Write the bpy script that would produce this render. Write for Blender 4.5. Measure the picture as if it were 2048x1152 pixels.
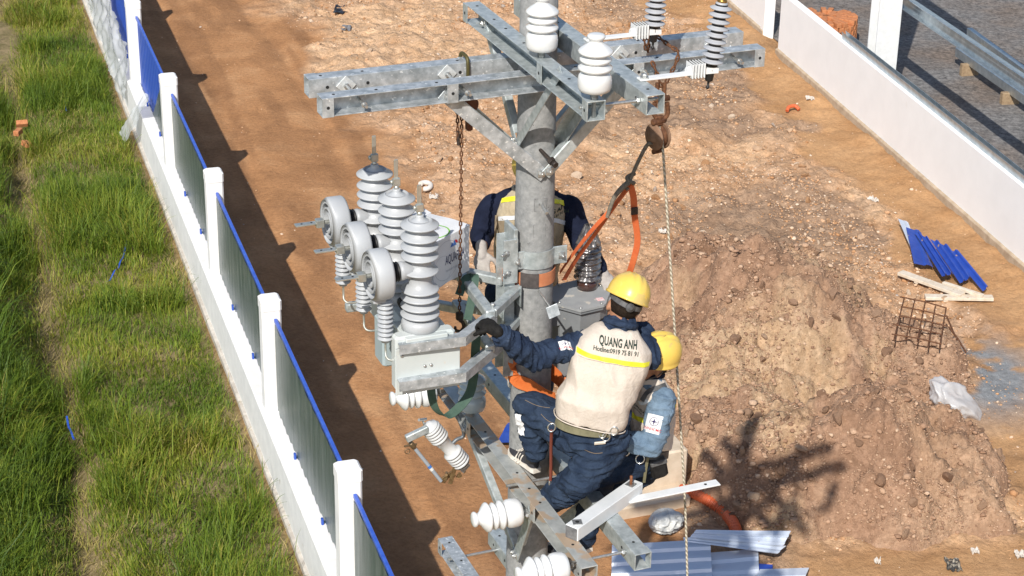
import bpy, bmesh, math, random
import numpy as np
from mathutils import Vector, Matrix, noise
from mathutils.bvhtree import BVHTree
R = math.radians
for o in list(bpy.data.objects): bpy.data.objects.remove(o)
scene = bpy.context.scene
col = scene.collection
random.seed(7); rng = np.random.default_rng(7)

# ------------------------------------------------------------------ camera
CAM_H, PITCH, ROLL, FPX = 11.3, 25.0, 1.0, 4000.0
cam_d = bpy.data.cameras.new('camera'); cam = bpy.data.objects.new('camera', cam_d); col.objects.link(cam)
RC = Matrix.Rotation(R(90 - PITCH), 3, 'X') @ Matrix.Rotation(R(ROLL), 3, 'Z')
cam.matrix_world = Matrix.Translation((0, 0, CAM_H)) @ RC.to_4x4()
cam_d.sensor_width = 36.0; cam_d.lens = 36.0 * FPX / 2048.0
cam_d.clip_start = 0.1; cam_d.clip_end = 2000
scene.camera = cam
# ------------------------------------------------------------------ light
SUN_EL = 40.5
SH = Vector((0.265, 0.964, 0)).normalized()                     # shadows fall this way on the ground
world = bpy.data.worlds.new('World'); scene.world = world; world.use_nodes = True
nt = world.node_tree; bg = nt.nodes['Background']
sky = nt.nodes.new('ShaderNodeTexSky'); sky.sky_type = 'NISHITA'; sky.sun_disc = False
sky.sun_elevation = R(SUN_EL); sky.sun_rotation = math.atan2(-SH.x, -SH.y)
nt.links.new(sky.outputs[0], bg.inputs[0]); bg.inputs[1].default_value = 0.10
sun_d = bpy.data.lights.new('sun', 'SUN'); sun = bpy.data.objects.new('sun', sun_d); col.objects.link(sun)
sun_d.energy = 4.3; sun_d.angle = R(0.53); sun_d.color = (1.0, 0.955, 0.88)
sdir = Vector((SH.x * math.cos(R(SUN_EL)), SH.y * math.cos(R(SUN_EL)), -math.sin(R(SUN_EL))))
sun.rotation_euler = sdir.to_track_quat('-Z', 'Y').to_euler(); sun.location = (-5, -10, 25)
vs = scene.view_settings; vs.view_transform = 'Standard'; vs.look = 'None'; vs.exposure = 0.30; vs.gamma = 1.0
vs.use_curve_mapping = False

# ------------------------------------------------------------------ survey helpers (photo point + one known plane -> place)
CO = Vector((0, 0, CAM_H))
def ray(x, y): return RC @ Vector(((x - 1024) / FPX, -(y - 576) / FPX, -1))
def gz(x, y, z=0.0):
    d = ray(x, y); return CO + d * ((z - CAM_H) / d.z)
def atY(x, y, Y):
    d = ray(x, y); return CO + d * (Y / d.y)
P0 = Vector((0.115, 10.0, 0))
UA = Vector((math.cos(R(22)), math.sin(R(22)), 0)); VA = Vector((math.sin(R(22)), -math.cos(R(22)), 0)); ZA = Vector((0, 0, 1))
def U(u, v, z): return P0 + UA * u + VA * v + ZA * z
def gpl(x, y, n, off):
    d = ray(x, y); return CO + d * ((off + P0.dot(n) - CO.dot(n)) / d.dot(n))
def gu(x, y, u): return gpl(x, y, UA, u)
def gv(x, y, v): return gpl(x, y, VA, v)

# ------------------------------------------------------------------ materials
MATS = {}
def mat(name, color, rough=0.6, metal=0.0, var=0.0, vscale=8.0, color2=None, bump=0.0, bscale=40.0, spec=0.5, detail=5.0,
        stretch=None, coat=0.0, ramp=(0.35, 0.65), alpha=1.0, trans=0.0, rvar=0.0, sheen=0.0, spots=None):
    if name in MATS: return MATS[name]
    m = bpy.data.materials.new(name); m.use_nodes = True; t = m.node_tree; N = t.nodes; L = t.links
    b = N['Principled BSDF']
    b.inputs['Base Color'].default_value = (*color, 1); b.inputs['Roughness'].default_value = rough; b.inputs['Metallic'].default_value = metal
    b.inputs['Specular IOR Level'].default_value = spec; b.inputs['Coat Weight'].default_value = coat
    b.inputs['Alpha'].default_value = alpha; b.inputs['Transmission Weight'].default_value = trans
    if sheen: b.inputs['Sheen Weight'].default_value = sheen
    tc = N.new('ShaderNodeTexCoord'); src = tc.outputs['Object']
    if stretch:
        mp = N.new('ShaderNodeMapping'); mp.inputs['Scale'].default_value = stretch; L.new(src, mp.inputs[0]); src = mp.outputs[0]
    if color2 is not None:
        n = N.new('ShaderNodeTexNoise'); n.inputs['Scale'].default_value = vscale; n.inputs['Detail'].default_value = detail; n.inputs['Roughness'].default_value = 0.62
        L.new(src, n.inputs['Vector'])
        rp = N.new('ShaderNodeValToRGB'); rp.color_ramp.elements[0].position = ramp[0]; rp.color_ramp.elements[1].position = ramp[1]
        rp.color_ramp.elements[0].color = (*color, 1); rp.color_ramp.elements[1].color = (*color2, 1)
        L.new(n.outputs['Fac'], rp.inputs[0]); out = rp.outputs[0]
        if spots:
            sc, th, cc = spots
            n2 = N.new('ShaderNodeTexNoise'); n2.inputs['Scale'].default_value = sc; n2.inputs['Detail'].default_value = 3; L.new(tc.outputs['Object'], n2.inputs['Vector'])
            r2 = N.new('ShaderNodeValToRGB'); r2.color_ramp.elements[0].position = th; r2.color_ramp.elements[1].position = th + 0.05
            L.new(n2.outputs['Fac'], r2.inputs[0])
            mx = N.new('ShaderNodeMixRGB'); L.new(r2.outputs[0], mx.inputs[0]); L.new(out, mx.inputs[1]); mx.inputs[2].default_value = (*cc, 1); out = mx.outputs[0]
        L.new(out, b.inputs['Base Color'])
        if rvar:
            mr = N.new('ShaderNodeMapRange'); mr.inputs[3].default_value = rough - rvar; mr.inputs[4].default_value = rough + rvar
            L.new(n.outputs['Fac'], mr.inputs[0]); L.new(mr.outputs[0], b.inputs['Roughness'])
    if bump:
        n3 = N.new('ShaderNodeTexNoise'); n3.inputs['Scale'].default_value = bscale; n3.inputs['Detail'].default_value = 6; n3.inputs['Roughness'].default_value = 0.65
        L.new(src, n3.inputs['Vector'])
        bp = N.new('ShaderNodeBump'); bp.inputs['Strength'].default_value = 1.0; bp.inputs['Distance'].default_value = bump
        L.new(n3.outputs['Fac'], bp.inputs['Height']); L.new(bp.outputs[0], b.inputs['Normal'])
    MATS[name] = m; return m

GALV = mat('galvanized', (0.31, 0.34, 0.355), 0.44, 0.42, color2=(0.62, 0.65, 0.675), vscale=19, bump=0.0006, bscale=120, ramp=(0.36, 0.70), rvar=0.12, detail=9, spots=(45, 0.64, (0.76, 0.78, 0.78)))
GALVD = mat('galvanized_new', (0.33, 0.37, 0.375), 0.44, 0.42, color2=(0.54, 0.58, 0.585), vscale=24, detail=8, bump=0.0004, bscale=150, rvar=0.12, spots=(30, 0.68, (0.62, 0.60, 0.54)))
GALVMUD = mat('galvanized_muddy', (0.36, 0.38, 0.37), 0.55, 0.45, color2=(0.55, 0.56, 0.54), vscale=10, bump=0.0006, bscale=120, spots=(6.5, 0.55, (0.52, 0.40, 0.29)))
BOLT = mat('bolt_steel', (0.42, 0.43, 0.43), 0.4, 0.8, color2=(0.6, 0.6, 0.58), vscale=60)
RUST = mat('rust', (0.085, 0.035, 0.018), 0.8, 0.35, color2=(0.21, 0.095, 0.045), vscale=45, bump=0.001, bscale=160)
DARKIRON = mat('dark_iron', (0.03, 0.026, 0.024), 0.6, 0.5, color2=(0.08, 0.06, 0.05), vscale=60)
CONC = mat('pole_concrete', (0.185, 0.19, 0.19), 0.85, color2=(0.335, 0.335, 0.33), vscale=30, bump=0.0012, bscale=150, detail=9, ramp=(0.3, 0.72), spots=(55, 0.67, (0.16, 0.16, 0.16)))
CONCD = mat('pole_groove', (0.16, 0.16, 0.16), 0.9, color2=(0.27, 0.27, 0.27), vscale=40)
BLACKH = mat('hole_black', (0.012, 0.012, 0.012), 0.9)
PORC = mat('white_porcelain', (0.68, 0.69, 0.69), 0.16, color2=(0.62, 0.63, 0.63), vscale=6, coat=0.4)
PORC_SHADED = mat('white_porcelain_shaded', (0.42, 0.49, 0.53), 0.14, coat=0.5, color2=(0.38, 0.45, 0.5), vscale=6)  # white porcelain with its shade put into a darker blue-grey colour
POLY = mat('grey_silicone', (0.36, 0.37, 0.40), 0.5, color2=(0.42, 0.43, 0.45), vscale=14)
RECL = mat('recloser_grey', (0.38, 0.395, 0.415), 0.40, color2=(0.43, 0.445, 0.46), vscale=5, bump=0.0004, bscale=80)
BLACKR = mat('black_rubber', (0.018, 0.018, 0.019), 0.55)
TANKW = mat('tank_paint', (0.48, 0.52, 0.51), 0.4, color2=(0.54, 0.57, 0.56), vscale=4, spots=(11, 0.7, (0.55, 0.52, 0.46)))
WHITEM = mat('white_metal', (0.74, 0.75, 0.75), 0.45, color2=(0.66, 0.67, 0.67), vscale=12)
BRASS = mat('brass', (0.42, 0.25, 0.07), 0.35, 0.9)
TINNED = mat('tinned_copper', (0.62, 0.63, 0.58), 0.35, 0.75, color2=(0.5, 0.5, 0.45), vscale=40)

# ------------------------------------------------------------------ mesh builder
def frame_from(d, up=ZA):
    d = Vector(d).normalized(); s = d.cross(up)
    if s.length < 1e-4: s = d.cross(Vector((1, 0, 0)))
    s.normalize(); return d, s, s.cross(d).normalized()
class MB:
    def __init__(s): s.v = []; s.f = []; s.sm = []
    def add(s, vs, fs, smooth=False):
        k = len(s.v); s.v.extend(Vector(a) for a in vs); s.f.extend(tuple(i + k for i in f) for f in fs); s.sm.extend([smooth] * len(fs)); return s
    def box(s, c, ax, ay, az):                                # half-axes
        c = Vector(c); ax = Vector(ax); ay = Vector(ay); az = Vector(az)
        if ax.cross(ay).dot(az) < 0: ay, ax = ax, ay
        p = [c + ax * i + ay * j + az * k for k in (-1, 1) for j in (-1, 1) for i in (-1, 1)]
        return s.add(p, [(0, 2, 3, 1), (4, 5, 7, 6), (0, 1, 5, 4), (2, 6, 7, 3), (0, 4, 6, 2), (1, 3, 7, 5)])
    def bev(s, c, ax, ay, az, b):                             # box with chamfered edges along az sides + caps
        c = Vector(c); ax = Vector(ax); ay = Vector(ay); az = Vector(az)
        if ax.cross(ay).dot(az) < 0: ay, ax = ax, ay
        la, lb, lc = ax.length, ay.length, az.length; b = min(b, la * .9, lb * .9, lc * .9)
        ex, ey, ez = ax / la, ay / lb, az / lc
        def ring(z, i):
            x, y = la - i, lb - i
            pts = [(-x + b, -y), (x - b, -y), (x, -y + b), (x, y - b), (x - b, y), (-x + b, y), (-x, y - b), (-x, -y + b)]
            return [c + ex * px + ey * py + ez * z for px, py in pts]
        V = ring(-lc, b) + ring(-lc + b, 0) + ring(lc - b, 0) + ring(lc, b); F = []
        for k in range(3):
            for i in range(8):
                j = (i + 1) % 8; F.append((k * 8 + i, k * 8 + j, k * 8 + 8 + j, k * 8 + 8 + i))
        F.append(tuple(range(7, -1, -1))); F.append(tuple(range(24, 32)))
        return s.add(V, F)
    def bar(s, a, b, w, h, up=ZA):                            # rectangular bar a->b, w sideways, h along up
        a = Vector(a); b = Vector(b); d, sd, u = frame_from(b - a, up)
        return s.bev((a + b) / 2, sd * w / 2, u * h / 2, (b - a) / 2, min(w, h) * 0.12)
    def tube(s, pts, r, n=10, cap=True, smooth=True, closed=False):
        pts = [Vector(p) for p in pts]; m = len(pts); rs = r if isinstance(r, (list, tuple)) else [r] * m
        V = []; F = []; prev = None
        for i, p in enumerate(pts):
            if closed: d = pts[(i + 1) % m] - pts[i - 1]
            else: d = pts[min(i + 1, m - 1)] - pts[max(i - 1, 0)]
            d.normalize()
            if prev is None: _, sd, u = frame_from(d)
            else:
                sd = prev - d * prev.dot(d)
                if sd.length < 1e-5: _, sd, u = frame_from(d)
                sd.normalize(); u = sd.cross(d)
            prev = sd
            for k in range(n):
                a = 2 * math.pi * k / n; V.append(p + sd * math.cos(a) * rs[i] + u * math.sin(a) * rs[i])
        for i in range(m if closed else m - 1):
            j = (i + 1) % m
            for k in range(n):
                l = (k + 1) % n; F.append((i * n + k, j * n + k, j * n + l, i * n + l))
        s.add(V, F, smooth)
        if cap and not closed: s.add(V[:n], [tuple(range(n))]); s.add(V[-n:], [tuple(range(n - 1, -1, -1))])
        return s
    def lathe(s, o, d, prof, n=32, smooth=True, ref=None):    # prof: (radius, height)
        d, sd, u = frame_from(d, ref or (ZA if abs(Vector(d).normalized().z) < .9 else Vector((0, 1, 0)))); o = Vector(o); V = []; F = []
        for r, h in prof:
            for k in range(n):
                a = 2 * math.pi * k / n; V.append(o + d * h + (sd * math.cos(a) + u * math.sin(a)) * max(r, 1e-5))
        for i in range(len(prof) - 1):
            for k in range(n):
                l = (k + 1) % n; F.append((i * n + k, i * n + l, (i + 1) * n + l, (i + 1) * n + k))
        F2 = []
        if prof[0][0] > 1e-4: F2.append(tuple(range(n - 1, -1, -1)))
        if prof[-1][0] > 1e-4: F2.append(tuple((len(prof) - 1) * n + k for k in range(n)))
        k0 = len(s.v); s.add(V, F, smooth)
        s.f.extend(tuple(i + k0 for i in f) for f in F2); s.sm.extend([False] * len(F2)); return s
    def prism(s, pts, ext):                                   # planar polygon extruded by ext
        pts = [Vector(p) for p in pts]; ext = Vector(ext); n = len(pts)
        nor = Vector()
        for i in range(n): nor += pts[i].cross(pts[(i + 1) % n])
        if nor.dot(ext) < 0: pts.reverse()
        V = pts + [p + ext for p in pts]
        F = [tuple(range(n - 1, -1, -1)), tuple(range(n, 2 * n))] + [(i, (i + 1) % n, n + (i + 1) % n, n + i) for i in range(n)]
        return s.add(V, F)
    def ribbon(s, pts, wdirs, w, th, smooth=True):            # strap: path, width direction(s), width, thickness
        pts = [Vector(p) for p in pts]; m = len(pts); V = []; F = []
        for i, p in enumerate(pts):
            d = (pts[min(i + 1, m - 1)] - pts[max(i - 1, 0)]).normalized()
            wd = Vector(wdirs[i] if isinstance(wdirs, list) else wdirs); wd = (wd - d * wd.dot(d)).normalized(); nn = d.cross(wd)
            V += [p + wd * w / 2 + nn * th / 2, p - wd * w / 2 + nn * th / 2, p - wd * w / 2 - nn * th / 2, p + wd * w / 2 - nn * th / 2]
        for i in range(m - 1):
            for k in range(4): F.append((i * 4 + k, i * 4 + 4 + k, i * 4 + 4 + (k + 1) % 4, i * 4 + (k + 1) % 4))
        F += [(0, 1, 2, 3), tuple(4 * (m - 1) + k for k in (3, 2, 1, 0))]
        return s.add(V, F)
    def sphere(s, c, r, seg=14, rings=8, sc=(1, 1, 1)):
        c = Vector(c); V = [c + Vector((0, 0, r * sc[2]))]; F = []
        for i in range(1, rings):
            a = math.pi * i / rings
            for k in range(seg):
                b = 2 * math.pi * k / seg; V.append(c + Vector((r * sc[0] * math.sin(a) * math.cos(b), r * sc[1] * math.sin(a) * math.sin(b), r * sc[2] * math.cos(a))))
        V.append(c - Vector((0, 0, r * sc[2]))); L = len(V) - 1
        for k in range(seg): F.append((0, 1 + k, 1 + (k + 1) % seg)); F.append((L, 1 + (rings - 2) * seg + (k + 1) % seg, 1 + (rings - 2) * seg + k))
        for i in range(rings - 2):
            for k in range(seg): F.append((1 + i * seg + k, 1 + (i + 1) * seg + k, 1 + (i + 1) * seg + (k + 1) % seg, 1 + i * seg + (k + 1) % seg))
        return s.add(V, F, True)
    def hexn(s, c, d, r, h): return s.lathe(c, d, [(r * .92, 0), (r, h * .15), (r, h * .85), (r * .92, h)], 6, False)
    def mesh(s, name, base=(0, 0, 0)):
        b = Vector(base); me = bpy.data.meshes.new(name)
        me.from_pydata([tuple(p - b) for p in s.v], [], s.f)
        me.polygons.foreach_set('use_smooth', s.sm); me.update(); return me
def spline(pts, n=8, closed=False):                           # Catmull-Rom
    pts = [Vector(p) for p in pts]; out = []; m = len(pts)
    for i in range(m if closed else m - 1):
        g = (lambda k: pts[k % m]) if closed else (lambda k: pts[min(max(k, 0), m - 1)])
        a, b, c, d = g(i - 1), g(i), g(i + 1), g(i + 2)
        for j in range(n):
            t = j / n; out.append(0.5 * ((2 * b) + (c - a) * t + (2 * a - 5 * b + 4 * c - d) * t * t + (3 * b - a - 3 * c + d) * t ** 3))
    if not closed: out.append(pts[-1])
    return out

def tag(o, label=None, cat=None, group=None, kind=None):
    if label: o['label'] = label
    if cat: o['category'] = cat
    if group: o['group'] = group
    if kind: o['kind'] = kind
    return o
class Thing:
    def __init__(s, name, label, cat, base=(0, 0, 0), group=None):
        s.base = Vector(base); s.o = bpy.data.objects.new(name, None); col.objects.link(s.o); s.o.location = s.base
        s.o.empty_display_size = 0.1; tag(s.o, label, cat, group)
    def part(s, name, mb, m, parent=None, label=None, kind=None):
        me = mb.mesh(name, s.base) if isinstance(mb, MB) else mb
        if m: me.materials.append(m)
        o = bpy.data.objects.new(name, me); col.objects.link(o); o.parent = parent or s.o
        tag(o, label, kind=kind); return o
    def inst(s, name, me, loc, rot=None, parent=None, scale=None):   # shared-mesh piece
        o = bpy.data.objects.new(name, me); col.objects.link(o); o.parent = parent or s.o
        M = Matrix.Translation(Vector(loc) - s.base)
        if rot is not None: M = M @ rot.to_4x4()
        if scale: M = M @ Matrix.Diagonal((*scale, 1))
        o.matrix_local = M; return o
def single(name, mb, m, label=None, cat=None, base=None, group=None, kind=None):
    b = Vector(base) if base is not None else Vector((0, 0, 0))
    me = mb.mesh(name, b) if isinstance(mb, MB) else mb
    if m: me.materials.append(m)
    o = bpy.data.objects.new(name, me); col.objects.link(o); o.location = b
    return tag(o, label, cat, group, kind)

# ------------------------------------------------------------------ numpy noise
def vnoise(x, y, seed=0):
    xi = np.floor(x).astype(np.int64); yi = np.floor(y).astype(np.int64); fx = x - xi; fy = y - yi
    fx = fx * fx * fx * (fx * (fx * 6 - 15) + 10); fy = fy * fy * fy * (fy * (fy * 6 - 15) + 10)
    def h(a, b):
        n = (a * 374761393 + b * 668265263 + seed * 974711) & 0x7fffffff
        n = ((n ^ (n >> 13)) * 1274126177) & 0x7fffffff
        return ((n ^ (n >> 16)) & 0xffff) / 65535.0
    return (h(xi, yi) * (1 - fx) + h(xi + 1, yi) * fx) * (1 - fy) + (h(xi, yi + 1) * (1 - fx) + h(xi + 1, yi + 1) * fx) * fy
def fbm(x, y, oct=5, seed=0, gain=0.5):
    t = np.zeros_like(x); a = 1.0; tot = 0
    for i in range(oct): t += a * vnoise(x * 2 ** i + 17.3 * i, y * 2 ** i - 9.1 * i, seed + i); tot += a; a *= gain
    return t / tot
def sstep(a, b, x):
    t = np.clip((x - a) / (b - a), 0, 1); return t * t * (3 - 2 * t)
# ================================================================== SITE
FD = Vector((-2.65, 19.59, 0)); FT = Vector((0.3023, -0.9532, 0)); FN = Vector((0.9532, 0.3023, 0))   # fence line: along, across (to the right)
SP = 3.79
def F(s, t, z=0): return FD + FN * s + FT * t + ZA * z
def st(x, y): return (x - FD.x) * FN.x + (y - FD.y) * FN.y, (x - FD.x) * FT.x + (y - FD.y) * FT.y
W1 = gz(1553, 114); W2 = gz(2052, 556); WD = (W2 - W1).normalized(); WN = Vector((-WD.y, WD.x, 0))   # right wall
if WN.x < 0: WN = -WN
def wall_s(x, y): return (x - W1.x) * WN.x + (y - W1.y) * WN.y

def zones(x, y):
    s, t = st(x, y); w = wall_s(x, y)
    n = fbm(x * .55, y * .55, 4, 3) - .5; n2 = fbm(x * 1.7, y * 1.7, 3, 9) - .5
    edge = 3.3 + sstep(-4, 6, t) * 0.5
    rub = sstep(edge - .35, edge + .45, s + n * 2.2 + n2 * .9)
    strip = sstep(-1.25, -.85, w + n * 1.3 + n2 * .6)                        # smooth strip along the wall
    strip = np.maximum(strip, sstep(5.2, 5.9, x + n * 1.5) * sstep(23.6, 22.6, y + n * 2) )
    strip = np.maximum(strip, sstep(18.2, 17.6, y + n * 1.2) * sstep(2.7, 3.3, x))
    rub = rub * (1 - strip * .85)
    grass = sstep(-0.05, -0.25, s)
    return s, t, w, rub, strip, grass
def HG(x, y):
    s, t, w, rub, strip, grass = zones(x, y)
    h = .05 * (fbm(x * .35, y * .35, 3, 21) - .5)
    r1 = fbm(x * 1.1, y * 1.1, 4, 31); r2 = np.abs(fbm(x * 3.2, y * 3.2, 4, 41) - .5) * 2; r3 = fbm(x * 11, y * 11, 3, 51) - .5
    h = h + rub * (.32 * (r1 - .5) + .17 * (.5 - r2) * .8 + .075 * r3) + (1 - rub) * (.012 * (fbm(x * 6, y * 6, 4, 61) - .5))
    rut = np.exp(-((s - 1.25 - .15 * np.sin(t * .4)) / .16) ** 2) + np.exp(-((s - 2.75 - .15 * np.sin(t * .4 + .5)) / .18) ** 2)
    h = h - .042 * rut * (1 - rub) * (.6 + .8 * fbm(s * 2, t * .5, 2, 71)) * (1 - grass)
    h = h + sstep(-.75, -.1, w) * (.13 * fbm(x * 1.6, y * 1.6, 4, 91)) + strip * .05 * (fbm(x * 4, y * 4, 4, 95) - .5)
    h = h + grass * (.10 * (fbm(x * .9, y * .9, 3, 81) - .5) - .30 * np.exp(-((s + 2.25 + .021 * t) / .26) ** 2))
    return h * sstep(.35, .0, w) * (1 - sstep(60, 120, np.abs(y)))
def HGp(x, y): return float(HG(np.array([float(x)]), np.array([float(y)]))[0])

gx = np.concatenate([[-600, -200, -80, -40, -20, -14, -10], np.arange(-8.4, 11.2, .047), [12, 14, 18, 26, 40, 80, 200, 600]])
gy = np.concatenate([[-600, -200, -60, -20, 0, 8, 12, 14], np.arange(15.4, 40.0, .055), [41, 42.5, 45, 50, 60, 90, 200, 600, 1500]])
GX, GY = np.meshgrid(gx, gy); GZ = HG(GX, GY)
def grid_mesh(name, X, Y, Z):
    ny, nx = X.shape; V = np.stack([X, Y, Z], -1).reshape(-1, 3)
    i = np.arange((ny - 1) * (nx - 1)); r = i // (nx - 1); c = i % (nx - 1); a = r * nx + c
    Fq = np.stack([a, a + 1, a + nx + 1, a + nx], -1)
    me = bpy.data.meshes.new(name); me.vertices.add(len(V)); me.vertices.foreach_set('co', V.ravel())
    me.loops.add(len(Fq) * 4); me.loops.foreach_set('vertex_index', Fq.ravel().astype(np.int32))
    me.polygons.add(len(Fq)); me.polygons.foreach_set('loop_start', (np.arange(len(Fq)) * 4).astype(np.int32))
    me.polygons.foreach_set('use_smooth', np.ones(len(Fq), bool)); me.update(calc_edges=True); return me
def pt_attr(me, name, arr):
    a = me.attributes.new(name, 'FLOAT', 'POINT'); a.data.foreach_set('value', np.ascontiguousarray(arr, dtype=np.float32).ravel())

def soil_mat(name, cols, fine, zone_cols=None, clod_attr=None):
    """cols: list of (pos, colour) of the large-scale mottling; zone_cols: list of (attribute, colour a, colour b)"""
    m = bpy.data.materials.new(name); m.use_nodes = True; t = m.node_tree; N = t.nodes; L = t.links; b = N['Principled BSDF']
    b.inputs['Roughness'].default_value = .95; b.inputs['Specular IOR Level'].default_value = .15
    tc = N.new('ShaderNodeTexCoord'); P = tc.outputs['Object']
    def nz(sc, det=6, ro=.6, dist=0):
        n = N.new('ShaderNodeTexNoise'); n.inputs['Scale'].default_value = sc; n.inputs['Detail'].default_value = det; n.inputs['Roughness'].default_value = ro
        n.inputs['Distortion'].default_value = dist; L.new(P, n.inputs['Vector']); return n.outputs['Fac']
    def ramp(fac, els):
        r = N.new('ShaderNodeValToRGB'); e = r.color_ramp.elements
        while len(e) < len(els): e.new(.5)
        for k, (p, c) in enumerate(els): e[k].position = p; e[k].color = (*c, 1)
        L.new(fac, r.inputs[0]); return r.outputs[0]
    def mix(f, a, c, mode='MIX'):
        x = N.new('ShaderNodeMixRGB'); x.blend_type = mode
        for k, v in enumerate((f, a, c)):
            if isinstance(v, (int, float)): x.inputs[k].default_value = v
            elif isinstance(v, tuple): x.inputs[k].default_value = (*v, 1)
            else: L.new(v, x.inputs[k])
        return x.outputs[0]
    out = ramp(nz(.9, 8, .62, .4), cols)
    for attr, ca, cb, sc in (zone_cols or []):
        at = N.new('ShaderNodeAttribute'); at.attribute_name = attr
        out = mix(at.outputs['Fac'], out, ramp(nz(sc, 9, .68, .3), [(.34, ca), (.66, cb)]))
    g = ramp(nz(fine, 5, .7), [(.25, (.74, .72, .70)), (.5, (1, 1, 1)), (.78, (1.22, 1.20, 1.18))])
    out = mix(1.0, out, g, 'MULTIPLY')
    wn = N.new('ShaderNodeTexNoise'); wn.inputs['Scale'].default_value = 9; wn.inputs['Detail'].default_value = 3; L.new(P, wn.inputs['Vector'])
    wm = N.new('ShaderNodeMixRGB'); wm.blend_type = 'LINEAR_LIGHT'; wm.inputs[0].default_value = .10; L.new(P, wm.inputs[1]); L.new(wn.outputs['Color'], wm.inputs[2])
    hs = None
    zf = N.new('ShaderNodeAttribute'); zf.attribute_name = clod_attr or 'rubble'
    for sc, am in ((7, .42), (24, .36), (60, .25)):
        vor = N.new('ShaderNodeTexVoronoi'); vor.inputs['Scale'].default_value = sc; L.new(wm.outputs[0], vor.inputs['Vector'])
        mm = N.new('ShaderNodeMath'); mm.operation = 'MULTIPLY'; L.new(vor.outputs['Distance'], mm.inputs[0]); mm.inputs[1].default_value = -am * (5.5 if clod_attr else 7.5) / sc
        if hs is None: hs = mm.outputs[0]
        else: ad = N.new('ShaderNodeMath'); L.new(hs, ad.inputs[0]); L.new(mm.outputs[0], ad.inputs[1]); hs = ad.outputs[0]
        if sc == 24:      # each clod has its own shade of soil
            sep = N.new('ShaderNodeSeparateColor'); L.new(vor.outputs['Color'], sep.inputs[0]); cr = ramp(sep.outputs[0], [(0, (.88, .87, .86)), (.6, (1.0, 1.0, 1.0)), (1, (1.16, 1.17, 1.19))]); cl = mix(1.0, out, cr, 'MULTIPLY')
            out = mix(zf.outputs['Fac'], out, cl) if not clod_attr else cl
    L.new(out, b.inputs['Base Color'])
    if not clod_attr: zm = N.new('ShaderNodeMath'); zm.operation = 'MULTIPLY'; L.new(hs, zm.inputs[0]); L.new(zf.outputs['Fac'], zm.inputs[1]); hs = zm.outputs[0]
    nm = N.new('ShaderNodeMath'); nm.operation = 'MULTIPLY'; L.new(nz(fine * .8, 9, .75), nm.inputs[0]); nm.inputs[1].default_value = .9 if clod_attr else .6
    ad = N.new('ShaderNodeMath'); L.new(hs, ad.inputs[0]); L.new(nm.outputs[0], ad.inputs[1])
    bp = N.new('ShaderNodeBump'); bp.inputs['Distance'].default_value = .055; bp.inputs['Strength'].default_value = .9
    L.new(ad.outputs[0], bp.inputs['Height']); L.new(bp.outputs[0], b.inputs['Normal']); return m
s_, t_, w_, rub_, strip_, grass_ = zones(GX, GY)
gme = grid_mesh('ground', GX, GY, GZ)
pt_attr(gme, 'rubble', rub_); pt_attr(gme, 'strip', strip_); pt_attr(gme, 'turf', grass_)
pale = sstep(.54, .70, fbm(GX * .5, GY * .5, 5, 131)) * rub_ * .75; pt_attr(gme, 'pale', pale); pt_attr(gme, 'streak', np.clip(sstep(.50, .66, fbm(s_ * 3.2, t_ * .35, 5, 171)) * .75 + sstep(.55, .68, fbm(GX * 1.6, GY * 1.6, 4, 181)) * .5, 0, 1))
dark = sstep(.46, .62, fbm(GX * .45 + 30, GY * .45, 5, 141)) * rub_ * sstep(.6, 2.4, GX); pt_attr(gme, 'dark', dark)
gravel = np.exp(-(((GX - 5.75) / .8) ** 2 + ((GY - 21.9) / 1.1) ** 2) * 1.3) * sstep(.34, .48, fbm(GX * 2.2, GY * 2.2, 4, 151)) * 1.6; pt_attr(gme, 'gravel', np.clip(gravel, 0, 1))
M_GROUND = soil_mat('site_soil', [(.26, (.31, .155, .070)), (.5, (.45, .230, .105)), (.74, (.57, .325, .165))], 18,
    [('streak', (.27, .135, .062), (.36, .185, .088), 2.0), ('rubble', (.40, .230, .122), (.60, .395, .250), 1.7), ('pale', (.52, .325, .18), (.68, .47, .30), 3.0), ('dark', (.26, .165, .105), (.40, .27, .18), 2.4),
     ('strip', (.38, .205, .092), (.53, .315, .16), .9), ('gravel', (.19, .20, .21), (.30, .31, .32), 7), ('turf', (.13, .115, .045), (.33, .25, .14), 2.4)])
ground = single('ground', gme, M_GROUND, kind='structure')

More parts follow.
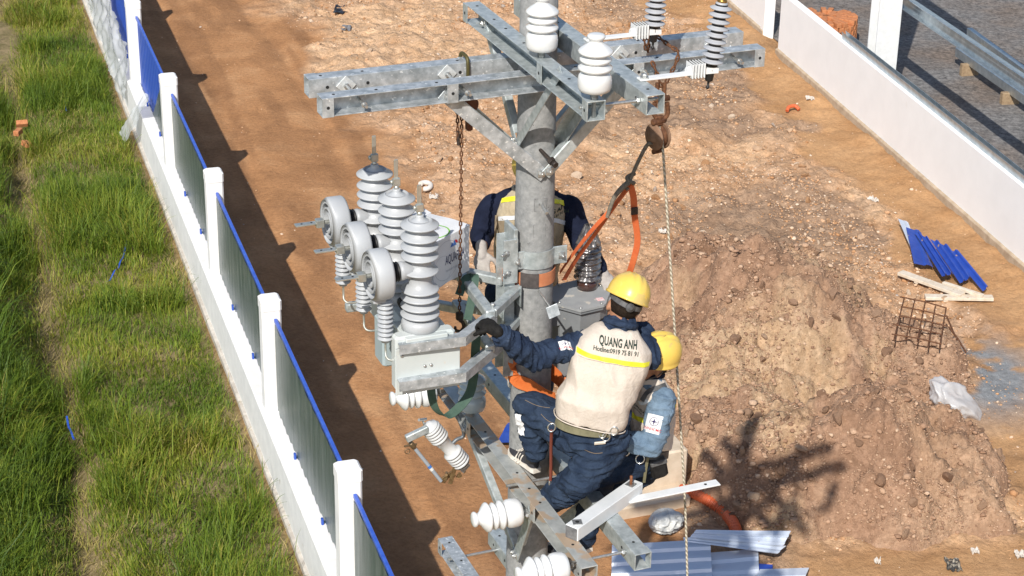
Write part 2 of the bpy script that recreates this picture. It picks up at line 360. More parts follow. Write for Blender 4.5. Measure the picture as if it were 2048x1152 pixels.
# ---- stones
def rock_verts(r, n=1):
    bm = bmesh.new(); bmesh.ops.create_icosphere(bm, subdivisions=1, radius=1)
    V = np.array([v.co[:] for v in bm.verts]); Fc = np.array([[v.index for v in f.verts] for f in bm.faces]); bm.free()
    return V, Fc
ICO_V, ICO_F = rock_verts(1)                                   # 42 verts, 80 tris
bm = bmesh.new()
bm.free(); bm = bmesh.new(); bmesh.ops.create_icosphere(bm, subdivisions=1, radius=1)
CUB_V = np.array([v.co[:] for v in bm.verts]); CUB_F = np.array([[v.index for v in f.verts] for f in bm.faces]); bm.free()
def rocks_joined(name, pos, rad, flat=.65):
    """many small stones as one mesh"""
    n = len(pos); V0 = CUB_V; k = len(V0)
    ang = rng.uniform(0, 6.283, (n, 3)); ca, sa = np.cos(ang), np.sin(ang)
    jit = V0[None] * (1 + rng.uniform(-.34, .34, (n, k, 1))) * rng.uniform(.6, 1.15, (n, 1, 3))
    x, y, z = jit[..., 0], jit[..., 1], jit[..., 2]
    x, y = x * ca[:, :1] - y * sa[:, :1], x * sa[:, :1] + y * ca[:, :1]
    y, z = y * ca[:, 1:2] - z * sa[:, 1:2], y * sa[:, 1:2] + z * ca[:, 1:2]
    z = z * flat; x, y = x * ca[:, 2:] - y * sa[:, 2:], x * sa[:, 2:] + y * ca[:, 2:]
    P = np.stack([x, y, z], -1) * rad[:, None, None] + pos[:, None, :]
    Fc = (CUB_F[None] + (np.arange(n) * k)[:, None, None]).reshape(-1, 3)
    me = bpy.data.meshes.new(name); me.vertices.add(n * k); me.vertices.foreach_set('co', P.ravel())
    me.loops.add(len(Fc) * 3); me.loops.foreach_set('vertex_index', Fc.ravel().astype(np.int32))
    me.polygons.add(len(Fc)); me.polygons.foreach_set('loop_start', (np.arange(len(Fc)) * 3).astype(np.int32)); me.update(calc_edges=True)
    pt_attr(me, 'tint', np.repeat(rng.uniform(0, 1, n), k)); return me
def stone_mat(name, els, use_obj=False):
    m = bpy.data.materials.new(name); m.use_nodes = True; t = m.node_tree; N = t.nodes; L = t.links; b = N['Principled BSDF']
    b.inputs['Roughness'].default_value = .95; b.inputs['Specular IOR Level'].default_value = .15
    if use_obj: a = N.new('ShaderNodeObjectInfo').outputs['Random']
    else:
        at = N.new('ShaderNodeAttribute'); at.attribute_name = 'tint'; a = at.outputs['Fac']
    r = N.new('ShaderNodeValToRGB'); e = r.color_ramp.elements
    while len(e) < len(els): e.new(.5)
    for k, (p, c) in enumerate(els): e[k].position = p; e[k].color = (*c, 1)
    L.new(a, r.inputs[0]); n = N.new('ShaderNodeTexNoise'); n.inputs['Scale'].default_value = 40; tc = N.new('ShaderNodeTexCoord'); L.new(tc.outputs['Object'], n.inputs['Vector'])
    mr = N.new('ShaderNodeMapRange'); mr.inputs[3].default_value = .65; mr.inputs[4].default_value = 1.3; L.new(n.outputs['Fac'], mr.inputs[0])
    mx = N.new('ShaderNodeMixRGB'); mx.blend_type = 'MULTIPLY'; mx.inputs[0].default_value = 1; L.new(r.outputs[0], mx.inputs[1]); L.new(mr.outputs[0], mx.inputs[2]); L.new(mx.outputs[0], b.inputs['Base Color'])
    bp = N.new('ShaderNodeBump'); bp.inputs['Distance'].default_value = .012; L.new(n.outputs['Fac'], bp.inputs['Height']); L.new(bp.outputs[0], b.inputs['Normal']); return m
ST_COL = [(0, (.42, .22, .105)), (.45, (.56, .34, .195)), (.75, (.64, .44, .29)), (.95, (.70, .56, .43)), (1, (.40, .34, .30))]
M_STONE = stone_mat('rubble_stones', ST_COL); M_STONE1 = stone_mat('rubble_stone', ST_COL, True)
N = 260000
px = rng.uniform(-6.5, 10.5, N); py = 16 + 23 * rng.uniform(0, 1, N) ** .9
s, t, w, rub, strip, grass = zones(px, py)
clus = sstep(.46, .68, fbm(px * .9, py * .9, 5, 101))
near_wall = np.exp(-((w + 1.9) / .35) ** 2) * 1.0
keep = (rng.uniform(0, 1, N) < np.clip(rub * (.035 + .36 * clus ** 1.5) + near_wall * .16 + .005, 0, 1)) & (s > .3) & (w < -.12) & ((px - P0.x) ** 2 + (py - P0.y) ** 2 > .1)
px, py, rub = px[keep], py[keep], rub[keep]
rad = .0095 * (1 - rng.uniform(0, .9995, len(px))) ** -.36; rad = np.minimum(rad, .085) * (.7 + .45 * rub)
order = np.argsort(-rad); px, py, rad = px[order], py[order], rad[order]
pz = HG(px, py) + rad * .15; print('stones', len(px))
pos = np.stack([px, py, pz], -1)
big = 260
ss = rocks_joined('loose_stones', pos[big:], rad[big:]); ss.materials.append(M_STONE)
o = bpy.data.objects.new('loose_stones', ss); col.objects.link(o); o.parent = ground; o['kind'] = 'stuff'
STM = []
for k in range(8):
    me = bpy.data.meshes.new('stone'); rs = np.random.default_rng(100 + k)
    bm = bmesh.new(); bmesh.ops.create_icosphere(bm, subdivisions=2, radius=1)
    sc = rs.uniform(.65, 1.1, 3); dirs = rs.normal(size=(9, 3)); dirs /= np.linalg.norm(dirs, axis=1)[:, None]; lim = rs.uniform(.42, .78, 9)
    for v in bm.verts:
        c = np.array(v.co[:])
        for d_, l_ in zip(dirs, lim):
            e = c @ d_
            if e > l_: c = c - d_ * (e - l_)
        c = c * sc * (1 + .05 * noise.noise(Vector(c) * 2.5 + Vector((k * 7, 0, 0)))); v.co = c
    bm.to_mesh(me); bm.free(); me.materials.append(M_STONE1); STM.append(me)
for k in range(big):
    o = bpy.data.objects.new('stone', STM[k % 8]); col.objects.link(o); o.parent = ground
    o.location = pos[k] + np.array([0, 0, rad[k] * .1]); r_ = rad[k] * .95; o.scale = (r_, r_, r_ * .75); o.rotation_euler = rng.uniform(0, 6.28, 3)

# ---- soil mounds
CL_COL = [(0, (.26, .152, .096)), (.5, (.37, .23, .15)), (.88, (.47, .31, .205)), (1, (.56, .40, .28))]
M_CLOD = stone_mat('soil_clods', CL_COL); M_CLOD1 = stone_mat('soil_clod', CL_COL, True)
M_MOUND = soil_mat('mound_soil', [(.28, (.245, .142, .088)), (.5, (.36, .220, .142)), (.72, (.49, .325, .215))], 15, [('pale', (.42, .27, .155), (.56, .40, .26), 3.0)], 'pale')
def mound(name, label, bumps, x0, x1, y0, y1, seed, nclod, pale_fn):
    xs = np.arange(x0, x1, .032); ys = np.arange(y0, y1, .036); X, Y = np.meshgrid(xs, ys)
    def hf(X, Y):
        h = np.zeros_like(X)
        wx = X + .35 * (fbm(X * 1.1, Y * 1.1, 3, seed + 1) - .5) * 2; wy = Y + .35 * (fbm(X * 1.1 + 9, Y * 1.1, 3, seed + 2) - .5) * 2
        for cx, cy, rx, ry, a in bumps:
            q = ((wx - cx) / rx) ** 2 + ((wy - cy) / ry) ** 2; h = np.maximum(h, a * np.clip(1 - q, 0, 1) ** .75) + .18 * a * np.exp(-q * 1.5)
        e = sstep(.02, .2, h)
        l1 = np.abs(fbm(X * 2.6, Y * 2.6, 4, seed + 3) - .5) * 2; l2 = np.abs(fbm(X * 6, Y * 6, 4, seed + 4) - .5) * 2; l3 = fbm(X * 15, Y * 15, 3, seed + 5) - .5
        return h + e * (.50 * (fbm(X * 1.05, Y * 1.05, 3, seed + 6) - .5) + .24 * (.40 - l1) + .12 * (.40 - l2) + .06 * l3) - .08
    Z = HG(X, Y) + hf(X, Y); me = grid_mesh(name, X, Y, Z); me.polygons.foreach_set('use_smooth', np.zeros(len(me.polygons), bool) | True)
    pt_attr(me, 'pale', np.clip(pale_fn(X, Y), 0, 1))
    c = Vector((bumps[0][0], bumps[0][1], 0))
    V = np.empty(len(me.vertices) * 3); me.vertices.foreach_get('co', V); V = V.reshape(-1, 3) - np.array(c); me.vertices.foreach_set('co', V.ravel())
    mo = single(name, me, M_MOUND, label, 'dirt mound', None); mo.location = c
    qx = rng.uniform(x0, x1, nclod * 3); qy = rng.uniform(y0, y1, nclod * 3); qh = hf(qx, qy)
    k = (qh > .0) & (rng.uniform(0, 1, len(qx)) < .30 + .7 * sstep(.42, .6, fbm(qx * 1.7, qy * 1.7, 4, seed + 8))); qx, qy, qh = qx[k][:nclod], qy[k][:nclod], qh[k][:nclod]
    r = np.minimum(.0082 * (1 - rng.uniform(0, .9992, len(qx))) ** -.37, .085); od = np.argsort(-r); qx, qy, qh, r = qx[od], qy[od], qh[od], r[od]
    p = np.stack([qx, qy, HG(qx, qy) + qh + r * .25], -1) - np.array(c)
    cm = rocks_joined('soil_crumbs', p[60:], r[60:], .7); cm.materials.append(M_CLOD)
    o = bpy.data.objects.new('soil_crumbs', cm); col.objects.link(o); o.parent = mo; o['kind'] = 'stuff'
    for i in range(60):
        o = bpy.data.objects.new('clod', CLM[i % 8]); col.objects.link(o); o.parent = mo; o.location = p[i]; o.scale = (r[i] * 1.15, r[i] * 1.05, r[i] * .9); o.rotation_euler = rng.uniform(0, 6.28, 3)
    return mo
CLM = []
for me in STM:
    c = me.copy(); c.name = 'clod'; c.materials.clear(); c.materials.append(M_CLOD1); CLM.append(c)
mound('soil_mound', 'long brown mound of dug soil lying upper right, in front of the rebar mesh',
      [(3.45, 22.8, 1.5, 1.5, .88), (2.5, 23.7, 1.1, 1.5, .80), (4.4, 22.4, 1.3, 1.1, .62), (2.5, 22.0, 1.2, .9, .48), (3.0, 24.1, 1.0, .9, .70), (2.7, 21.4, 1.3, .8, .26), (4.5, 21.5, 1.2, .7, .18)], 1.0, 6.2, 20.2, 26.4, 200, 17000,
      lambda X, Y: sstep(22.3, 21.6, Y + (fbm(X * 2, Y * 2, 3, 5) - .5) * 1.6) * sstep(4.2, 3.0, X) + .8 * sstep(.52, .64, fbm(X * 1.4, Y * 1.4, 4, 17)))
mound('soil_mound', 'lower brown soil mound with dark clods, behind the corrugated sheets at the bottom right',
      [(3.95, 18.95, 1.3, 1.1, .86), (3.1, 18.8, 1.0, .95, .62), (4.7, 19.1, .9, .95, .56), (3.6, 19.5, 1.2, .7, .66), (2.6, 20.2, .9, .55, .44), (2.3, 19.6, .8, .55, .36), (4.6, 19.8, 1.0, .55, .36)], 1.3, 5.9, 17.2, 21.4, 300, 15000,
      lambda X, Y: sstep(.47, .60, fbm(X * 1.3, Y * 1.3, 4, 7)) * (.25 + .75 * sstep(4.2, 2.6, X)) + sstep(18.3, 17.9, Y) * .7 * sstep(3.6, 2.8, X))

# ---- grass
def make_grass(n, lenf, wid, x_tint, seed, smin, smax, dens, lean=(.15, .75)):
    r = np.random.default_rng(seed)
    s = r.uniform(smin, smax, n * 3); t = r.uniform(-22, 4.5, n * 3); x = FD.x + FN.x * s + FT.x * t; y = FD.y + FN.y * s + FT.y * t
    k = r.uniform(0, 1, len(s)) < dens(s, t, x, y); x, y, s, t = x[k][:n], y[k][:n], s[k][:n], t[k][:n]; n = len(x)
    L = lenf(s, t, x, y) * r.uniform(.45, 1.25, n); az = r.uniform(0, 6.283, n); bend = r.uniform(*lean, n); z0 = HG(x, y) - .02
    # local lean of a clump
    ca = fbm(x * 1.3, y * 1.3, 2, seed + 5) * 12.6; az = np.where(r.uniform(0, 1, n) < .55, ca + r.normal(0, .6, n), az)
    dx, dy = np.cos(az), np.sin(az); wa = az + 1.57 + r.normal(0, .5, n); wx, wy = np.cos(wa) * wid, np.sin(wa) * wid
    wv = r.uniform(.6, 1.3, n); P = np.zeros((n, 7, 3))
    for j, (q, ww) in enumerate(((0, .7), (.4, 1.0), (.75, .6))):
        hx = L * bend * q ** 1.8; hz = L * (q - .38 * bend * q ** 2.2)
        for e in (0, 1):
            sg = (-1, 1)[e] * ww * wv; P[:, j * 2 + e, 0] = x + dx * hx + wx * sg; P[:, j * 2 + e, 1] = y + dy * hx + wy * sg; P[:, j * 2 + e, 2] = z0 + hz
    P[:, 6, 0] = x + dx * L * bend; P[:, 6, 1] = y + dy * L * bend; P[:, 6, 2] = z0 + L * (1 - .45 * bend - .12 * bend ** 2)
    base = (np.arange(n) * 7)[:, None]; T = np.array([[0, 1, 3], [0, 3, 2], [2, 3, 5], [2, 5, 4], [4, 5, 6]])
    Fc = (base[:, :, None] + T[None]).reshape(-1, 3)
    tint = np.clip(x_tint(s, t, x, y) + r.normal(0, .16, n), 0, 1)
    return P.reshape(-1, 3), Fc, np.repeat(tint, 7)
def path_mask(s, t, x, y):   # trodden line through the grass
    return np.exp(-((s + 2.15 + .021 * t + .06 * np.sin(t * 1.1)) / (.15 + .05 * np.sin(t * .8))) ** 2) * .97
def bare(s, t, x, y): return 1.2 * np.exp(-(((s + 2.1) / .26) ** 2 + ((t + 9.4) / 1.3) ** 2)) + 1.2 * np.exp(-(((s + 1.5) / .45) ** 2 + ((t + 18.6) / .7) ** 2)) + .8 * np.exp(-(((s + 2.0) / .2) ** 2 + ((t + 2.9) / .4) ** 2)) + .7 * np.exp(-((s + .2) / .10) ** 2) * sstep(-3, -1, t)
dn = lambda s, t, x, y: np.clip((.15 + 1.25 * fbm(x * 1.9, y * 1.9, 4, 401)) * (1 - path_mask(s, t, x, y) * .93) * (1 - np.clip(bare(s, t, x, y) * 1.2, 0, 1)) * sstep(-.17, -.42, s) , 0, 1)
ln = lambda s, t, x, y: .165 + .36 * sstep(.42, .66, fbm(x * .9, y * .9, 3, 411)) * sstep(-.2, -.6, s) + .22 * sstep(-2.5, -3.1, s)
tn = lambda s, t, x, y: .08 + .80 * fbm(x * 1.0, y * 1.0, 3, 421) + .25 * path_mask(s, t, x, y)
G1 = make_grass(172000, ln, .0042, tn, 11, -4.3, -.14, dn)
dn2 = lambda s, t, x, y: np.clip(sstep(.46, .6, fbm(x * .9, y * .9, 3, 411)) + sstep(-2.5, -2.9, s), 0, 1) * (1 - path_mask(s, t, x, y) * .9) * (1 - np.clip(bare(s, t, x, y), 0, 1)) * sstep(-.2, -.5, s)
G2 = make_grass(11000, lambda s, t, x, y: .62 + 0 * s, .0052, lambda s, t, x, y: .30 + 0 * s, 12, -4.3, -.3, dn2, (.25, .95))
dn3 = lambda s, t, x, y: np.clip(path_mask(s, t, x, y) * .6 + bare(s, t, x, y) * .3 + sstep(.58, .7, fbm(x * .7, y * .7, 3, 431)) * .8, 0, 1)
G4 = make_grass(7000, lambda s, t, x, y: 1.05 + 0 * s, .008, lambda s, t, x, y: .12 + 0 * s, 14, -4.6, -2.75, lambda s, t, x, y: sstep(-2.8, -3.3, s + .25 * np.sin(t * .5) + .03 * t) * sstep(-7.5, -4.5, t), (.2, .8))  # tall dark grass, mostly out of view, added to shade the left edge
G3 = make_grass(22000, lambda s, t, x, y: .20 + 0 * s, .0035, lambda s, t, x, y: 1.0 + 0 * s, 13, -4.3, -.16, dn3, (.5, 1.2))
off = 0; PV = []; PF = []; PT = []
for P_, F_, T_ in (G1, G2, G3, G4): PV.append(P_); PF.append(F_ + off); PT.append(T_); off += len(P_)
PV = np.concatenate(PV); PF = np.concatenate(PF); PT = np.concatenate(PT)
me = bpy.data.meshes.new('grass'); me.vertices.add(len(PV)); me.vertices.foreach_set('co', PV.ravel())
me.loops.add(len(PF) * 3); me.loops.foreach_set('vertex_index', PF.ravel().astype(np.int32))
me.polygons.add(len(PF)); me.polygons.foreach_set('loop_start', (np.arange(len(PF)) * 3).astype(np.int32)); me.update(calc_edges=True)
pt_attr(me, 'tint', PT)
m = bpy.data.materials.new('grass_blades'); m.use_nodes = True; t = m.node_tree; b = t.nodes['Principled BSDF']
at = t.nodes.new('ShaderNodeAttribute'); at.attribute_name = 'tint'; rp = t.nodes.new('ShaderNodeValToRGB'); e = rp.color_ramp.elements
for k, (p, c) in enumerate([(0, (.045, .085, .012)), (.35, (.105, .165, .018)), (.6, (.19, .235, .025)), (.8, (.30, .29, .05)), (1, (.42, .34, .14))]):
    if k > 1: e.new(p)
els = sorted(e, key=lambda q: q.position)
for q, (p, c) in zip(e, [(0, (.055, .10, .012)), (.35, (.13, .205, .020)), (.6, (.235, .295, .030)), (.8, (.36, .335, .055)), (1, (.46, .37, .15))]): q.position = p; q.color = (*c, 1)
t.links.new(at.outputs['Fac'], rp.inputs[0]); t.links.new(rp.outputs[0], b.inputs['Base Color']); b.inputs['Roughness'].default_value = .55; b.inputs['Specular IOR Level'].default_value = .3
tr = t.nodes.new('ShaderNodeBsdfTranslucent'); t.links.new(rp.outputs[0], tr.inputs[0]); ms = t.nodes.new('ShaderNodeMixShader'); ms.inputs[0].default_value = .3
t.links.new(b.outputs[0], ms.inputs[1]); t.links.new(tr.outputs[0], ms.inputs[2]); t.links.new(ms.outputs[0], t.nodes['Material Output'].inputs[0])
me.materials.append(m); g = bpy.data.objects.new('grass', me); col.objects.link(g)
tag(g, 'rough green and yellow grass growing left of the white fence', 'grass', kind='stuff')
# blue tape lying in the grass
M_TAPE = mat('blue_tape', (.02, .07, .42), .45, color2=(.03, .10, .5), vscale=20)
for (pl, lab) in (([(130, 200), (133, 222)], 'short blue tape end in the grass near the top left corner'), ([(255, 480), (243, 520), (232, 540), (214, 565)], 'blue tape piece in the grass at mid height, left of the fence'),
                  ([(133, 832), (139, 858), (150, 880)], 'small blue tape scrap on the bare strip at the lower left')):
    pts = spline([gz(a, c, .10) for a, c in pl], 6)
    single('blue_tape', MB().ribbon([p + ZA * .02 * math.sin(i * 1.1) for i, p in enumerate(pts)], Vector((1, .3, .35)), .022, .002), M_TAPE, lab, 'tape', pts[0], 'blue tape in the grass')
M_BRICK = mat('red_brick', (.42, .145, .055), .85, color2=(.56, .235, .10), vscale=25, bump=.002, bscale=90)
for (p, rz, ti, lab) in (((44, 247), .3, .5, 'small broken orange brick upper left on the bare patch, partly in grass'), ((36, 264), 1.4, 0, 'orange brick lying flat, middle of the three by the bare patch'), ((53, 288), 2.3, .2, 'orange hollow brick lowest of the three by the bare patch')):
    c = gz(*p, .05); rt = Matrix.Rotation(rz, 3, 'Z') @ Matrix.Rotation(ti, 3, 'X'); T = Thing('brick', lab, 'brick', c, 'loose bricks in the grass')
    T.part('brick_body', MB().bev(c, rt @ Vector((.09, 0, 0)), rt @ Vector((0, .045, 0)), rt @ Vector((0, 0, .042)), .006), M_BRICK)
    hm = MB()
    for q in (-.5, .5): hm.lathe(c + rt @ Vector((.0895, .045 * q, 0)), rt @ Vector((1, 0, 0)), [(.013, 0), (.013, .0015)], 10)
    T.part('brick_holes', hm, BLACKH)

# ================================================================== FENCE
M_WPLAS = mat('fence_white_render', (.74, .735, .72), .8, color2=(.84, .83, .81), vscale=5, bump=.0015, bscale=60, spots=(2.6, .72, (.60, .56, .50)))
M_SHEETB = mat('fence_blue_sheet', (.022, .075, .38), .38, color2=(.03, .09, .45), vscale=6)
M_FILM = bpy.data.materials.new('film_on_sheet'); M_FILM.use_nodes = True
t = M_FILM.node_tree; b = t.nodes['Principled BSDF']; tc = t.nodes.new('ShaderNodeTexCoord'); mp = t.nodes.new('ShaderNodeMapping'); mp.inputs['Scale'].default_value = (26, 26, .55)
n = t.nodes.new('ShaderNodeTexNoise'); n.inputs['Scale'].default_value = 3; n.inputs['Detail'].default_value = 6; rp = t.nodes.new('ShaderNodeValToRGB')
rp.color_ramp.elements[0].position = .40; rp.color_ramp.elements[0].color = (.026, .052, .054, 1); rp.color_ramp.elements[1].position = .78; rp.color_ramp.elements[1].color = (.42, .47, .47, 1); q = rp.color_ramp.elements.new(.62); q.color = (.055, .088, .09, 1)
t.links.new(tc.outputs['Object'], mp.inputs[0]); t.links.new(mp.outputs[0], n.inputs['Vector']); t.links.new(n.outputs['Fac'], rp.inputs[0]); t.links.new(rp.outputs[0], b.inputs['Base Color'])
b.inputs['Roughness'].default_value = .32; b.inputs['Specular IOR Level'].default_value = .7
bp = t.nodes.new('ShaderNodeBump'); bp.inputs['Distance'].default_value = .004; t.links.new(n.outputs['Fac'], bp.inputs['Height']); t.links.new(bp.outputs[0], b.inputs['Normal'])
M_LOOSE = bpy.data.materials.new('loose_clear_film'); M_LOOSE.use_nodes = True
t = M_LOOSE.node_tree; b = t.nodes['Principled BSDF']; b.inputs['Base Color'].default_value = (.62, .64, .66, 1); b.inputs['Roughness'].default_value = .18; b.inputs['Specular IOR Level'].default_value = .8
tp = t.nodes.new('ShaderNodeBsdfTransparent'); mx = t.nodes.new('ShaderNodeMixShader'); mx.inputs[0].default_value = .62; t.links.new(tp.outputs[0], mx.inputs[1]); t.links.new(b.outputs[0], mx.inputs[2]); t.links.new(mx.outputs[0], t.nodes['Material Output'].inputs[0])
fence = Thing('boundary_fence', 'white rendered fence with tall posts and film-covered blue metal sheets, left of the dirt track', 'fence', F(0, 0))
KP = list(range(-6, 3)); HP = .105
tA, tB = (KP[0] - .4) * SP, (KP[-1] + .4) * SP
mb = MB().bev(F(-.005, (tA + tB) / 2, .30), FN * .125, FT * ((tB - tA) / 2), ZA * .34, .012)
lw = fence.part('low_wall', mb, M_WPLAS)
fence.part('wall_footing', MB().bev(F(-.02, (tA + tB) / 2, -.02), FN * .15, FT * ((tB - tA) / 2), ZA * .10, .01), mat('old_render', (.42, .38, .33), .9, color2=(.58, .54, .48), vscale=7, bump=.003, bscale=30), lw)
for k in KP:
    post = MB(); c = F(.03 + random.uniform(-.012, .012), k * SP)
    w0 = HP * random.uniform(.97, 1.04); zt = 2.0 + random.uniform(-.015, .015)
    post.bev(c + ZA * (zt / 2 - .1), FN * (w0 + .005), FT * w0, ZA * (zt / 2 + .1), .02)
    post.bev(c + ZA * (zt - .06), FN * (w0 + .011), FT * (w0 + .006), ZA * .075, .02)
    fence.part('post', post, M_WPLAS)
    if k == KP[-1]: continue
    a, b2 = k * SP + HP, (k + 1) * SP - HP; ztop = 1.76 + random.uniform(-.02, .02)
    V = []; Fc = []; wv = int((b2 - a) / .05)
    for i in range(wv + 1):
        tt = a + (b2 - a) * i / wv; off_ = .06 + (.010 if (i % 4) in (0, 1) else -.004)
        V += [F(off_, tt, .642), F(off_, tt, ztop)]
    for i in range(wv): Fc.append((2 * i, 2 * i + 2, 2 * i + 3, 2 * i + 1))
    n0 = len(V)
    sh = MB().add(V + [p + FN * .004 for p in V], Fc + [tuple(n0 + q for q in reversed(f)) for f in Fc])
    ps = fence.part('metal_sheet', sh, M_SHEETB if k <= -3 else M_SHEETB)
    fl = MB(); nn = 70; V = []; Fc = []
    for i in range(nn + 1):
        q = i / nn; tt = a + .01 + (b2 - a - .02) * q
        if k == -3: lo = .66 + .0 * q; hi = .66 + (ztop - .05 - .66) * min(1, max(0, (q - .42) / .4)) ; hi = max(hi, lo + .02)
        else: lo = .66 + .02 * math.sin(i * 1.7 + k); hi = ztop - .045 + .006 * math.sin(i * .9)
        for j in range(7):
            z = lo + (hi - lo) * j / 6; V.append(F(.045 - .005 * noise.noise(Vector((tt * 9, z * .8, k))), tt, z))
    for i in range(nn):
        for j in range(6): Fc.append((i * 7 + j, i * 7 + 7 + j, i * 7 + 8 + j, i * 7 + 1 + j))
    fl.add(V, Fc, True)
    if k > -4: fence.part('plastic_film', fl, M_FILM, ps)
    fence.part('sheet_edge_trim', MB().bev(F(.06, (a + b2) / 2, ztop - .005), FN * .017, FT * ((b2 - a) / 2 - .002), ZA * .022, .004), mat('trim_blue', (.03, .09, .46), .4, color2=(.05, .13, .55), vscale=14), ps)
    for q in (.3, .68): fence.part('sheet_tab', MB().bev(F(.022, a + (b2 - a) * q, .672), FN * .012, FT * .022, ZA * .035, .003), M_SHEETB, ps)
# loose film pulled off the far panel
def loose_film(name, label, corners, nu, nv, amp, seed):
    A, B, C, D_ = [Vector(c) for c in corners]; V = []; Fc = []
    for i in range(nu + 1):
        for j in range(nv + 1):
            p = A.lerp(B, i / nu).lerp(D_.lerp(C, i / nu), j / nv)
            e = Vector((noise.noise(p * 3 + Vector((seed, 0, 0))), noise.noise(p * 3 + Vector((0, seed, 5))), .5 * noise.noise(p * 4 + Vector((3, 0, seed))))) * amp
            e += Vector((noise.noise(p * 11 + Vector((seed, 0, 0))), noise.noise(p * 11 + Vector((0, seed, 0))), 0)) * amp * .35
            V.append(p + e)
    for i in range(nu):
        for j in range(nv): Fc.append((i * (nv + 1) + j, (i + 1) * (nv + 1) + j, (i + 1) * (nv + 1) + j + 1, i * (nv + 1) + j + 1))
    return single(name, MB().add(V, Fc, True), M_LOOSE, label, 'plastic film', A)
loose_film('loose_plastic_film', 'crumpled clear film hanging over the far end of the fence wall, top left', [F(-.04, -4.45 * SP, 1.6), F(-.06, -3.03 * SP, .95), F(-.22, -3.02 * SP, .25), F(-.22, -4.4 * SP, .4)], 60, 30, .09, 4)
loose_film('loose_plastic_film', 'narrow torn film flap hanging off the half-bare blue sheet', [F(-.02, -2.62 * SP, .95), F(-.05, -2.45 * SP, 1.05), F(-.38, -2.66 * SP, .10), F(-.42, -2.78 * SP, .12)], 16, 34, .05, 9)

# ================================================================== RIGHT WALL AND YARD
M_WALL = mat('wall_white_paint', (.82, .815, .81), .75, color2=(.86, .855, .85), vscale=2.5, bump=.001, bscale=50, spots=(1.1, .74, (.70, .67, .62)))
M_FOOT = mat('wall_footing', (.36, .27, .18), .9, color2=(.50, .40, .29), vscale=6, bump=.003, bscale=40)
def wall(name, label, p, q, h):
    d = (q - p); d.z = 0; L_ = d.length; d.normalize(); n = WN; c = (p + q) / 2; c.z = 0
    T = Thing(name, label, 'wall', c)
    T.part('wall_panel', MB().bev(c + n * .08 + ZA * (h / 2 + .10), n * .07, d * L_ / 2, ZA * (h / 2 - .05), .008), M_WALL)
    T.part('wall_footing', MB().bev(c + n * .065 + ZA * .02, n * .10, d * (L_ / 2 + .02), ZA * .15, .02), M_FOOT)
    return T
wall('low_white_wall', 'long low white wall at the right with a tan footing and steel channel on top', W1, W1 + WD * 14, 1.12)
G1_ = gz(1527, 78); wl = wall('low_white_wall', 'short far white wall piece left of the gap, top right of centre', G1_, G1_ - WD * 8, 1.12)
wl.part('wall_end_pillar', MB().bev(G1_ + WN * .08 - WD * .06 + ZA * .6, WN * .10, WD * .09, ZA * .62, .01), M_WALL)
# yard
M_YARD = bpy.data.materials.new('yard_gravel'); M_YARD.use_nodes = True
t = M_YARD.node_tree; b = t.nodes['Principled BSDF']; tc = t.nodes.new('ShaderNodeTexCoord')
n1 = t.nodes.new('ShaderNodeTexNoise'); n1.inputs['Scale'].default_value = 13; n1.inputs['Detail'].default_value = 8; n1.inputs['Roughness'].default_value = .75
n2 = t.nodes.new('ShaderNodeTexNoise'); n2.inputs['Scale'].default_value = .8; n2.inputs['Detail'].default_value = 5
r1 = t.nodes.new('ShaderNodeValToRGB'); r1.color_ramp.elements[0].position = .32; r1.color_ramp.elements[0].color = (.035, .034, .034, 1); r1.color_ramp.elements[1].position = .68; r1.color_ramp.elements[1].color = (.30, .285, .275, 1)
r2 = t.nodes.new('ShaderNodeValToRGB'); r2.color_ramp.elements[0].position = .4; r2.color_ramp.elements[0].color = (1, 1, 1, 1); r2.color_ramp.elements[1].position = .65; r2.color_ramp.elements[1].color = (1.0, .82, .68, 1)
mx = t.nodes.new('ShaderNodeMixRGB'); mx.blend_type = 'MULTIPLY'; mx.inputs[0].default_value = 1
for n_ in (n1, n2): t.links.new(tc.outputs['Object'], n_.inputs['Vector'])
t.links.new(n1.outputs['Fac'], r1.inputs[0]); t.links.new(n2.outputs['Fac'], r2.inputs[0]); t.links.new(r1.outputs[0], mx.inputs[1]); t.links.new(r2.outputs[0], mx.inputs[2]); t.links.new(mx.outputs[0], b.inputs['Base Color'])
b.inputs['Roughness'].default_value = .85; bp = t.nodes.new('ShaderNodeBump'); bp.inputs['Distance'].default_value = .02; t.links.new(n1.outputs['Fac'], bp.inputs['Height']); t.links.new(bp.outputs[0], b.inputs['Normal'])
yc = W1 + WN * 15.3 - WD * 2
ya = np.linspace(.3, 30, 120); yb = np.linspace(-14, 20, 150); A_, B_ = np.meshgrid(ya, yb)
YX = W1.x + WN.x * A_ + WD.x * B_; YY = W1.y + WN.y * A_ + WD.y * B_; YZ = .03 + .03 * (fbm(YX * 2, YY * 2, 3, 501) - .3)
single('yard', grid_mesh('yard', YX, YY, YZ), M_YARD, kind='structure')
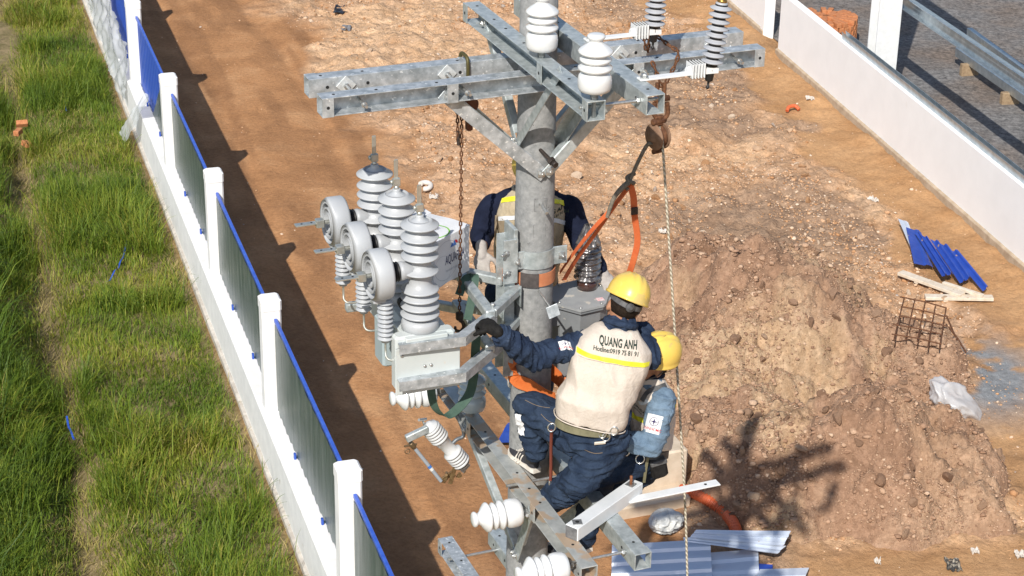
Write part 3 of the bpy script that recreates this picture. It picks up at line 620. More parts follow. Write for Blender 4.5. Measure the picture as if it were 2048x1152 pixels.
# steel channel on the wall
def channel(mb, a, b, w, h, side, up=ZA, th=.006):
    """C channel a->b: web on the -side face, flanges reach towards side; w flange width, h web height"""
    a = Vector(a); b = Vector(b); d = (b - a); L_ = d.length; d.normalize(); side = Vector(side); side = (side - d * side.dot(d)).normalized(); up = side.cross(d); up = up if up.z > -.001 else -up
    c = (a + b) / 2
    mb.bev(c - side * (w / 2 - th / 2), side * th / 2, up * h / 2, d * L_ / 2, .0015)
    for q in (-1, 1): mb.bev(c + side * th / 2 + up * q * (h / 2 - th / 2), side * (w / 2 - th / 2 - .0002), up * th / 2, d * (L_ / 2 - .0005), .0015)
    return mb
pa = W1 + WN * .08 + ZA * 1.0
M_PUR = mat('purlin_zinc', (.34, .40, .44), .32, .75, color2=(.50, .56, .60), vscale=9, stretch=(1, 1, 1))
ca_ = gz(1700, 74, 1.20); ca_ = W1 + WD * (ca_ - W1).dot(WD) + WN * .10
single('steel_channel', channel(MB(), ca_ + ZA * 1.215, ca_ + WD * 9 + ZA * 1.215, .19, .075, -WN * .2 + ZA), M_PUR, 'galvanized steel channel lying along the top of the long white wall', 'steel channel', ca_)
# white column + girt
cb = W1 + WD * 1.45 + WN * .95
cx = gz(1768, 110, 1.0); cb = Vector((cx.x + .06, cx.y + .5, 0))
T = Thing('steel_column', 'white painted steel column rising behind the white wall, top right', 'column', cb)
cd = WD; cn = WN
T.part('flange', MB().bev(cb + ZA * 2.5 + cd * .16, cn * .20, cd * .014, ZA * 2.5, .003), WHITEM)
T.part('flange', MB().bev(cb + ZA * 2.5 - cd * .16, cn * .20, cd * .014, ZA * 2.5, .003), WHITEM)
T.part('web', MB().bev(cb + ZA * 2.5, cn * .012, cd * .146, ZA * 2.5, .002), WHITEM)
T.part('base_plate', MB().bev(cb + ZA * .06, cn * .25, cd * .25, ZA * .012, .003), WHITEM)
g1 = gz(1806, 2, 1.7); g2 = gz(2070, 182, 1.7); gd = (g2 - g1).normalized()
T = Thing('steel_girt', 'galvanized girt running right from the white column above the yard', 'steel beam', g1)
T.part('girt_channel', channel(MB(), g1 - gd * .3, g2 + gd * 4, .10, .22, -WN + ZA * .2, th=.006), M_PUR)
ge = g2 + gd * 3.9; T.part('end_post', MB().bev(Vector((ge.x, ge.y, .78)), WN * .06, WD * .06, ZA * .78, .004), WHITEM)
T.part('girt_lip', MB().bar(g1 - gd * .3 + ZA * .12 - WN * .06, g2 + gd * 4 + ZA * .12 - WN * .06, .03, .012), M_PUR)
for a_, b_, z_, w_2, lab in (((1938, 66), (2100, 185), .3, .2, 'blue-grey purlin lying in the yard, farther of the two at the right edge'), ((1915, 103), (2100, 232), .3, .16, 'pale purlin lying in the yard nearer the wall, at the right edge')):
    p1, p2 = gz(*a_, z_), gz(*b_, z_); T = Thing('steel_purlin', lab, 'purlin', p1, 'purlins stored in the yard')
    T.part('purlin_channel', channel(MB(), p1, p2, w_2, .09, ZA * -1 + WN * .05), M_PUR)
    for q in (.15, .6):
        c = p1.lerp(p2, q); T.part('timber_block', MB().bev(Vector((c.x, c.y, .13)), WN * .16, WD * .05, ZA * .115, .006), mat('old_timber', (.25, .17, .10), .85, color2=(.36, .26, .16), vscale=20))
# off-frame roof frame members that throw the bar shadows seen on the yard
for k, (so, z_) in enumerate(((1.9, 3.6), (4.2, 3.6), (6.6, 3.6))):
    p1 = W1 + WN * so - WD * 9 + ZA * z_; p2 = W1 + WN * so + WD * 12 + ZA * z_
    T = Thing('roof_beam', 'high steel frame beam over the yard, only its bar shadow shows, %s from the wall' % ('first', 'second', 'third')[k], 'steel beam', p1, 'frame beams over the yard')
    T.part('beam_channel', channel(MB(), p1, p2, .12, .32, ZA), M_PUR)
    for e in (p1, p2): T.part('support_post', MB().bev(Vector((e.x, e.y, z_ / 2 - .1)), WN * .08, WD * .08, ZA * (z_ / 2 - .07), .004), WHITEM)
# brick stack
bc = gz(1652, 30, .6); bc = Vector((bc.x, bc.y, .06))
T = Thing('brick_stack', 'orange stack of hollow bricks behind the white wall, top right', 'bricks', bc)
bme = MB().bev((0, 0, 0), (.096, 0, 0), (0, .046, 0), (0, 0, .042), .005).mesh('brick'); bme.materials.append(M_BRICK)
for lay in range(6):
    for ring_, cnt, rr in ((0, 27, .42), (1, 16, .25), (2, 5, .08)):
        for i in range(cnt):
            a = 6.2832 * (i + .5 * (lay % 2)) / cnt + random.uniform(-.03, .03)
            if lay == 5 and random.random() < .25: continue
            T.inst('brick', bme, bc + Vector((rr * 1.15 * math.cos(a), rr * math.sin(a), .05 + lay * .088)), Matrix.Rotation(a + random.uniform(-.05, .05), 3, 'Z'))
T.part('pallet', MB().bev(bc, (.5, 0, 0), (0, .45, 0), (0, 0, .02), .004), mat('old_timber', (.25, .17, .10)))
# ================================================================== POLE
def pr(z): return .104 + (7.5 - z) * .0068
pole = Thing('utility_pole', 'round grey concrete utility pole standing in the middle of the picture', 'utility pole', U(0, 0, 0))
pole.part('shaft', MB().lathe(U(0, 0, -.3), ZA, [(pr(z), z + .3) for z in (-.3, 0, 2, 4, 5, 6, 7, 8, 9.2)], 48), CONC)
fr = Vector((.12, -1, 0)).normalized()
def on_pole(x, y):                                             # point of the pole face seen at a photo place
    d = ray(x, y); best = None
    for k in range(400):
        q = 8.5 + k * .01; p = CO + d * (q / d.y * 1.0)
        if (p.xy - P0.xy).length <= pr(p.z): return p
    return CO + d * (9.9 / d.y)
for (x, y, sq) in ((1084, 252, 1), (1081, 409, 1), (1079, 461, 1), (1077, 645, 1), (1066, 1121, 0), (1076, 745, 0), (1090, 30, 0)):
    p = on_pole(x, y); n = Vector((p.x - P0.x, p.y - P0.y, 0)).normalized(); s = n.cross(ZA)
    pole.part('bolt_hole', MB().lathe(p - n * .004, n, [(.0095, 0), (.0095, .0055)], 14, True), BLACKH)
    if sq:
        mb = MB()
        for q in (-1, 1):
            mb.bev(p + ZA * q * .036 - n * .004, s * .034, n * .0052, ZA * .0016, .0005)
            mb.bev(p + s * q * .034 - n * .0055, s * .0014, n * .0055, ZA * .036, .0005)
        pole.part('cast_mark', mb, CONCD)
def bolt(mb, p, d, L=.05, r=.008, nut=.016, plate=0):
    d = Vector(d).normalized(); mb.lathe(p, d, [(r, -.02), (r, L), (r * .7, L + .004)], 10)
    mb.hexn(Vector(p) + d * .006, d, nut, .013)
    if plate:
        _, s, u = frame_from(d); a = (s + u).normalized(); mb.bev(Vector(p) + d * .003, s * plate, u * plate, d * .003, .001)
    return mb
for (x0, y0, x1, y1, m, r) in ((1081, 300, 1108, 327, DARKIRON, .010), (1083, 408, 1092, 424, BOLT, .009), (1076, 580, 1103, 618, BOLT, .006)):
    p = on_pole(x0, y0); L_ = .13 if m is DARKIRON else .09 if r > .008 else .2
    q = gz(x1, y1, p.z) if m is not BOLT else p + (atY(x1, y1, p.y - L_ * .8) - p).normalized() * L_
    if m is DARKIRON: q = atY(x1, y1, p.y - .10)
    mb = MB().tube([p - (q - p).normalized() * .03, q], r, 10)
    if m is DARKIRON: mb.hexn(q - (q - p).normalized() * .035, q - p, .022, .025); mb.lathe(q, q - p, [(.017, -.005), (.017, .018)], 12)
    pole.part('through_bolt', mb, m)
    if r < .008: pole.part('square_washer', MB().bev(q, Vector((.030, .006, .012)), Vector((-.010, .006, .030)), (q - p).normalized() * .0025, .001), GALV)
# pole half clamp at the recloser bracket
zc = gv(1085, 522, .12).z
def band(z, r, h, a0, a1, th=.007, n=26):
    V = []; Fc = []
    for i in range(n + 1):
        a = a0 + (a1 - a0) * i / n; e = UA * math.cos(a) + VA * math.sin(a)
        V += [U(0, 0, z - h / 2) + e * r, U(0, 0, z + h / 2) + e * r, U(0, 0, z + h / 2) + e * (r + th), U(0, 0, z - h / 2) + e * (r + th)]
    for i in range(n):
        for k in range(4): Fc.append((i * 4 + k, i * 4 + 4 + k, i * 4 + 4 + (k + 1) % 4, i * 4 + (k + 1) % 4))
    Fc += [(3, 2, 1, 0), (4 * n, 4 * n + 1, 4 * n + 2, 4 * n + 3)]
    return MB().add(V, Fc)
T = Thing('pole_clamp', 'galvanized half clamp with bolted ears round the pole above the orange sling', 'clamp', U(0, .11, zc))
T.part('clamp_band', band(zc, pr(zc) + .004, .10, R(35), R(145)), GALVD)
for q in (-1, 1):
    c = U(q * .125, .072, zc); e = (UA * q + VA * .0).normalized()
    T.part('clamp_ear', MB().bev(c, e * .042, VA * .005, ZA * .052, .002), GALVD)
    bm_ = MB(); bolt(bm_, c + UA * q * .008 + VA * .005, VA, .03, .008, .015, .018); T.part('bolt', bm_, BOLT)

# ------------------------------------------------------------------ crossarms
def crossarm(name, label, a, b, side, plates, m=GALV, w=.09, h=.10, holes=(), end_plates=(0, 1), group=None):
    """C channel a->b (top centre line), web against the pole, open towards side; plates close the open side"""
    a = Vector(a); b = Vector(b); d = (b - a).normalized(); side = Vector(side); dz = -ZA * h / 2
    T = Thing(name, label, 'crossarm', (a + b) / 2 + dz * 2, group)
    T.part('channel', channel(MB(), a + dz, b + dz, w, h, side), m)
    L_ = (b - a).length
    for t in [.031 / L_ if e == 0 else 1 - .031 / L_ for e in end_plates] + list(plates):
        c = a.lerp(b, t) + dz; T.part('closing_plate', MB().bev(c + side * (w / 2 + .0035), d * .03, ZA * (h / 2 + .001), side * .003, .001), m)
        hp = MB(); hp.lathe(c + side * (w / 2 + .0062), side, [(.0085, 0), (.0085, .0012)], 12); T.part('bolt_hole', hp, BLACKH)
    for t in holes:
        c = a.lerp(b, t) + ZA * .0002; T.part('bolt_hole', MB().lathe(c, ZA, [(.008, -.002), (.008, .0010)], 12), BLACKH)
        c2 = a.lerp(b, t * .97 + .01) + dz - side * (w / 2 + .0002); T.part('bolt_hole', MB().lathe(c2, -side, [(.009, -.002), (.009, .0012)], 12), BLACKH)
    return T
ZT = 7.95; HW = .147
cf = crossarm('crossarm', 'upper left-right galvanized crossarm, the nearer one on the front of the pole', U(-1.235, HW, ZT), U(1.24, HW, ZT), VA, (((gv(905, 178, .19) - P0).dot(UA) + 1.235) / 2.475, ((gv(1277, 130, .19) - P0).dot(UA) + 1.235) / 2.475), holes=(.03, .12, .25, .45, .56, .75, .9), group='upper crossarms')
cb_ = crossarm('crossarm', 'upper left-right galvanized crossarm, the farther one behind the pole', U(-1.215, -HW, ZT), U(1.265, -HW, ZT), -VA, (.35, .64), holes=(.03, .12, .33, .62, .75, .97), group='upper crossarms')
ZN = 8.115; UL = -.147; UR = .152
nl = crossarm('crossarm', 'upper near-far crossarm carrying the two white pin insulators', U(UL, -.60, ZN), U(UL, 1.09, ZN), -UA, (((gu(1080, 138, UL - .045) - P0).dot(VA) + .60) / 1.69,), holes=(.05, .2, .3, .45, .8), m=GALVD, group='upper crossarms')
nr = crossarm('crossarm', 'upper near-far crossarm carrying the two grey surge arresters', U(UR, -.62, ZN), U(UR, 1.10, ZN), UA, (.5,), holes=(.12, .3, .62, .95), m=GALVD, group='upper crossarms')
# tie bolts with square washers
for (u, z) in ((-1.02, ZT - .05), (-.47, ZT - .05), (.52, ZT - .05), (1.08, ZT - .05)):
    mb = MB().tube([U(u, -HW - .09, z), U(u, HW + .10, z)], .0085, 10)
    (cf.part('tie_bolt', mb, BOLT))
    for v, s in ((-HW + .047, 1), (HW - .047, -1)): cf.part('square_washer', MB().bev(U(u, v + s * .003, z), (UA + ZA) * .027, (UA - ZA) * .027, VA * .003, .001), mat('washer_zinc', (.50, .52, .52), .5, .3, color2=(.68, .70, .70), vscale=40))
    for v in (-HW + .053, HW + .052): cf.part('nut', MB().hexn(U(u, v, z), VA, .017, .014), BOLT)
mb = MB().tube([U(UL - .06, 1.02, ZN - .05), U(UR + .05, 1.02, ZN - .05)], .0085, 10); nl.part('tie_bolt', mb, BOLT)
nl.part('nut', MB().hexn(U(UR - .062, 1.02, ZN - .05), UA, .017, .016), BOLT)
# braces
def brace(label, a, b, w=.055, m=GALV, flat=VA, group='crossarm braces', name='crossarm_brace'):
    a = Vector(a); b = Vector(b); d = (b - a).normalized(); flat = Vector(flat); flat = (flat - d * flat.dot(d)).normalized(); s = d.cross(flat)
    if s.z < 0: s = -s
    T = Thing(name, label, 'brace', b, group); c = (a + b) / 2; L_ = (b - a).length / 2
    T.part('flat_leg', MB().bev(c, s * w / 2, flat * .003, d * L_, .0012), m)
    T.part('turned_leg', MB().bev(c + s * (w / 2 + .0005) - flat * (w * .45), s * .003, flat * (w * .45), d * (L_ - .06), .0012), m)
    for p in (a + d * .04, b - d * .03):
        bm_ = MB(); bolt(bm_, p + flat * .003, flat, .022, .008, .016, .02); T.part('bolt', bm_, BOLT)
    return T
vF = pr(7.35) + .012
pb = gv(1089, 352, vF)
brace('long left brace of the nearer left-right crossarm, down to the pole front', gv(884, 186, .150), pb + VA * .002, .07, GALV)
brace('long right brace of the nearer left-right crossarm, down to the pole front', gv(1278, 140, .150), pb + VA * .012 + ZA * .01, .06, GALVD)
pl_ = gu(1032, 290, -.115)
brace('thin far brace on the left of the pole under the insulator crossarm', gu(966, 32, UL), pl_, .045, GALVD, -UA)
brace('nearer brace on the left side of the pole, under the insulator crossarm', gu(1122, 140, UL), pl_ + VA * .015 - UA * .008, .05, GALVD, -UA)
pr_ = U(.112, .0, 7.42)
brace('broad near brace right of the pole, under the arrester crossarm', U(UR, .50, ZN - .10), pr_, .06, GALVD, UA)
brace('far brace right of the pole, mostly behind it', U(UR, -.5, ZN - .10), pr_ - VA * .02 + UA * .008, .045, GALVD, UA)
brace('left brace of the farther left-right crossarm, behind the pole', U(-.5, -HW - .05, ZT - .1), U(-.02, -vF, 7.38), .05, GALVD, -VA)
brace('right brace of the farther left-right crossarm, behind the pole', U(.5, -HW - .05, ZT - .1), U(.02, -vF - .008, 7.38), .05, GALVD, -VA)

# ------------------------------------------------------------------ insulators
def shed_profile(core, sheds, z0, z1, droop=.010, th=.006):
    P = [(core, z0)]
    for z, r in sorted(sheds):
        P += [(core, z - droop - th * .6), (r - .006, z - droop * 1.0 - th * .4), (r, z - droop * .55), (r - .002, z - droop * .3), (core + (r - core) * .35, z + droop * .6), (core, z + droop * 1.3)]
    P.append((core, z1)); return P
PIN = [(.020, 0), (.058, .002), (.074, .010), (.081, .028), (.082, .06), (.079, .080), (.070, .092), (.060, .098), (.060, .104), (.079, .112), (.083, .119), (.081, .126), (.060, .139), (.058, .146), (.073, .154), (.077, .161), (.074, .167),
       (.059, .178), (.057, .184), (.074, .190), (.083, .196), (.084, .202), (.080, .209), (.060, .225), (.042, .237), (.033, .247), (.031, .255), (.038, .262), (.043, .268), (.043, .277), (.036, .284), (.015, .287), (0, .287)]
def pin_insulator(label, base, axis, m=PORC, sc=1.0, group='pin insulators', pin=.10):
    axis = Vector(axis).normalized(); base = Vector(base)
    T = Thing('pin_insulator', label, 'insulator', base, group)
    T.part('porcelain_body', MB().lathe(base + axis * .035, axis, [(r * sc, h * sc) for r, h in PIN], 40), m)
    T.part('pin', MB().lathe(base, axis, [(.011, -pin), (.011, .005), (.020, .006), (.020, .030), (.028, .031), (.028, .0375)], 14), BOLT)
    T.part('nut', MB().hexn(base + axis * .001, axis, .020, .013), BOLT)
    return T
p = gu(1097, 112, UL); vI = (p - P0).dot(VA)
pin_insulator('white porcelain pin insulator standing right at the pole, farther of the upright white pair', U(UL, (gz(1097, 112, ZN) - P0).dot(VA), ZN), ZA)
pin_insulator('white porcelain pin insulator standing on the near end of its crossarm', U(UL, (gz(1200, 196, ZN) - P0).dot(VA), ZN), ZA)
def arrester(label, root, length, axis, top):
    T = Thing('surge_arrester', label, 'surge arrester', root, 'surge arresters')
    e = root + UA * length; side = VA
    arm = MB().bev((root + e) / 2 + ZA * .006, UA * (length / 2), VA * .024, ZA * .005, .002); T.part('bracket_arm', arm, WHITEM)
    bm_ = MB(); bolt(bm_, root + UA * .03 + ZA * .011, ZA, .018, .008, .016, .02); T.part('bolt', bm_, BOLT); bm_ = MB(); bolt(bm_, root + UA * (length * .78) + ZA * .013, ZA, .03, .007, .013); T.part('bolt', bm_, BOLT)
    ins = MB(); h0 = root + UA * (length * .80) + ZA * .02
    ins.lathe(root + UA * (length * .74) + ZA * .022, UA, [(.016, 0), (.02, .005), (.022, .10)] , 20)
    for k in range(5): ins.bev(root + UA * (length * .80 + k * .016) + ZA * .024, UA * .003, VA * .040, ZA * (.038), .008)
    ins.prism([e + ZA * .0 - VA * .02 - UA * .03, e + ZA * .0 + VA * .02 - UA * .03, e + UA * .075 + VA * .028, e + UA * .075 - VA * .028], ZA * .03)
    T.part('insulating_bracket', ins, WHITEM)
    ax = Vector(axis).normalized(); b0 = e + UA * .045 + ZA * .014
    T.part('disconnector', MB().lathe(b0, -ax, [(.026, -.02), (.026, .002), (.022, .006), (.020, .055), (.014, .06), (.006, .061), (.006, .085), (.009, .086), (.009, .094), (.003, .102)], 18), BLACKR)
    zs = [.045 + k * .0335 for k in range(9)]
    prof = shed_profile(.030, [(z, .0555) for z in zs], .018, .335, .007, .007); T.part('silicone_sheds', MB().lathe(b0, ax, prof + [(.022, .34)], 32), POLY)
    T.part('housing_core', MB().lathe(b0, ax, [(.0312, .018), (.0312, .33)], 24), BLACKR)
    T.part('terminal_stud', MB().lathe(b0, ax, [(.024, .338), (.024, .352), (.013, .354), (.013, .366), (.008, .367), (.008, .385), (.011, .386), (.011, .394), (.004, .405)], 14), BRASS)
tilt = (ZA + UA * .13 - VA * .02)
arrester('grey ribbed surge arrester on a white bracket, left one cut by the top edge', U(UR + .01, (gz(1172, 82, ZN) - P0).dot(VA), ZN + .001), .345, ZA + UA * .03, 0)
arrester('grey ribbed surge arrester on a white bracket, right one with the brass tip', U(UR + .01, (gz(1272, 162, ZN) - P0).dot(VA), ZN + .001), .345, tilt, 0)

# ------------------------------------------------------------------ lower crossarms
ZL = 5.6
ll = crossarm('crossarm', 'lower near-far crossarm the climber in black shoes stands on', U(-.152, -1.06, ZL), U(-.152, 1.22, ZL), -UA, (((gu(938, 838, -.197) - P0).dot(VA) + 1.06) / 2.28, ((gu(1066, 1030, -.197) - P0).dot(VA) + 1.06) / 2.28), m=GALVMUD, holes=(.05, .33, .55, .63, .7, .9), group='lower crossarms')
lr = crossarm('crossarm', 'lower near-far crossarm right of the pole with an open box end', U(.160, -1.2, ZL), U(.160, 1.2, ZL), UA, (.4,), m=GALVD, holes=(.1, .28, .66, .8, .95), group='lower crossarms')
lr.part('tie_bolt', MB().tube([U(-.22, 1.08, ZL - .05), U(.23, 1.08, ZL - .05)], .0085, 10), BOLT)
lr.part('nut', MB().hexn(U(.093, 1.08, ZL - .05), UA, .018, .016), BOLT); lr.part('nut', MB().hexn(U(-.215, 1.08, ZL - .05), UA, .018, .014), BOLT)
lr.part('pole_bolt', MB().tube([U(-.23, .23, ZL - .05), U(.24, .23, ZL - .05)], .009, 10), BOLT)
Z3 = 4.5
l3 = crossarm('crossarm', 'lowest near-far crossarm at the bottom edge, left of its pair', U(-.162, -.96, Z3), U(-.162, .5, Z3), -UA, (), m=GALV, holes=(.05, .2), group='lowest crossarms')
r3 = crossarm('crossarm', 'lowest near-far crossarm at the bottom edge, beside the pole', U(.165, -.94, Z3), U(.165, .5, Z3), UA, (), m=GALVD, holes=(.06, .2), group='lowest crossarms')
l3.part('tie_bolt', MB().tube([U(-.21, -.78, Z3 - .05), U(.20, -.78, Z3 - .05)], .009, 10), BOLT)
pb2 = gu(1033, 1112, -.13)
brace('thin far brace on the left of the pole under the lower crossarm', U(-.195, -.55, ZL - .06), pb2, .045, GALVD, -UA, 'lower crossarm braces')
brace('broad near brace on the left of the pole under the lower crossarm', U(-.195, .50, ZL - .07), pb2 + VA * .01 - UA * .008, .07, GALVD, -UA, 'lower crossarm braces')
brace('near brace on the right of the pole under the lower crossarm', U(.205, .50, ZL - .07), U(.135, 0, 5.0), .06, GALVD, UA, 'lower crossarm braces')
def onL(x, y, off=0): return (gz(x, y, ZL) - P0).dot(VA) + off
pin_insulator('white porcelain insulator coloured blue-grey for shade, standing upright below the recloser', U(-.152, onL(953, 828), ZL), ZA, PORC_SHADED, 1.0)
vH = (gu(1050, 1020, -.2) - P0).dot(VA)
hi = gu(1052, 1021, -.20)
pin_insulator('white insulator lying sideways, pointing left from the lower crossarm beside the pole', U(-.197, (hi - P0).dot(VA), hi.z), -UA + ZA * .02)
pin_insulator('white insulator lying sideways at the bottom edge, below the pole crossarm', U(-.197, 1.10, ZL - .05), -UA + ZA * .02)
pin_insulator('white insulator lying sideways, half hidden under the recloser cabinet', U(-.197, -.96, ZL - .05), -UA + ZA * .02)

# white box beam and flat bar laid across
a = gz(1150, 1048, ZL + .083); b = gz(1268, 965, ZL + .083); d = (b - a).normalized(); s = d.cross(ZA)
M_BOXW = mat('box_beam_paint', (.60, .62, .63), .5, color2=(.70, .71, .71), vscale=6, stretch=(1, 1, 1), spots=(9, .68, (.5, .5, .48)))
T = Thing('box_beam', 'pale square steel beam lying diagonally across the lower crossarms', 'steel beam', a)
T.part('beam_tube', MB().bev((a + b) / 2 - ZA * .041, s * .041, ZA * .041, d * ((b - a).length / 2 + .03), .004), M_BOXW)
T.part('end_cap', MB().bev(a - d * .032 - ZA * .041, s * .036, ZA * .036, d * .0025, .001), mat('end_cap_grey', (.10, .10, .105), .6, color2=(.2, .2, .2), vscale=25))
T.part('washer_plate', MB().bev(a + d * .02 + ZA * .002, (d + s) * .018, (d - s) * .018, ZA * .002, .0005), BOLT); T.part('bolt_hole', MB().lathe(a + d * .02 + ZA * .004, ZA, [(.011, 0), (.011, .0012)], 12), BLACKH)
T.part('stud', MB().lathe(b - d * .03, ZA, [(.0085, -.002), (.0085, .055), (.005, .058)], 10), mat('copper_rust', (.28, .11, .05), .6, .5)); T.part('stud_plate', MB().bev(b - d * .03 + ZA * .002, d * .025, s * .025, ZA * .002, .0005), BOLT)
T.part('stud_below', MB().lathe(a + d * .01 - ZA * .082, -ZA, [(.009, 0), (.009, .12)], 10), BOLT)
a2 = gz(1262, 1000, ZL + .02); b2 = gz(1430, 966, ZL + .02); d = (b2 - a2).normalized(); s = d.cross(ZA)
T = Thing('flat_bar', 'long white flat steel bar with a hole, sticking out right from the lower crossarm', 'steel bar', a2)
T.part('bar_strip', MB().bev((a2 + b2) / 2, s * .03, ZA * .004, d * ((b2 - a2).length / 2 + .02), .0015), WHITEM); T.part('bolt_hole', MB().lathe(b2 - d * .06 + ZA * .0039, ZA, [(.009, 0), (.009, .001)], 12), BLACKH)

# ------------------------------------------------------------------ recloser bracket on the pole
ZU, ZD = 6.68, 6.475
T = Thing('recloser_bracket', 'galvanized triangular steel bracket on the left of the pole, holding the recloser', 'bracket', U(-.16, 0, 6.2))
T.part('mounting_channel', channel(MB(), U(-.165, 0, 6.15), U(-.165, 0, 6.97), .06, .13, -UA), GALVD)
T.part('saddle', MB().bev(U(-.135, -.0, 6.99), UA * .012, VA * .075, ZA * .05, .004), GALVD)
T.part('saddle_plate', MB().bev(U(-.170, .085, 6.86), UA * .042, VA * .005, ZA * .13, .002), GALVD)
bm_ = MB(); bolt(bm_, U(-.19, .09, 6.92), VA * .8 - UA, .06, .008, .015); T.part('clamp_bolt', bm_, BOLT); bm_ = MB(); bolt(bm_, U(-.18, .09, 6.80), VA * .6 - UA, .05, .008, .015); T.part('clamp_bolt', bm_, BOLT)
for zz, hh in ((ZU, 'upper'), (ZD, 'lower')):
    for sv in (1, -1):
        j0 = U(-.15, sv * .06, zz); j1 = U(-.345, sv * .265, zz)
        if sv > 0: j0 = gz(1046, 576 if zz == ZU else 634, zz) - UA * .03; j1 = gz(983, 626, ZU) if zz == ZU else gz(990, 688, ZD)
        T.part('bracket_arm', MB().bar(j0, j1, .055, .05), GALVD)
        if sv > 0: T.part('arm_foot', MB().bev(j0 + UA * .0 - ZA * .03, (j1 - j0).normalized() * .004, VA * .05, ZA * .06, .001), GALVD)
    T.part('cross_tube', MB().bar(gz(984, 630, ZU) - ZA * (ZU - zz) - UA * .005, U(-.345, -.285, zz), .055, .052), GALVD)
    c = MB(); bolt(c, gz(985, 622, ZU) - ZA * (ZU - zz) + ZA * .027, ZA, .01, .007, .013); T.part('bolt', c, BOLT)

# ------------------------------------------------------------------ recloser
UB = -.785
RZ = ZU + .005
rb = Vector(U(UB, 0, 6.3))
rc = Thing('recloser', 'light grey three-phase recloser with ribbed bushings and coiled end rings, left of the pole', 'recloser', rb)
tank = MB().bev(U(-.785, .415, 6.545), UA * .165, VA * .040, ZA * .155, .012).bev(U(-.750, -.06, 6.60), UA * .115, VA * .435, ZA * .095, .02); tk = rc.part('tank', tank, TANKW)
rc.part('cabinet', MB().bev(U(-.88, .12, 6.53), UA * .055, VA * .075, ZA * .13, .012), mat('cabinet_bluegrey', (.30, .37, .39), .4, color2=(.36, .43, .45), vscale=6), None)
rc.part('end_plate', MB().bev(U(-.775, .458, 6.505), UA * .178, VA * .004, ZA * .135, .003), TANKW, tk)
for (uu, zz) in ((-.92, 6.60), (-.63, 6.60), (-.92, 6.415), (-.63, 6.415), (-.795, 6.52), (-.76, 6.52)): rc.part('screw', MB().lathe(U(uu, .462, zz), VA, [(.009, 0), (.009, .006), (.005, .010)], 12), BOLT, tk)
for zz, lab in ((ZU - .025, 'u'), (ZD - .025, 'd')):
    up_ = zz > 6.55
    p0 = gz(796, 686, zz + .02) if up_ else gz(796, 760, zz + .02); p1 = gz(933, 668, zz + .02) if up_ else gz(933, 740, zz + .02); p2 = gz(985, 624, zz + .02) if up_ else gz(1000, 678, zz + .02)
    p1 = p1.lerp(p0, .06)
    mb = MB(); hh = .055
    pts = [p0, p1, p2]
    nrm = Vector((0, 0, 1))
    V = []; 
    def off2(i):
        dd = (pts[min(i + 1, 2)] - pts[max(i - 1, 0)]); dd.z = 0; dd.normalize(); return Vector((-dd.y, dd.x, 0))
    for i, q in enumerate(pts):
        e = off2(i) * -1
        if e.dot(VA) < 0: e = -e
        V += [q + e * .03 + ZA * .0, q - e * .03 + ZA * .0, q - e * .03 - ZA * .008, q + e * .024 - ZA * .008, q + e * .024 - ZA * hh, q + e * .03 - ZA * hh]
    Fc = []
    for i in range(2):
        for k in range(6): Fc.append((i * 6 + k, i * 6 + (k + 1) % 6, i * 6 + 6 + (k + 1) % 6, i * 6 + 6 + k))
    Fc += [(5, 4, 3, 2, 1, 0), (12, 13, 14, 15, 16, 17)]
    mb.add(V, Fc); mb2 = mb.mesh('mounting_arm', rb); bm = bmesh.new(); bm.from_mesh(mb2); bmesh.ops.recalc_face_normals(bm, faces=bm.faces[:]); bm.to_mesh(mb2); bm.free()
    rc.part('mounting_arm', mb2, GALV)
    q0 = U(-.55, -.46, zz); rc.part('mounting_arm', MB().bar(U(-.93, -.49, zz), q0, .05, .05).bar(q0, U(-.345, -.265, zz), .05, .048), GALVD)
BZ = [(7.283, .100), (7.218, .099), (7.165, .099), (7.112, .099)]
BZ2 = [(6.925, .100), (6.880, .101), (6.832, .102), (6.785, .103)]
def stack(o, sheds, core, zlo, zhi):
    P = [(core, zlo)]
    for z, r in sorted(sheds):
        P += [(core, z - .020), (core + .006, z - .015), (r - .008, z - .011), (r - .001, z - .007), (r, z - .003), (r - .004, z + .001), (r - .03, z + .012), (core + .008, z + .021), (core, z + .027)]
    P.append((core, zhi)); return MB().lathe(o, ZA, P, 44)
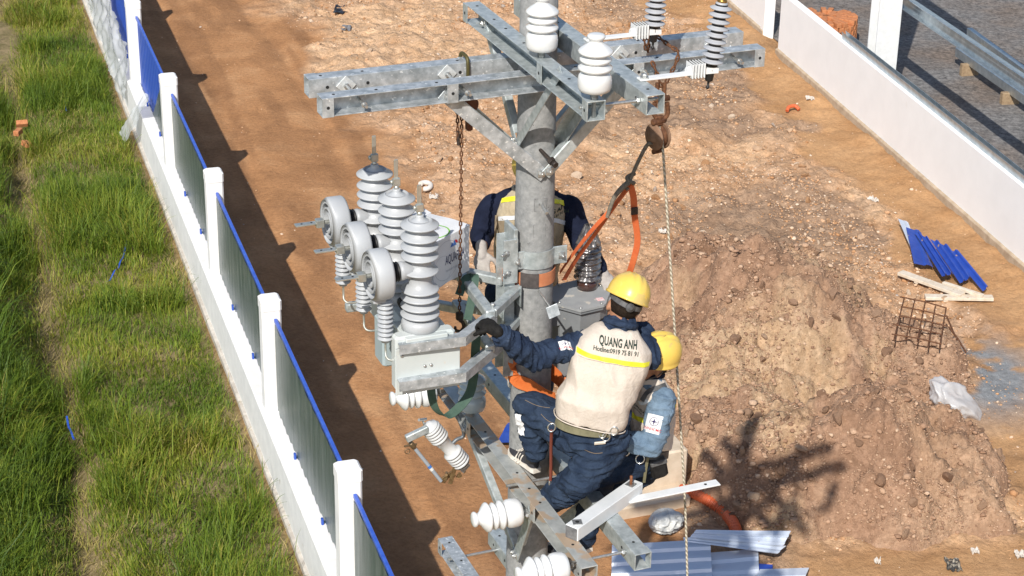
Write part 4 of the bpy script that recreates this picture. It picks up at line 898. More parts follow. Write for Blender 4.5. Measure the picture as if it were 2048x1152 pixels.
for k, v in enumerate((.365, -.005, -.375)):
    base = U(UB, v, 0); b0 = stack(base, BZ + BZ2 + [(7.03, .099)], .058, 6.745, 7.30)
    B = rc.part('bushing', b0, RECL)
    rc.part('bushing_cap', MB().lathe(base, ZA, [(.062, 7.283), (.072, 7.287), (.050, 7.300), (.024, 7.316), (.021, 7.325), (.021, 7.335)], 36), RECL, B)
    rc.part('bushing_seat', MB().bev(base + ZA * 6.685, UA * .115, VA * .115, ZA * .012, .004), TANKW, B)
    rc.part('bushing_base', MB().lathe(base, ZA, [(.098, 6.69), (.098, 6.735), (.090, 6.752), (.060, 6.760)], 44), RECL, B)
    tm = MB().lathe(base, ZA, [(.013, 7.33), (.013, 7.352)], 16); tm.bev(base + ZA * 7.372, UA * .020, VA * .012, ZA * .022, .003)
    tm.bev(base + ZA * 7.435 - VA * .004, UA * .011, VA * .004, ZA * .062, .002); tm.lathe(base + ZA * 7.375 - UA * .02, -UA, [(.012, 0), (.012, .01), (.006, .014)], 6)
    rc.part('top_terminal', tm, TINNED, B)
    # horizontal bushing towards the left
    hc = base + ZA * 7.035
    H = rc.part('side_sleeve', MB().lathe(hc, -UA, [(.045, 0), (.046, .085), (.050, .094), (.050, .110), (.040, .116)], 32), RECL)
    dk = MB(); P = [(.035, .11)]
    for q in range(3): P += [(.037, .118 + q * .014), (.052, .121 + q * .014), (.053, .124 + q * .014), (.037, .128 + q * .014)]
    dk.lathe(hc, -UA, P + [(.036, .17)], 32); rc.part('rubber_bellows', dk, BLACKR, H)
    rg = hc - UA * .225
    rin, rout, hw = .118, .134, .052
    rm = MB().lathe(rg, -UA, [(rin, -hw), (rout - .006, -hw), (rout, -hw + .012), (rout, hw - .02), (rout - .012, hw), (rin + .004, hw), (rin, hw - .005), (rin, -hw)], 56)
    G = rc.part('coil_ring', rm, RECL)
    spm = MB(); spts = []
    for q in range(70):
        a = .6 + q * .20; rr = .112 - q * .00095
        spts.append(rg + ZA * math.sin(a) * rr + VA * math.cos(a) * rr - UA * .012)
    spm.ribbon(spts, UA, .072, .008); rc.part('coil_spiral', spm, RECL, G)
    rc.part('ring_back', MB().lathe(rg + UA * (hw * .25), UA, [(.127, 0), (.127, .006), (.05, .010)], 44), RECL, G)
    # bottom lug of the ring
    rc.part('ring_lug', MB().bev(rg - ZA * .142 + VA * .0, UA * .035, VA * .03, ZA * .014, .006), RECL, G)
    tb = rg - UA * .06; tm = MB().tube([rg, tb - UA * .01], .012, 14); tm.bev(tb - UA * .03 + ZA * .0, UA * .022, VA * .022, ZA * .022, .003); tm.bev(tb - UA * .105 + ZA * .002 - VA * .004, UA * .062, VA * .02, ZA * .004, .0015)
    rc.part('side_terminal', tm, TINNED, H)
    for q in (.075, .13): rc.part('terminal_hole', MB().lathe(tb - UA * q + ZA * .006 - VA * .004, ZA, [(.006, 0), (.006, .001)], 10), BLACKH, H)
    # small post insulator under the ring
    pc = rg - ZA * .15 + UA * .035
    pp = [(.022, 0)]
    for q in range(9): pp += [(.025, .006 + q * .0255), (.040, .0095 + q * .0255), (.043, .013 + q * .0255), (.040, .0165 + q * .0255), (.025, .021 + q * .0255)]
    pp += [(.022, .24), (.015, .242)]
    S = rc.part('post_insulator', MB().lathe(pc, -ZA, pp, 30), RECL)
    wz = pc - ZA * .24
    rc.part('lead_wire', MB().tube(spline([wz, wz - ZA * .05, wz - ZA * .085 + VA * .015, wz - ZA * .10 + UA * .03 + VA * .03, wz - ZA * .10 + UA * .13 + VA * .03], 5), .006, 8), TINNED, S)
    # dark hardware on the tank between bushings
    rc.part('tank_fitting', MB().tube(spline([U(UB - .02, v - .17, 6.71), U(UB - .05, v - .18, 6.78), U(UB + .05, v - .19, 6.78), U(UB + .04, v - .2, 6.71)], 6), .014, 10), BLACKR)
rc.part('small_cable', MB().tube(spline([U(UB + .1, .15, 6.71), U(UB + .13, .17, 6.75), U(UB + .125, .10, 6.78), U(UB + .1, .05, 6.72)], 6), .007, 8), BLACKR)

# ------------------------------------------------------------------ carton beside the recloser
M_CARD = mat('carton_white', (.66, .67, .70), .7, color2=(.72, .73, .75), vscale=4, bump=.001, bscale=20)
ZB, ZC = 6.74, 7.015
c00 = gz(868, 487, ZC); c10 = gz(939, 449, ZC); e1 = (c10 - c00); eb = Vector((-e1.y, e1.x, 0)).normalized()
if eb.y < 0: eb = -eb
dep = .26; fl_ = .018
def cp(u, w, h): return c00 + e1 * u + eb * (dep * w) + ZA * (h * (ZC - ZB)) - ZA * (ZC - ZB)
ct = Thing('carton', 'white printed drinks carton beside the grey recloser bushings', 'carton', cp(.5, .5, 0))
V = []; nx, ny, nz = 8, 6, 6
bm = bmesh.new()
def cgrid(f, a, b):
    vv = [[bm.verts.new(f(i / a, j / b)) for j in range(b + 1)] for i in range(a + 1)]
    for i in range(a):
        for j in range(b): bm.faces.new((vv[i][j], vv[i + 1][j], vv[i + 1][j + 1], vv[i][j + 1]))
dent = lambda p: p + Vector((noise.noise(p * 9), noise.noise(p * 9 + Vector((5, 0, 0))), noise.noise(p * 9 + Vector((0, 7, 0))))) * .008
for f in (lambda a, b: dent(cp(a, 0, b)), lambda a, b: dent(cp(a, 1, b)), lambda a, b: dent(cp(0, a, b)), lambda a, b: dent(cp(1, a, b)), lambda a, b: dent(cp(a, b, 1)), lambda a, b: dent(cp(a, b, 0))): cgrid(f, 9, 9)
bmesh.ops.remove_doubles(bm, verts=bm.verts[:], dist=.0005); bmesh.ops.recalc_face_normals(bm, faces=bm.faces[:])
me = bpy.data.meshes.new('carton_box'); bm.to_mesh(me); bm.free()
for v_ in me.vertices: v_.co -= ct.base
me.polygons.foreach_set('use_smooth', [False] * len(me.polygons)); box_o = ct.part('carton_box', me, M_CARD)
bvh_c = BVHTree.FromPolygons([ct.base + v_.co for v_ in me.vertices], [p_.vertices[:] for p_ in me.polygons])
ct.part('carton_flap', MB().prism([cp(0, 1, 1), cp(1, 1, 1), cp(.97, 1.3, 1.1), cp(.04, 1.28, 1.12)], ZA * .004), M_CARD)
def text_mesh(txt, size, bold=0.0, shear=0.0, spacing=1.0, width=None):
    c = bpy.data.curves.new('txt', 'FONT'); c.body = txt; c.size = size; c.offset = bold; c.shear = shear; c.align_x = 'CENTER'; c.align_y = 'CENTER'; c.space_character = spacing; c.resolution_u = 3
    o = bpy.data.objects.new('txt', c); col.objects.link(o); dg = bpy.context.evaluated_depsgraph_get(); me = bpy.data.meshes.new_from_object(o.evaluated_get(dg)); bpy.data.objects.remove(o); bpy.data.curves.remove(c)
    bm = bmesh.new(); bm.from_mesh(me); bmesh.ops.triangulate(bm, faces=bm.faces[:])
    for _ in range(2): bmesh.ops.subdivide_edges(bm, edges=[e for e in bm.edges if e.calc_length() > size * .35], cuts=1); bmesh.ops.triangulate(bm, faces=bm.faces[:])
    bm.to_mesh(me); bm.free()
    if width:
        xs = [v.co.x for v in me.vertices]; k = width / (max(xs) - min(xs))
        for v in me.vertices: v.co.x *= k
    return me
def stick(me, o, ex, ey, bvh, n, gap=.0012, base=Vector()):
    """lay a flat 2D mesh on a surface: o + x*ex + y*ey, pushed along -n onto bvh"""
    n = Vector(n).normalized()
    for v in me.vertices:
        p = Vector(o) + Vector(ex) * v.co.x + Vector(ey) * v.co.y
        h = bvh.ray_cast(p + n * .3, -n, .8)
        q = h[0] if h[0] else p
        v.co = q + n * gap - base
    me.update(); return me
def flat2d(polys):
    me = bpy.data.meshes.new('print'); V = []; Fc = []
    for pl in polys: k = len(V); V += [(x, y, 0) for x, y in pl]; Fc.append(tuple(range(k, k + len(pl))))
    me.from_pydata(V, [], Fc); return me
def ring2d(cx, cy, r0, r1, n=28, sx=1):
    return [[(cx + sx * r * math.cos(6.2832 * (i + d) / n), cy + r * math.sin(6.2832 * (i + d) / n)) for r, d in ((r0, 0), (r1, 0), (r1, 1), (r0, 1))] for i in range(n)]
ex = e1.normalized(); nf = -eb; fc = cp(.50, 0, .42)
M_INK = mat('ink_navy', (.012, .02, .10), .6); M_INKG = mat('ink_green', (.20, .50, .05), .6); M_INKR = mat('ink_red', (.55, .02, .03), .6); M_INKB = mat('ink_blue', (.05, .16, .50), .6); M_INKGR = mat('ink_grey', (.30, .33, .38), .6)
ct.part('brand_lettering', stick(text_mesh('AQUAFINA', .074, .0005, 0, 1, .175), fc + ex * .028 + ZA * .018, ex, ZA, bvh_c, nf, .0015, ct.base), M_INK, box_o)
ct.part('small_lettering', stick(text_mesh('TINH KHIET TU BEN TRONG', .017, 0, 0, 1, .15), fc - ZA * .045 + ex * .02, ex, ZA, bvh_c, nf, .0015, ct.base), M_INKGR, box_o)
ct.part('blue_print', stick(flat2d([[(-.035, 0), (-.02, .026), (-.010, .014), (0, .034), (.018, 0)]]), fc + ZA * .085 + ex * .02, ex, ZA, bvh_c, nf, .0015, ct.base), M_INKB, box_o)
ct.part('red_print', stick(flat2d([[(.002, .032), (.012, .012), (.034, .004), (.026, .024)]]), fc + ZA * .087 + ex * .02, ex, ZA, bvh_c, nf, .0017, ct.base), M_INKR, box_o)
ct.part('grey_rings', stick(flat2d(ring2d(-.05, .02, .112, .1135, 40) + ring2d(-.09, -.03, .085, .0862, 40)), fc, ex, ZA, bvh_c, nf, .0010, ct.base), M_INKGR, box_o)
tcn = cp(.38, .40, 1)
ct.part('green_ring', stick(flat2d(ring2d(0, 0, .088, .097, 40)), tcn, ex, eb, bvh_c, ZA, .0015, ct.base), M_INKG, box_o)
ct.part('lid_lettering', stick(text_mesh('AQUAFINA', .034, 0, 0, 1, .13), tcn, -ex, -eb, bvh_c, ZA, .0015, ct.base), M_INK, box_o)
ct.part('lid_stamp', stick(flat2d(ring2d(.0, .0, .017, .020, 20) + [[(-.03, -.03), (.03, -.03), (.03, -.028), (-.03, -.028)], [(-.03, .028), (.03, .028), (.03, .03), (-.03, .03)], [(-.03, -.028), (-.028, -.028), (-.028, .028), (-.03, .028)], [(.028, -.028), (.03, -.028), (.03, .028), (.028, .028)]]), cp(.52, .84, 1), ex, eb, bvh_c, ZA, .0015, ct.base), M_INK, box_o)

# ------------------------------------------------------------------ voltage transformer right of the pole
ZV = 6.5; vc = Vector(U(.335, -.105, 0))
T = Thing('voltage_transformer', 'dark grey transformer tank with a foil-wrapped brown bushing, right of the pole', 'transformer', vc + ZA * 5.95)
M_VT = mat('transformer_grey', (.17, .18, .19), .45, color2=(.22, .23, .24), vscale=7, spots=(16, .66, (.40, .38, .35)))
M_VTT = mat('transformer_top', (.25, .26, .27), .55, color2=(.33, .34, .34), vscale=6, spots=(14, .60, (.50, .47, .42)))
a0 = R(22 + 22.5)
def oct_(r, z, n=8): return [vc + Vector((math.cos(a0 + k * 2 * math.pi / n), math.sin(a0 + k * 2 * math.pi / n), 0)) * r * (1.12 if k % 2 else 1.0) + ZA * z for k in range(n)]
top = T.part('top_plate', MB().prism(oct_(.185, ZV - .014), ZA * .014), M_VTT)
T.part('tank', MB().prism(oct_(.158, ZV - .50), ZA * .485), M_VT)
T.part('tank_rim', MB().prism(oct_(.178, ZV - .032), ZA * .0175), M_VT)
for p in oct_(.166, ZV): T.part('lid_bolt', MB().lathe(p, ZA, [(.008, 0), (.008, .006), (.004, .01)], 8), BOLT, top)
hk = vc - UA * .19 + VA * .03; T.part('side_bracket', MB().bev(hk + ZA * (ZV - .06), UA * .05, VA * .035, ZA * .004, .001).bev(hk + ZA * (ZV - .10) + VA * .033, UA * .05, VA * .003, ZA * .04, .001), M_VT)
T.part('tank_tag', MB().bev(vc + Vector((.11, -.06, ZV + .0015)), (.02, .006, 0), (-.006, .018, 0), (0, 0, .0012), .0005), mat('tag_white', (.7, .68, .68), .6, color2=(.75, .3, .3), vscale=40))
bz = gz(1174, 575, ZV); bx = bz
M_BROWN = mat('brown_porcelain', (.050, .022, .018), .18, coat=.5, color2=(.065, .03, .022), vscale=8)
B = T.part('bushing', MB().lathe(bx, ZA, [(.058, 0), (.058, .045), (.048, .05), (.044, .06)] + [q for k in range(6) for q in ((.046, .062 + k * .035), (.060, .072 + k * .035), (.062, .078 + k * .035), (.058, .084 + k * .035), (.046, .094 + k * .035))] + [(.035, .28), (.02, .30), (.012, .36)], 36), M_BROWN)
fm = MB(); V = []; Fc = []; nr_, nz_ = 54, 60
for j in range(nz_ + 1):
    h = .055 + .335 * j / nz_; env = .068 if h < .27 else .068 - (h - .27) * .40
    for i in range(nr_):
        a = 6.2832 * i / nr_
        r = env + .009 * math.sin((h - .06) / .035 * 6.2832) * (h < .27) + .006 * noise.noise(Vector((math.cos(a) * 3, math.sin(a) * 3, h * 40))) + .005 * noise.noise(Vector((math.cos(a) * 9, math.sin(a) * 9, h * 26 + 9))) + (.006 * math.sin(a * 11 + h * 20) if h > .26 else 0)
        V.append(bx + Vector((math.cos(a), math.sin(a), 0)) * max(r, .008) + ZA * h)
for j in range(nz_):
    for i in range(nr_): Fc.append((j * nr_ + i, j * nr_ + (i + 1) % nr_, j * nr_ + nr_ + (i + 1) % nr_, j * nr_ + nr_ + i))
M_FOIL = bpy.data.materials.new('clear_wrap'); M_FOIL.use_nodes = True
t = M_FOIL.node_tree; b = t.nodes['Principled BSDF']; b.inputs['Base Color'].default_value = (.26, .25, .25, 1); b.inputs['Roughness'].default_value = .28; b.inputs['Metallic'].default_value = .65
tp = t.nodes.new('ShaderNodeBsdfTransparent'); mx = t.nodes.new('ShaderNodeMixShader'); nz2 = t.nodes.new('ShaderNodeTexNoise'); nz2.inputs['Scale'].default_value = 22; nz2.inputs['Detail'].default_value = 4
rp = t.nodes.new('ShaderNodeValToRGB'); rp.color_ramp.elements[0].position = .42; rp.color_ramp.elements[0].color = (.50, .50, .50, 1); rp.color_ramp.elements[1].position = .60; rp.color_ramp.elements[1].color = (1, 1, 1, 1)
tc = t.nodes.new('ShaderNodeTexCoord'); t.links.new(tc.outputs['Object'], nz2.inputs['Vector']); t.links.new(nz2.outputs['Fac'], rp.inputs[0]); t.links.new(rp.outputs[0], mx.inputs[0]); t.links.new(tp.outputs[0], mx.inputs[1]); t.links.new(b.outputs[0], mx.inputs[2]); t.links.new(mx.outputs[0], t.nodes['Material Output'].inputs[0])
T.part('foil_wrap', fm.add(V, Fc, True), M_FOIL, B)

# ------------------------------------------------------------------ fuse cutout at the lower left
vK = -.66
A = gv(858, 852, vK); Bc = gv(935, 938, vK); ax = (Bc - A).normalized()
T = Thing('fuse_cutout', 'tilted porcelain fuse cutout with a grey fuse tube, hanging left below the recloser', 'fuse cutout', A)
L_ = (Bc - A).length; pp = [(.0, -.02), (.024, -.02), (.03, -.008), (.05, .0)]
for q in range(5): z = .02 + q * .022; pp += [(.052, z - .006), (.060, z), (.060, z + .009), (.052, z + .0145)]
pp += [(.040, L_ * .45), (.040, L_ * .56)]
for q in range(5): z = L_ * .60 + q * .022; pp += [(.050, z - .006), (.060, z), (.060, z + .009), (.050, z + .0145)]
pp += [(.048, L_ * .60 + .118), (.03, L_ * .6 + .13), (0, L_ * .6 + .131)]
M_CUT = mat('cutout_porcelain', (.62, .63, .64), .2, coat=.3, color2=(.55, .56, .57), vscale=8)
T.part('porcelain_body', MB().lathe(A, ax, pp, 36), M_CUT)
T.part('core_rod', MB().lathe(A, ax, [(.0526, .012), (.0526, .125)], 30), BLACKR); T.part('core_rod', MB().lathe(A, ax, [(.0526, L_ * .6 - .004), (.0526, L_ * .6 + .11)], 30), BLACKR)
mid = A + ax * L_ * .5
hook = spline([mid, gv(912, 880, vK), gv(928, 868, vK), U(-.21, -.64, ZL - .04)], 5)
T.part('mounting_bracket', MB().tube(hook, .012, 10), mat('dark_galv', (.16, .18, .20), .5, .5))
t1 = gv(812, 878, vK + .03); t2 = gv(856, 857, vK + .03); T.part('upper_contact_hood', MB().bar(t1, t2, .045, .035, VA), GALVD)
T.part('upper_terminal', MB().tube([gv(853, 862, vK), gv(846, 842, vK)], .007, 8).tube([gv(838, 840, vK + .02), gv(852, 838, vK - .02)], .009, 8), BOLT)
f1 = gv(826, 892, vK + .02); f2 = gv(882, 962, vK + .02)
ft = T.part('fuse_tube', MB().tube([f1, f2], .0115, 14), mat('fuse_tube_grey', (.33, .37, .42), .4)); fd = (f2 - f1).normalized()
T.part('tube_band', MB().tube([f1.lerp(f2, .55), f1.lerp(f2, .61)], .0122, 14), mat('band_blue', (.05, .18, .55), .5), ft); T.part('tube_band', MB().tube([f1.lerp(f2, .615), f1.lerp(f2, .68)], .0122, 14), WHITEM, ft)
T.part('tube_cap', MB().lathe(f1 - fd * .03, fd, [(.014, 0), (.017, .005), (.017, .04), (.0125, .05)], 14).tube([f1 - fd * .01 - UA * .05, f1 - fd * .01 + UA * .03], .006, 8), mat('bronze', (.20, .14, .08), .45, .7))
rp_ = [f1 - UA * .035 - ZA * .01 + (UA * math.cos(a) + ZA * math.sin(a)) * .016 - ZA * .02 for a in [k * .5236 for k in range(12)]]
T.part('pull_ring', MB().tube(rp_, .003, 6, closed=True), MATS['bronze'])
hg = MB()
for k_ in range(7):
    p = f2.lerp(gv(930, 945, vK), k_ / 6) + VA * .02 * math.sin(k_ * 2.1); q = p + UA * (.03 * math.cos(k_ * 1.7)) + ZA * (.03 * math.sin(k_ * 2.3) - .005); hg.bar(p, q, .018, .006, VA)
hg.bar(f2, gv(905, 945, vK), .03, .012, VA).bar(gv(900, 968, vK + .02), gv(910, 935, vK + .02), .028, .006, VA).tube([gv(893, 945, vK - .03), gv(893, 950, vK + .05)], .008, 8)
T.part('hinge_casting', hg, mat('bronze_dirty', (.17, .10, .045), .55, .6, color2=(.30, .21, .10), vscale=40))
T.part('lower_terminal', MB().bar(gv(924, 944, vK), gv(938, 928, vK), .025, .008, VA), BOLT)

# ------------------------------------------------------------------ chain hoists, ropes, slings
def link_mesh(L=.034, W=.021, r=.0042, m=RUST):
    pts = []
    for k in range(12):
        a = k * math.pi / 6; pts.append(Vector((math.cos(a) * (W / 2 - r), 0, math.sin(a) * (W / 2 - r) + (L / 2 - W / 2) * (1 if math.sin(a) >= 0 else -1))))
    me = MB().tube(pts, r, 5, closed=True).mesh('chain_link'); me.materials.append(m); return me
LINK = link_mesh(); LINKB = link_mesh(.042, .027, .0056)
def chain(T, pts, pitch=.025, lm=None, parent=None):
    pts = [Vector(p) for p in pts]; acc = 0; k = 0; nxt = 0
    for a, b in zip(pts, pts[1:]):
        L_ = (b - a).length; d = (b - a).normalized()
        while nxt <= acc + L_:
            p = a + d * (nxt - acc); z = d; x = z.cross(Vector((0, 1, .01))).normalized(); y = z.cross(x)
            if k % 2: x, y = y, -x
            M = Matrix((x, y, z)).transposed(); T.inst('chain_link', lm or LINK, p, M @ Matrix.Rotation(random.uniform(-.2, .2), 3, 'Z'), parent); nxt += pitch; k += 1
        acc += L_
vch = HW + .02
def hookpts(c, r=.03): return [c + ZA * .07, c + ZA * .03, c + ZA * .012 + UA * .018, c - ZA * .02 + UA * .026, c - ZA * .042 + UA * .005, c - ZA * .03 - UA * .022, c - ZA * .008 - UA * .024]
T = Thing('chain_hoist', 'rusty chain hoist hanging from the left crossarm, hook above the gloved hand', 'chain hoist', gv(925, 108, -HW))
tp_ = U(-.385, -HW, ZT + .0); tp_ = gv(928, 122, -HW)
hv = -.02
T.part('top_hook', MB().tube(spline([tp_ + ZA * .0 - VA * .06, tp_ + ZA * .03 - VA * .04, tp_ + ZA * .036, tp_ + ZA * .02 + VA * .055, tp_ - ZA * .10 + VA * .06], 6), .010, 10), mat('hook_olive', (.10, .085, .03), .55, .4))
hb_ = gv(936, 205, hv); T.part('hoist_body', MB().bev(hb_ + ZA * .0, UA * .030, VA * .035, ZA * .07, .014).bev(hb_ - ZA * .105 + UA * .006, UA * .016, VA * .02, ZA * .05, .006).lathe(hb_ - VA * .05, VA, [(.03, 0), (.045, .01), (.045, .09), (.03, .1)], 20), mat('hoist_rust', (.13, .04, .018), .7, .3, color2=(.20, .075, .035), vscale=30))
ch0 = gv(924, 200, hv); chb = gv(919, 628, hv)
chain(T, [ch0, chb]); chain(T, [gv(914, 205, hv + .02), gv(916, 285, hv + .02)])
T.part('hand_hook', MB().tube([gv(917, 290, hv + .02), gv(916, 262, hv + .02)], .009, 8), DARKIRON)
T.part('hook_block', MB().bev(chb - ZA * .012, UA * .019, VA * .015, ZA * .024, .005), DARKIRON)
T.part('load_hook', MB().tube(spline(hookpts(chb - ZA * .065), 5), [.007 + .004 * math.sin(k / 30 * 3.1) for k in range(31)], 10), DARKIRON)
# right: chain slung over the crossarms with shackles and a pulley
vr = HW + .06
T = Thing('chain_sling', 'rusty chain looped over the right crossarms, carrying the pulley', 'chain', gv(1310, 75, 0))
chain(T, spline([gv(1302, 76, .02), gv(1312, 72, .05), gv(1340, 92, .16), gv(1356, 105, .2), gv(1350, 130, .22), gv(1338, 152, .22), gv(1330, 172, .22)], 8), .031, LINKB)
chain(T, spline([gv(1288, 76, -.02), gv(1292, 98, -.03)], 4), .03, LINKB); chain(T, spline([gv(1298, 76, -.01), gv(1296, 100, -.05)], 4), .03, LINKB)
chain(T, spline([gv(1306, 128, .20), gv(1315, 150, .22), gv(1322, 172, .22)], 6), .031, LINKB)
sk = MB(); shk = lambda x, y, w: gv(x, y, .22)
for dx in (-7, 7): sk.tube(spline([gv(1322 + dx, 166, .22), gv(1321 + dx, 190, .22), gv(1320 + dx * .7, 205, .22)], 5), .012, 10)
sk.lathe(gv(1309, 199, .22), UA, [(.016, 0), (.016, .085)], 12).tube(spline([gv(1310, 205, .22), gv(1308, 228, .22), gv(1322, 240, .22), gv(1335, 228, .22), gv(1334, 205, .22)], 6), .013, 10)
T.part('shackle', sk, RUST)
pc = gv(1316, 272, .22); T = Thing('pulley_block', 'rusty round pulley block hanging right of the pole with the white rope through it', 'pulley', pc)
pax = (UA * .97 - VA * .25).normalized()
for q in (-1, 1): T.part('cheek_plate', MB().lathe(pc + pax * q * .022, pax * q, [(.072, 0), (.074, .004), (.068, .012), (.030, .016), (.022, .028), (0, .029)], 36), mat('pulley_wood', (.18, .10, .06), .75, .2, color2=(.28, .17, .11), vscale=25))
T.part('sheave', MB().lathe(pc - pax * .016, pax, [(.062, 0), (.050, .010), (.050, .022), (.062, .032)], 30), RUST)
T.part('swivel_eye', MB().bev(pc + ZA * .088, pax * .03, VA * .014, ZA * .028, .006).lathe(pc + ZA * .085 - pax * .045, pax, [(.014, 0), (.018, .006), (.018, .084), (.014, .09)], 12), RUST)
T.part('bottom_pin', MB().lathe(pc - ZA * .085 - pax * .03, pax, [(.014, 0), (.014, .06)], 12), RUST)
def rope(name, label, pts, r, m, cat='rope', n=9, twist=True):
    pts = spline(pts, n); return single(name, MB().tube(pts, r, 8), m, label, cat, pts[0])
M_ROPE = bpy.data.materials.new('white_rope'); M_ROPE.use_nodes = True
t = M_ROPE.node_tree; b = t.nodes['Principled BSDF']; b.inputs['Roughness'].default_value = .9; wv = t.nodes.new('ShaderNodeTexWave'); wv.inputs['Scale'].default_value = 22; wv.bands_direction = 'DIAGONAL'; tc = t.nodes.new('ShaderNodeTexCoord'); t.links.new(tc.outputs['Object'], wv.inputs['Vector'])
rp = t.nodes.new('ShaderNodeValToRGB'); rp.color_ramp.elements[0].color = (.28, .24, .17, 1); rp.color_ramp.elements[1].color = (.62, .56, .45, 1); t.links.new(wv.outputs['Fac'], rp.inputs[0]); t.links.new(rp.outputs[0], b.inputs['Base Color'])
bp = t.nodes.new('ShaderNodeBump'); bp.inputs['Distance'].default_value = .004; t.links.new(wv.outputs['Fac'], bp.inputs['Height']); t.links.new(bp.outputs[0], b.inputs['Normal'])
rope('haul_rope', 'pale twisted rope running from the pulley down to the bottom edge', [pc + ZA * .05 + pax * .006, pc - VA * -.05 + ZA * .01, gv(1326, 300, .28), gv(1334, 420, .30), gv(1347, 620, .36), gv(1361, 850, .42), gv(1370, 1000, .46), gv(1375, 1160, .5), gv(1378, 1300, .55)], .0072, M_ROPE)
M_ROPED = mat('dark_rope', (.11, .095, .075), .9, color2=(.20, .17, .13), vscale=60, bump=.002, bscale=120)
kn = gv(1261, 358, .18)
rope('sling_rope', 'dark frayed rope from the pulley to the knot on the orange sling', [pc - ZA * .03 - pax * .04, gv(1293, 292, .2), gv(1278, 320, .19), kn], .011, M_ROPED)
T = Thing('rope_knot', 'dark rope knot with a frayed tail tying the orange sling', 'knot', kn)
T.part('knot_turns', MB().tube(spline([kn + Vector((.02 * math.cos(k * 1.3), .015 * math.sin(k * 1.3), .03 - .011 * k)) for k in range(9)], 4), .011, 8), M_ROPED)
T.part('frayed_tail', MB().tube(spline([kn - ZA * .01, gv(1240, 380, .2), gv(1226, 400, .2), gv(1214, 435, .2)], 5), [.016 - .0004 * k for k in range(16)], 8), M_ROPED)
M_SLING = mat('orange_webbing', (.50, .095, .025), .75, color2=(.60, .14, .04), vscale=14, bump=.001, bscale=160, stretch=(1, 1, 1))
T = Thing('orange_sling', 'orange lifting sling hanging from the rope knot down behind the transformer', 'sling', kn)
k2 = kn - ZA * .03
def rib(pl, w, wd, n=7, th=.004): pts = spline(pl, n); return MB().ribbon(pts, wd, w, th)
T.part('left_leg', rib([k2, gv(1225, 415, .14), gv(1180, 465, .07), gv(1143, 512, .0), gv(1120, 545, -.06)], .028, UA * .5 + ZA), M_SLING)
T.part('left_leg', rib([k2 - ZA * .01, gv(1232, 408, .13), gv(1190, 468, .05), gv(1152, 520, -.03), gv(1128, 560, -.1)], .030, UA + ZA * .3), M_SLING)
rl = T.part('right_leg', rib([k2, gv(1267, 395, .18), gv(1269, 430, .18), gv(1275, 480, .17), gv(1267, 520, .15), gv(1255, 555, .1), gv(1235, 600, 0)], .036, [(UA * math.cos(k * .03) + VA * math.sin(k * .05)) for k in range(43)]), M_SLING)
T.part('buckle', MB().bev(gv(1269, 422, .19), UA * .020, VA * .006, ZA * .022, .004), DARKIRON, rl)
# wide pole belt of the rear worker and the front worker
def pole_belt(name, label, pts, w, m, dark=None):
    T = Thing(name, label, 'work belt', pts[0]); P = spline(pts, 7); T.part('belt_strap', MB().ribbon(P, [ZA * 1.0] * len(P), w, .006), m)
    return T, P
zb = gv(1075, 562, .12).z
M_BELT = mat('tan_belt', (.46, .16, .07), .7, color2=(.54, .21, .10), vscale=12, bump=.0008, bscale=120)
arc = [U(0, 0, zb) + (UA * math.cos(a) + VA * math.sin(a)) * (pr(zb) + .010) for a in [R(150), R(130), R(110), R(90), R(70), R(50), R(25), R(0), R(-20)]]
T, P = pole_belt('work_belt', 'tan-orange work belt of the rear worker wrapped round the pole front', [atY(1003, 528, 10.2), atY(1008, 552, 9.97)] + arc + [U(.09, -.22, zb + .05)], .075, M_BELT)
T.part('rubber_sleeve', MB().ribbon([U(0, 0, zb) + (UA * math.cos(R(a)) + VA * math.sin(R(a))) * (pr(zb) + .0135) for a in range(98, 150, 4)], ZA, .080, .008), mat('sleeve_dark', (.05, .042, .04), .7, color2=(.09, .075, .07), vscale=30))
zb2 = 6.03
arc2 = [U(0, 0, zb2 + .06 - .0013 * (a)) + (UA * math.cos(R(a)) + VA * math.sin(R(a))) * (pr(zb2) + .008) for a in (-40, -80, -120, -160, -200, -230)]
T, P = pole_belt('work_belt', 'bright orange work belt of the front worker round the pole at hip height', [atY(1130, 770, 9.55), U(.16, .08, zb2 + .02), U(.14, -.02, zb2 + .05)] + arc2[1:-1] + [gv(1028, 752, .06), gv(1060, 772, .13), gv(1088, 790, .22), gv(1110, 800, .3)], .085, mat('bright_orange_web', (.56, .12, .02), .7, color2=(.64, .17, .04), vscale=14, bump=.0008, bscale=120))
# green webbing strap hung over the bracket
M_GREEN = mat('green_webbing', (.035, .075, .055), .75, color2=(.055, .10, .075), vscale=18, bump=.0008, bscale=140)
single('webbing_strap', rib([gz(918, 590, ZU - .02), gz(930, 560, ZU + .03), gz(942, 552, ZU + .04), gz(950, 560, ZU + .03), gz(935, 640, 6.55)], .045, UA + VA * .2), M_GREEN, 'green webbing strap wrapped over the bracket corner beside the chain hook', 'strap', gz(930, 560, ZU + .03))
single('webbing_strap', rib([gv(953, 662, .30), gv(951, 700, .30), gv(948, 745, .30), gv(940, 785, .30), gv(918, 815, .30), gv(893, 832, .30), gv(873, 820, .30), gv(864, 795, .30), gv(862, 765, .30), gv(864, 740, .30)], .055, VA * .75 + UA * .55), M_GREEN, 'long green webbing strap hanging in a loop below the recloser', 'strap', gv(953, 662, .3))
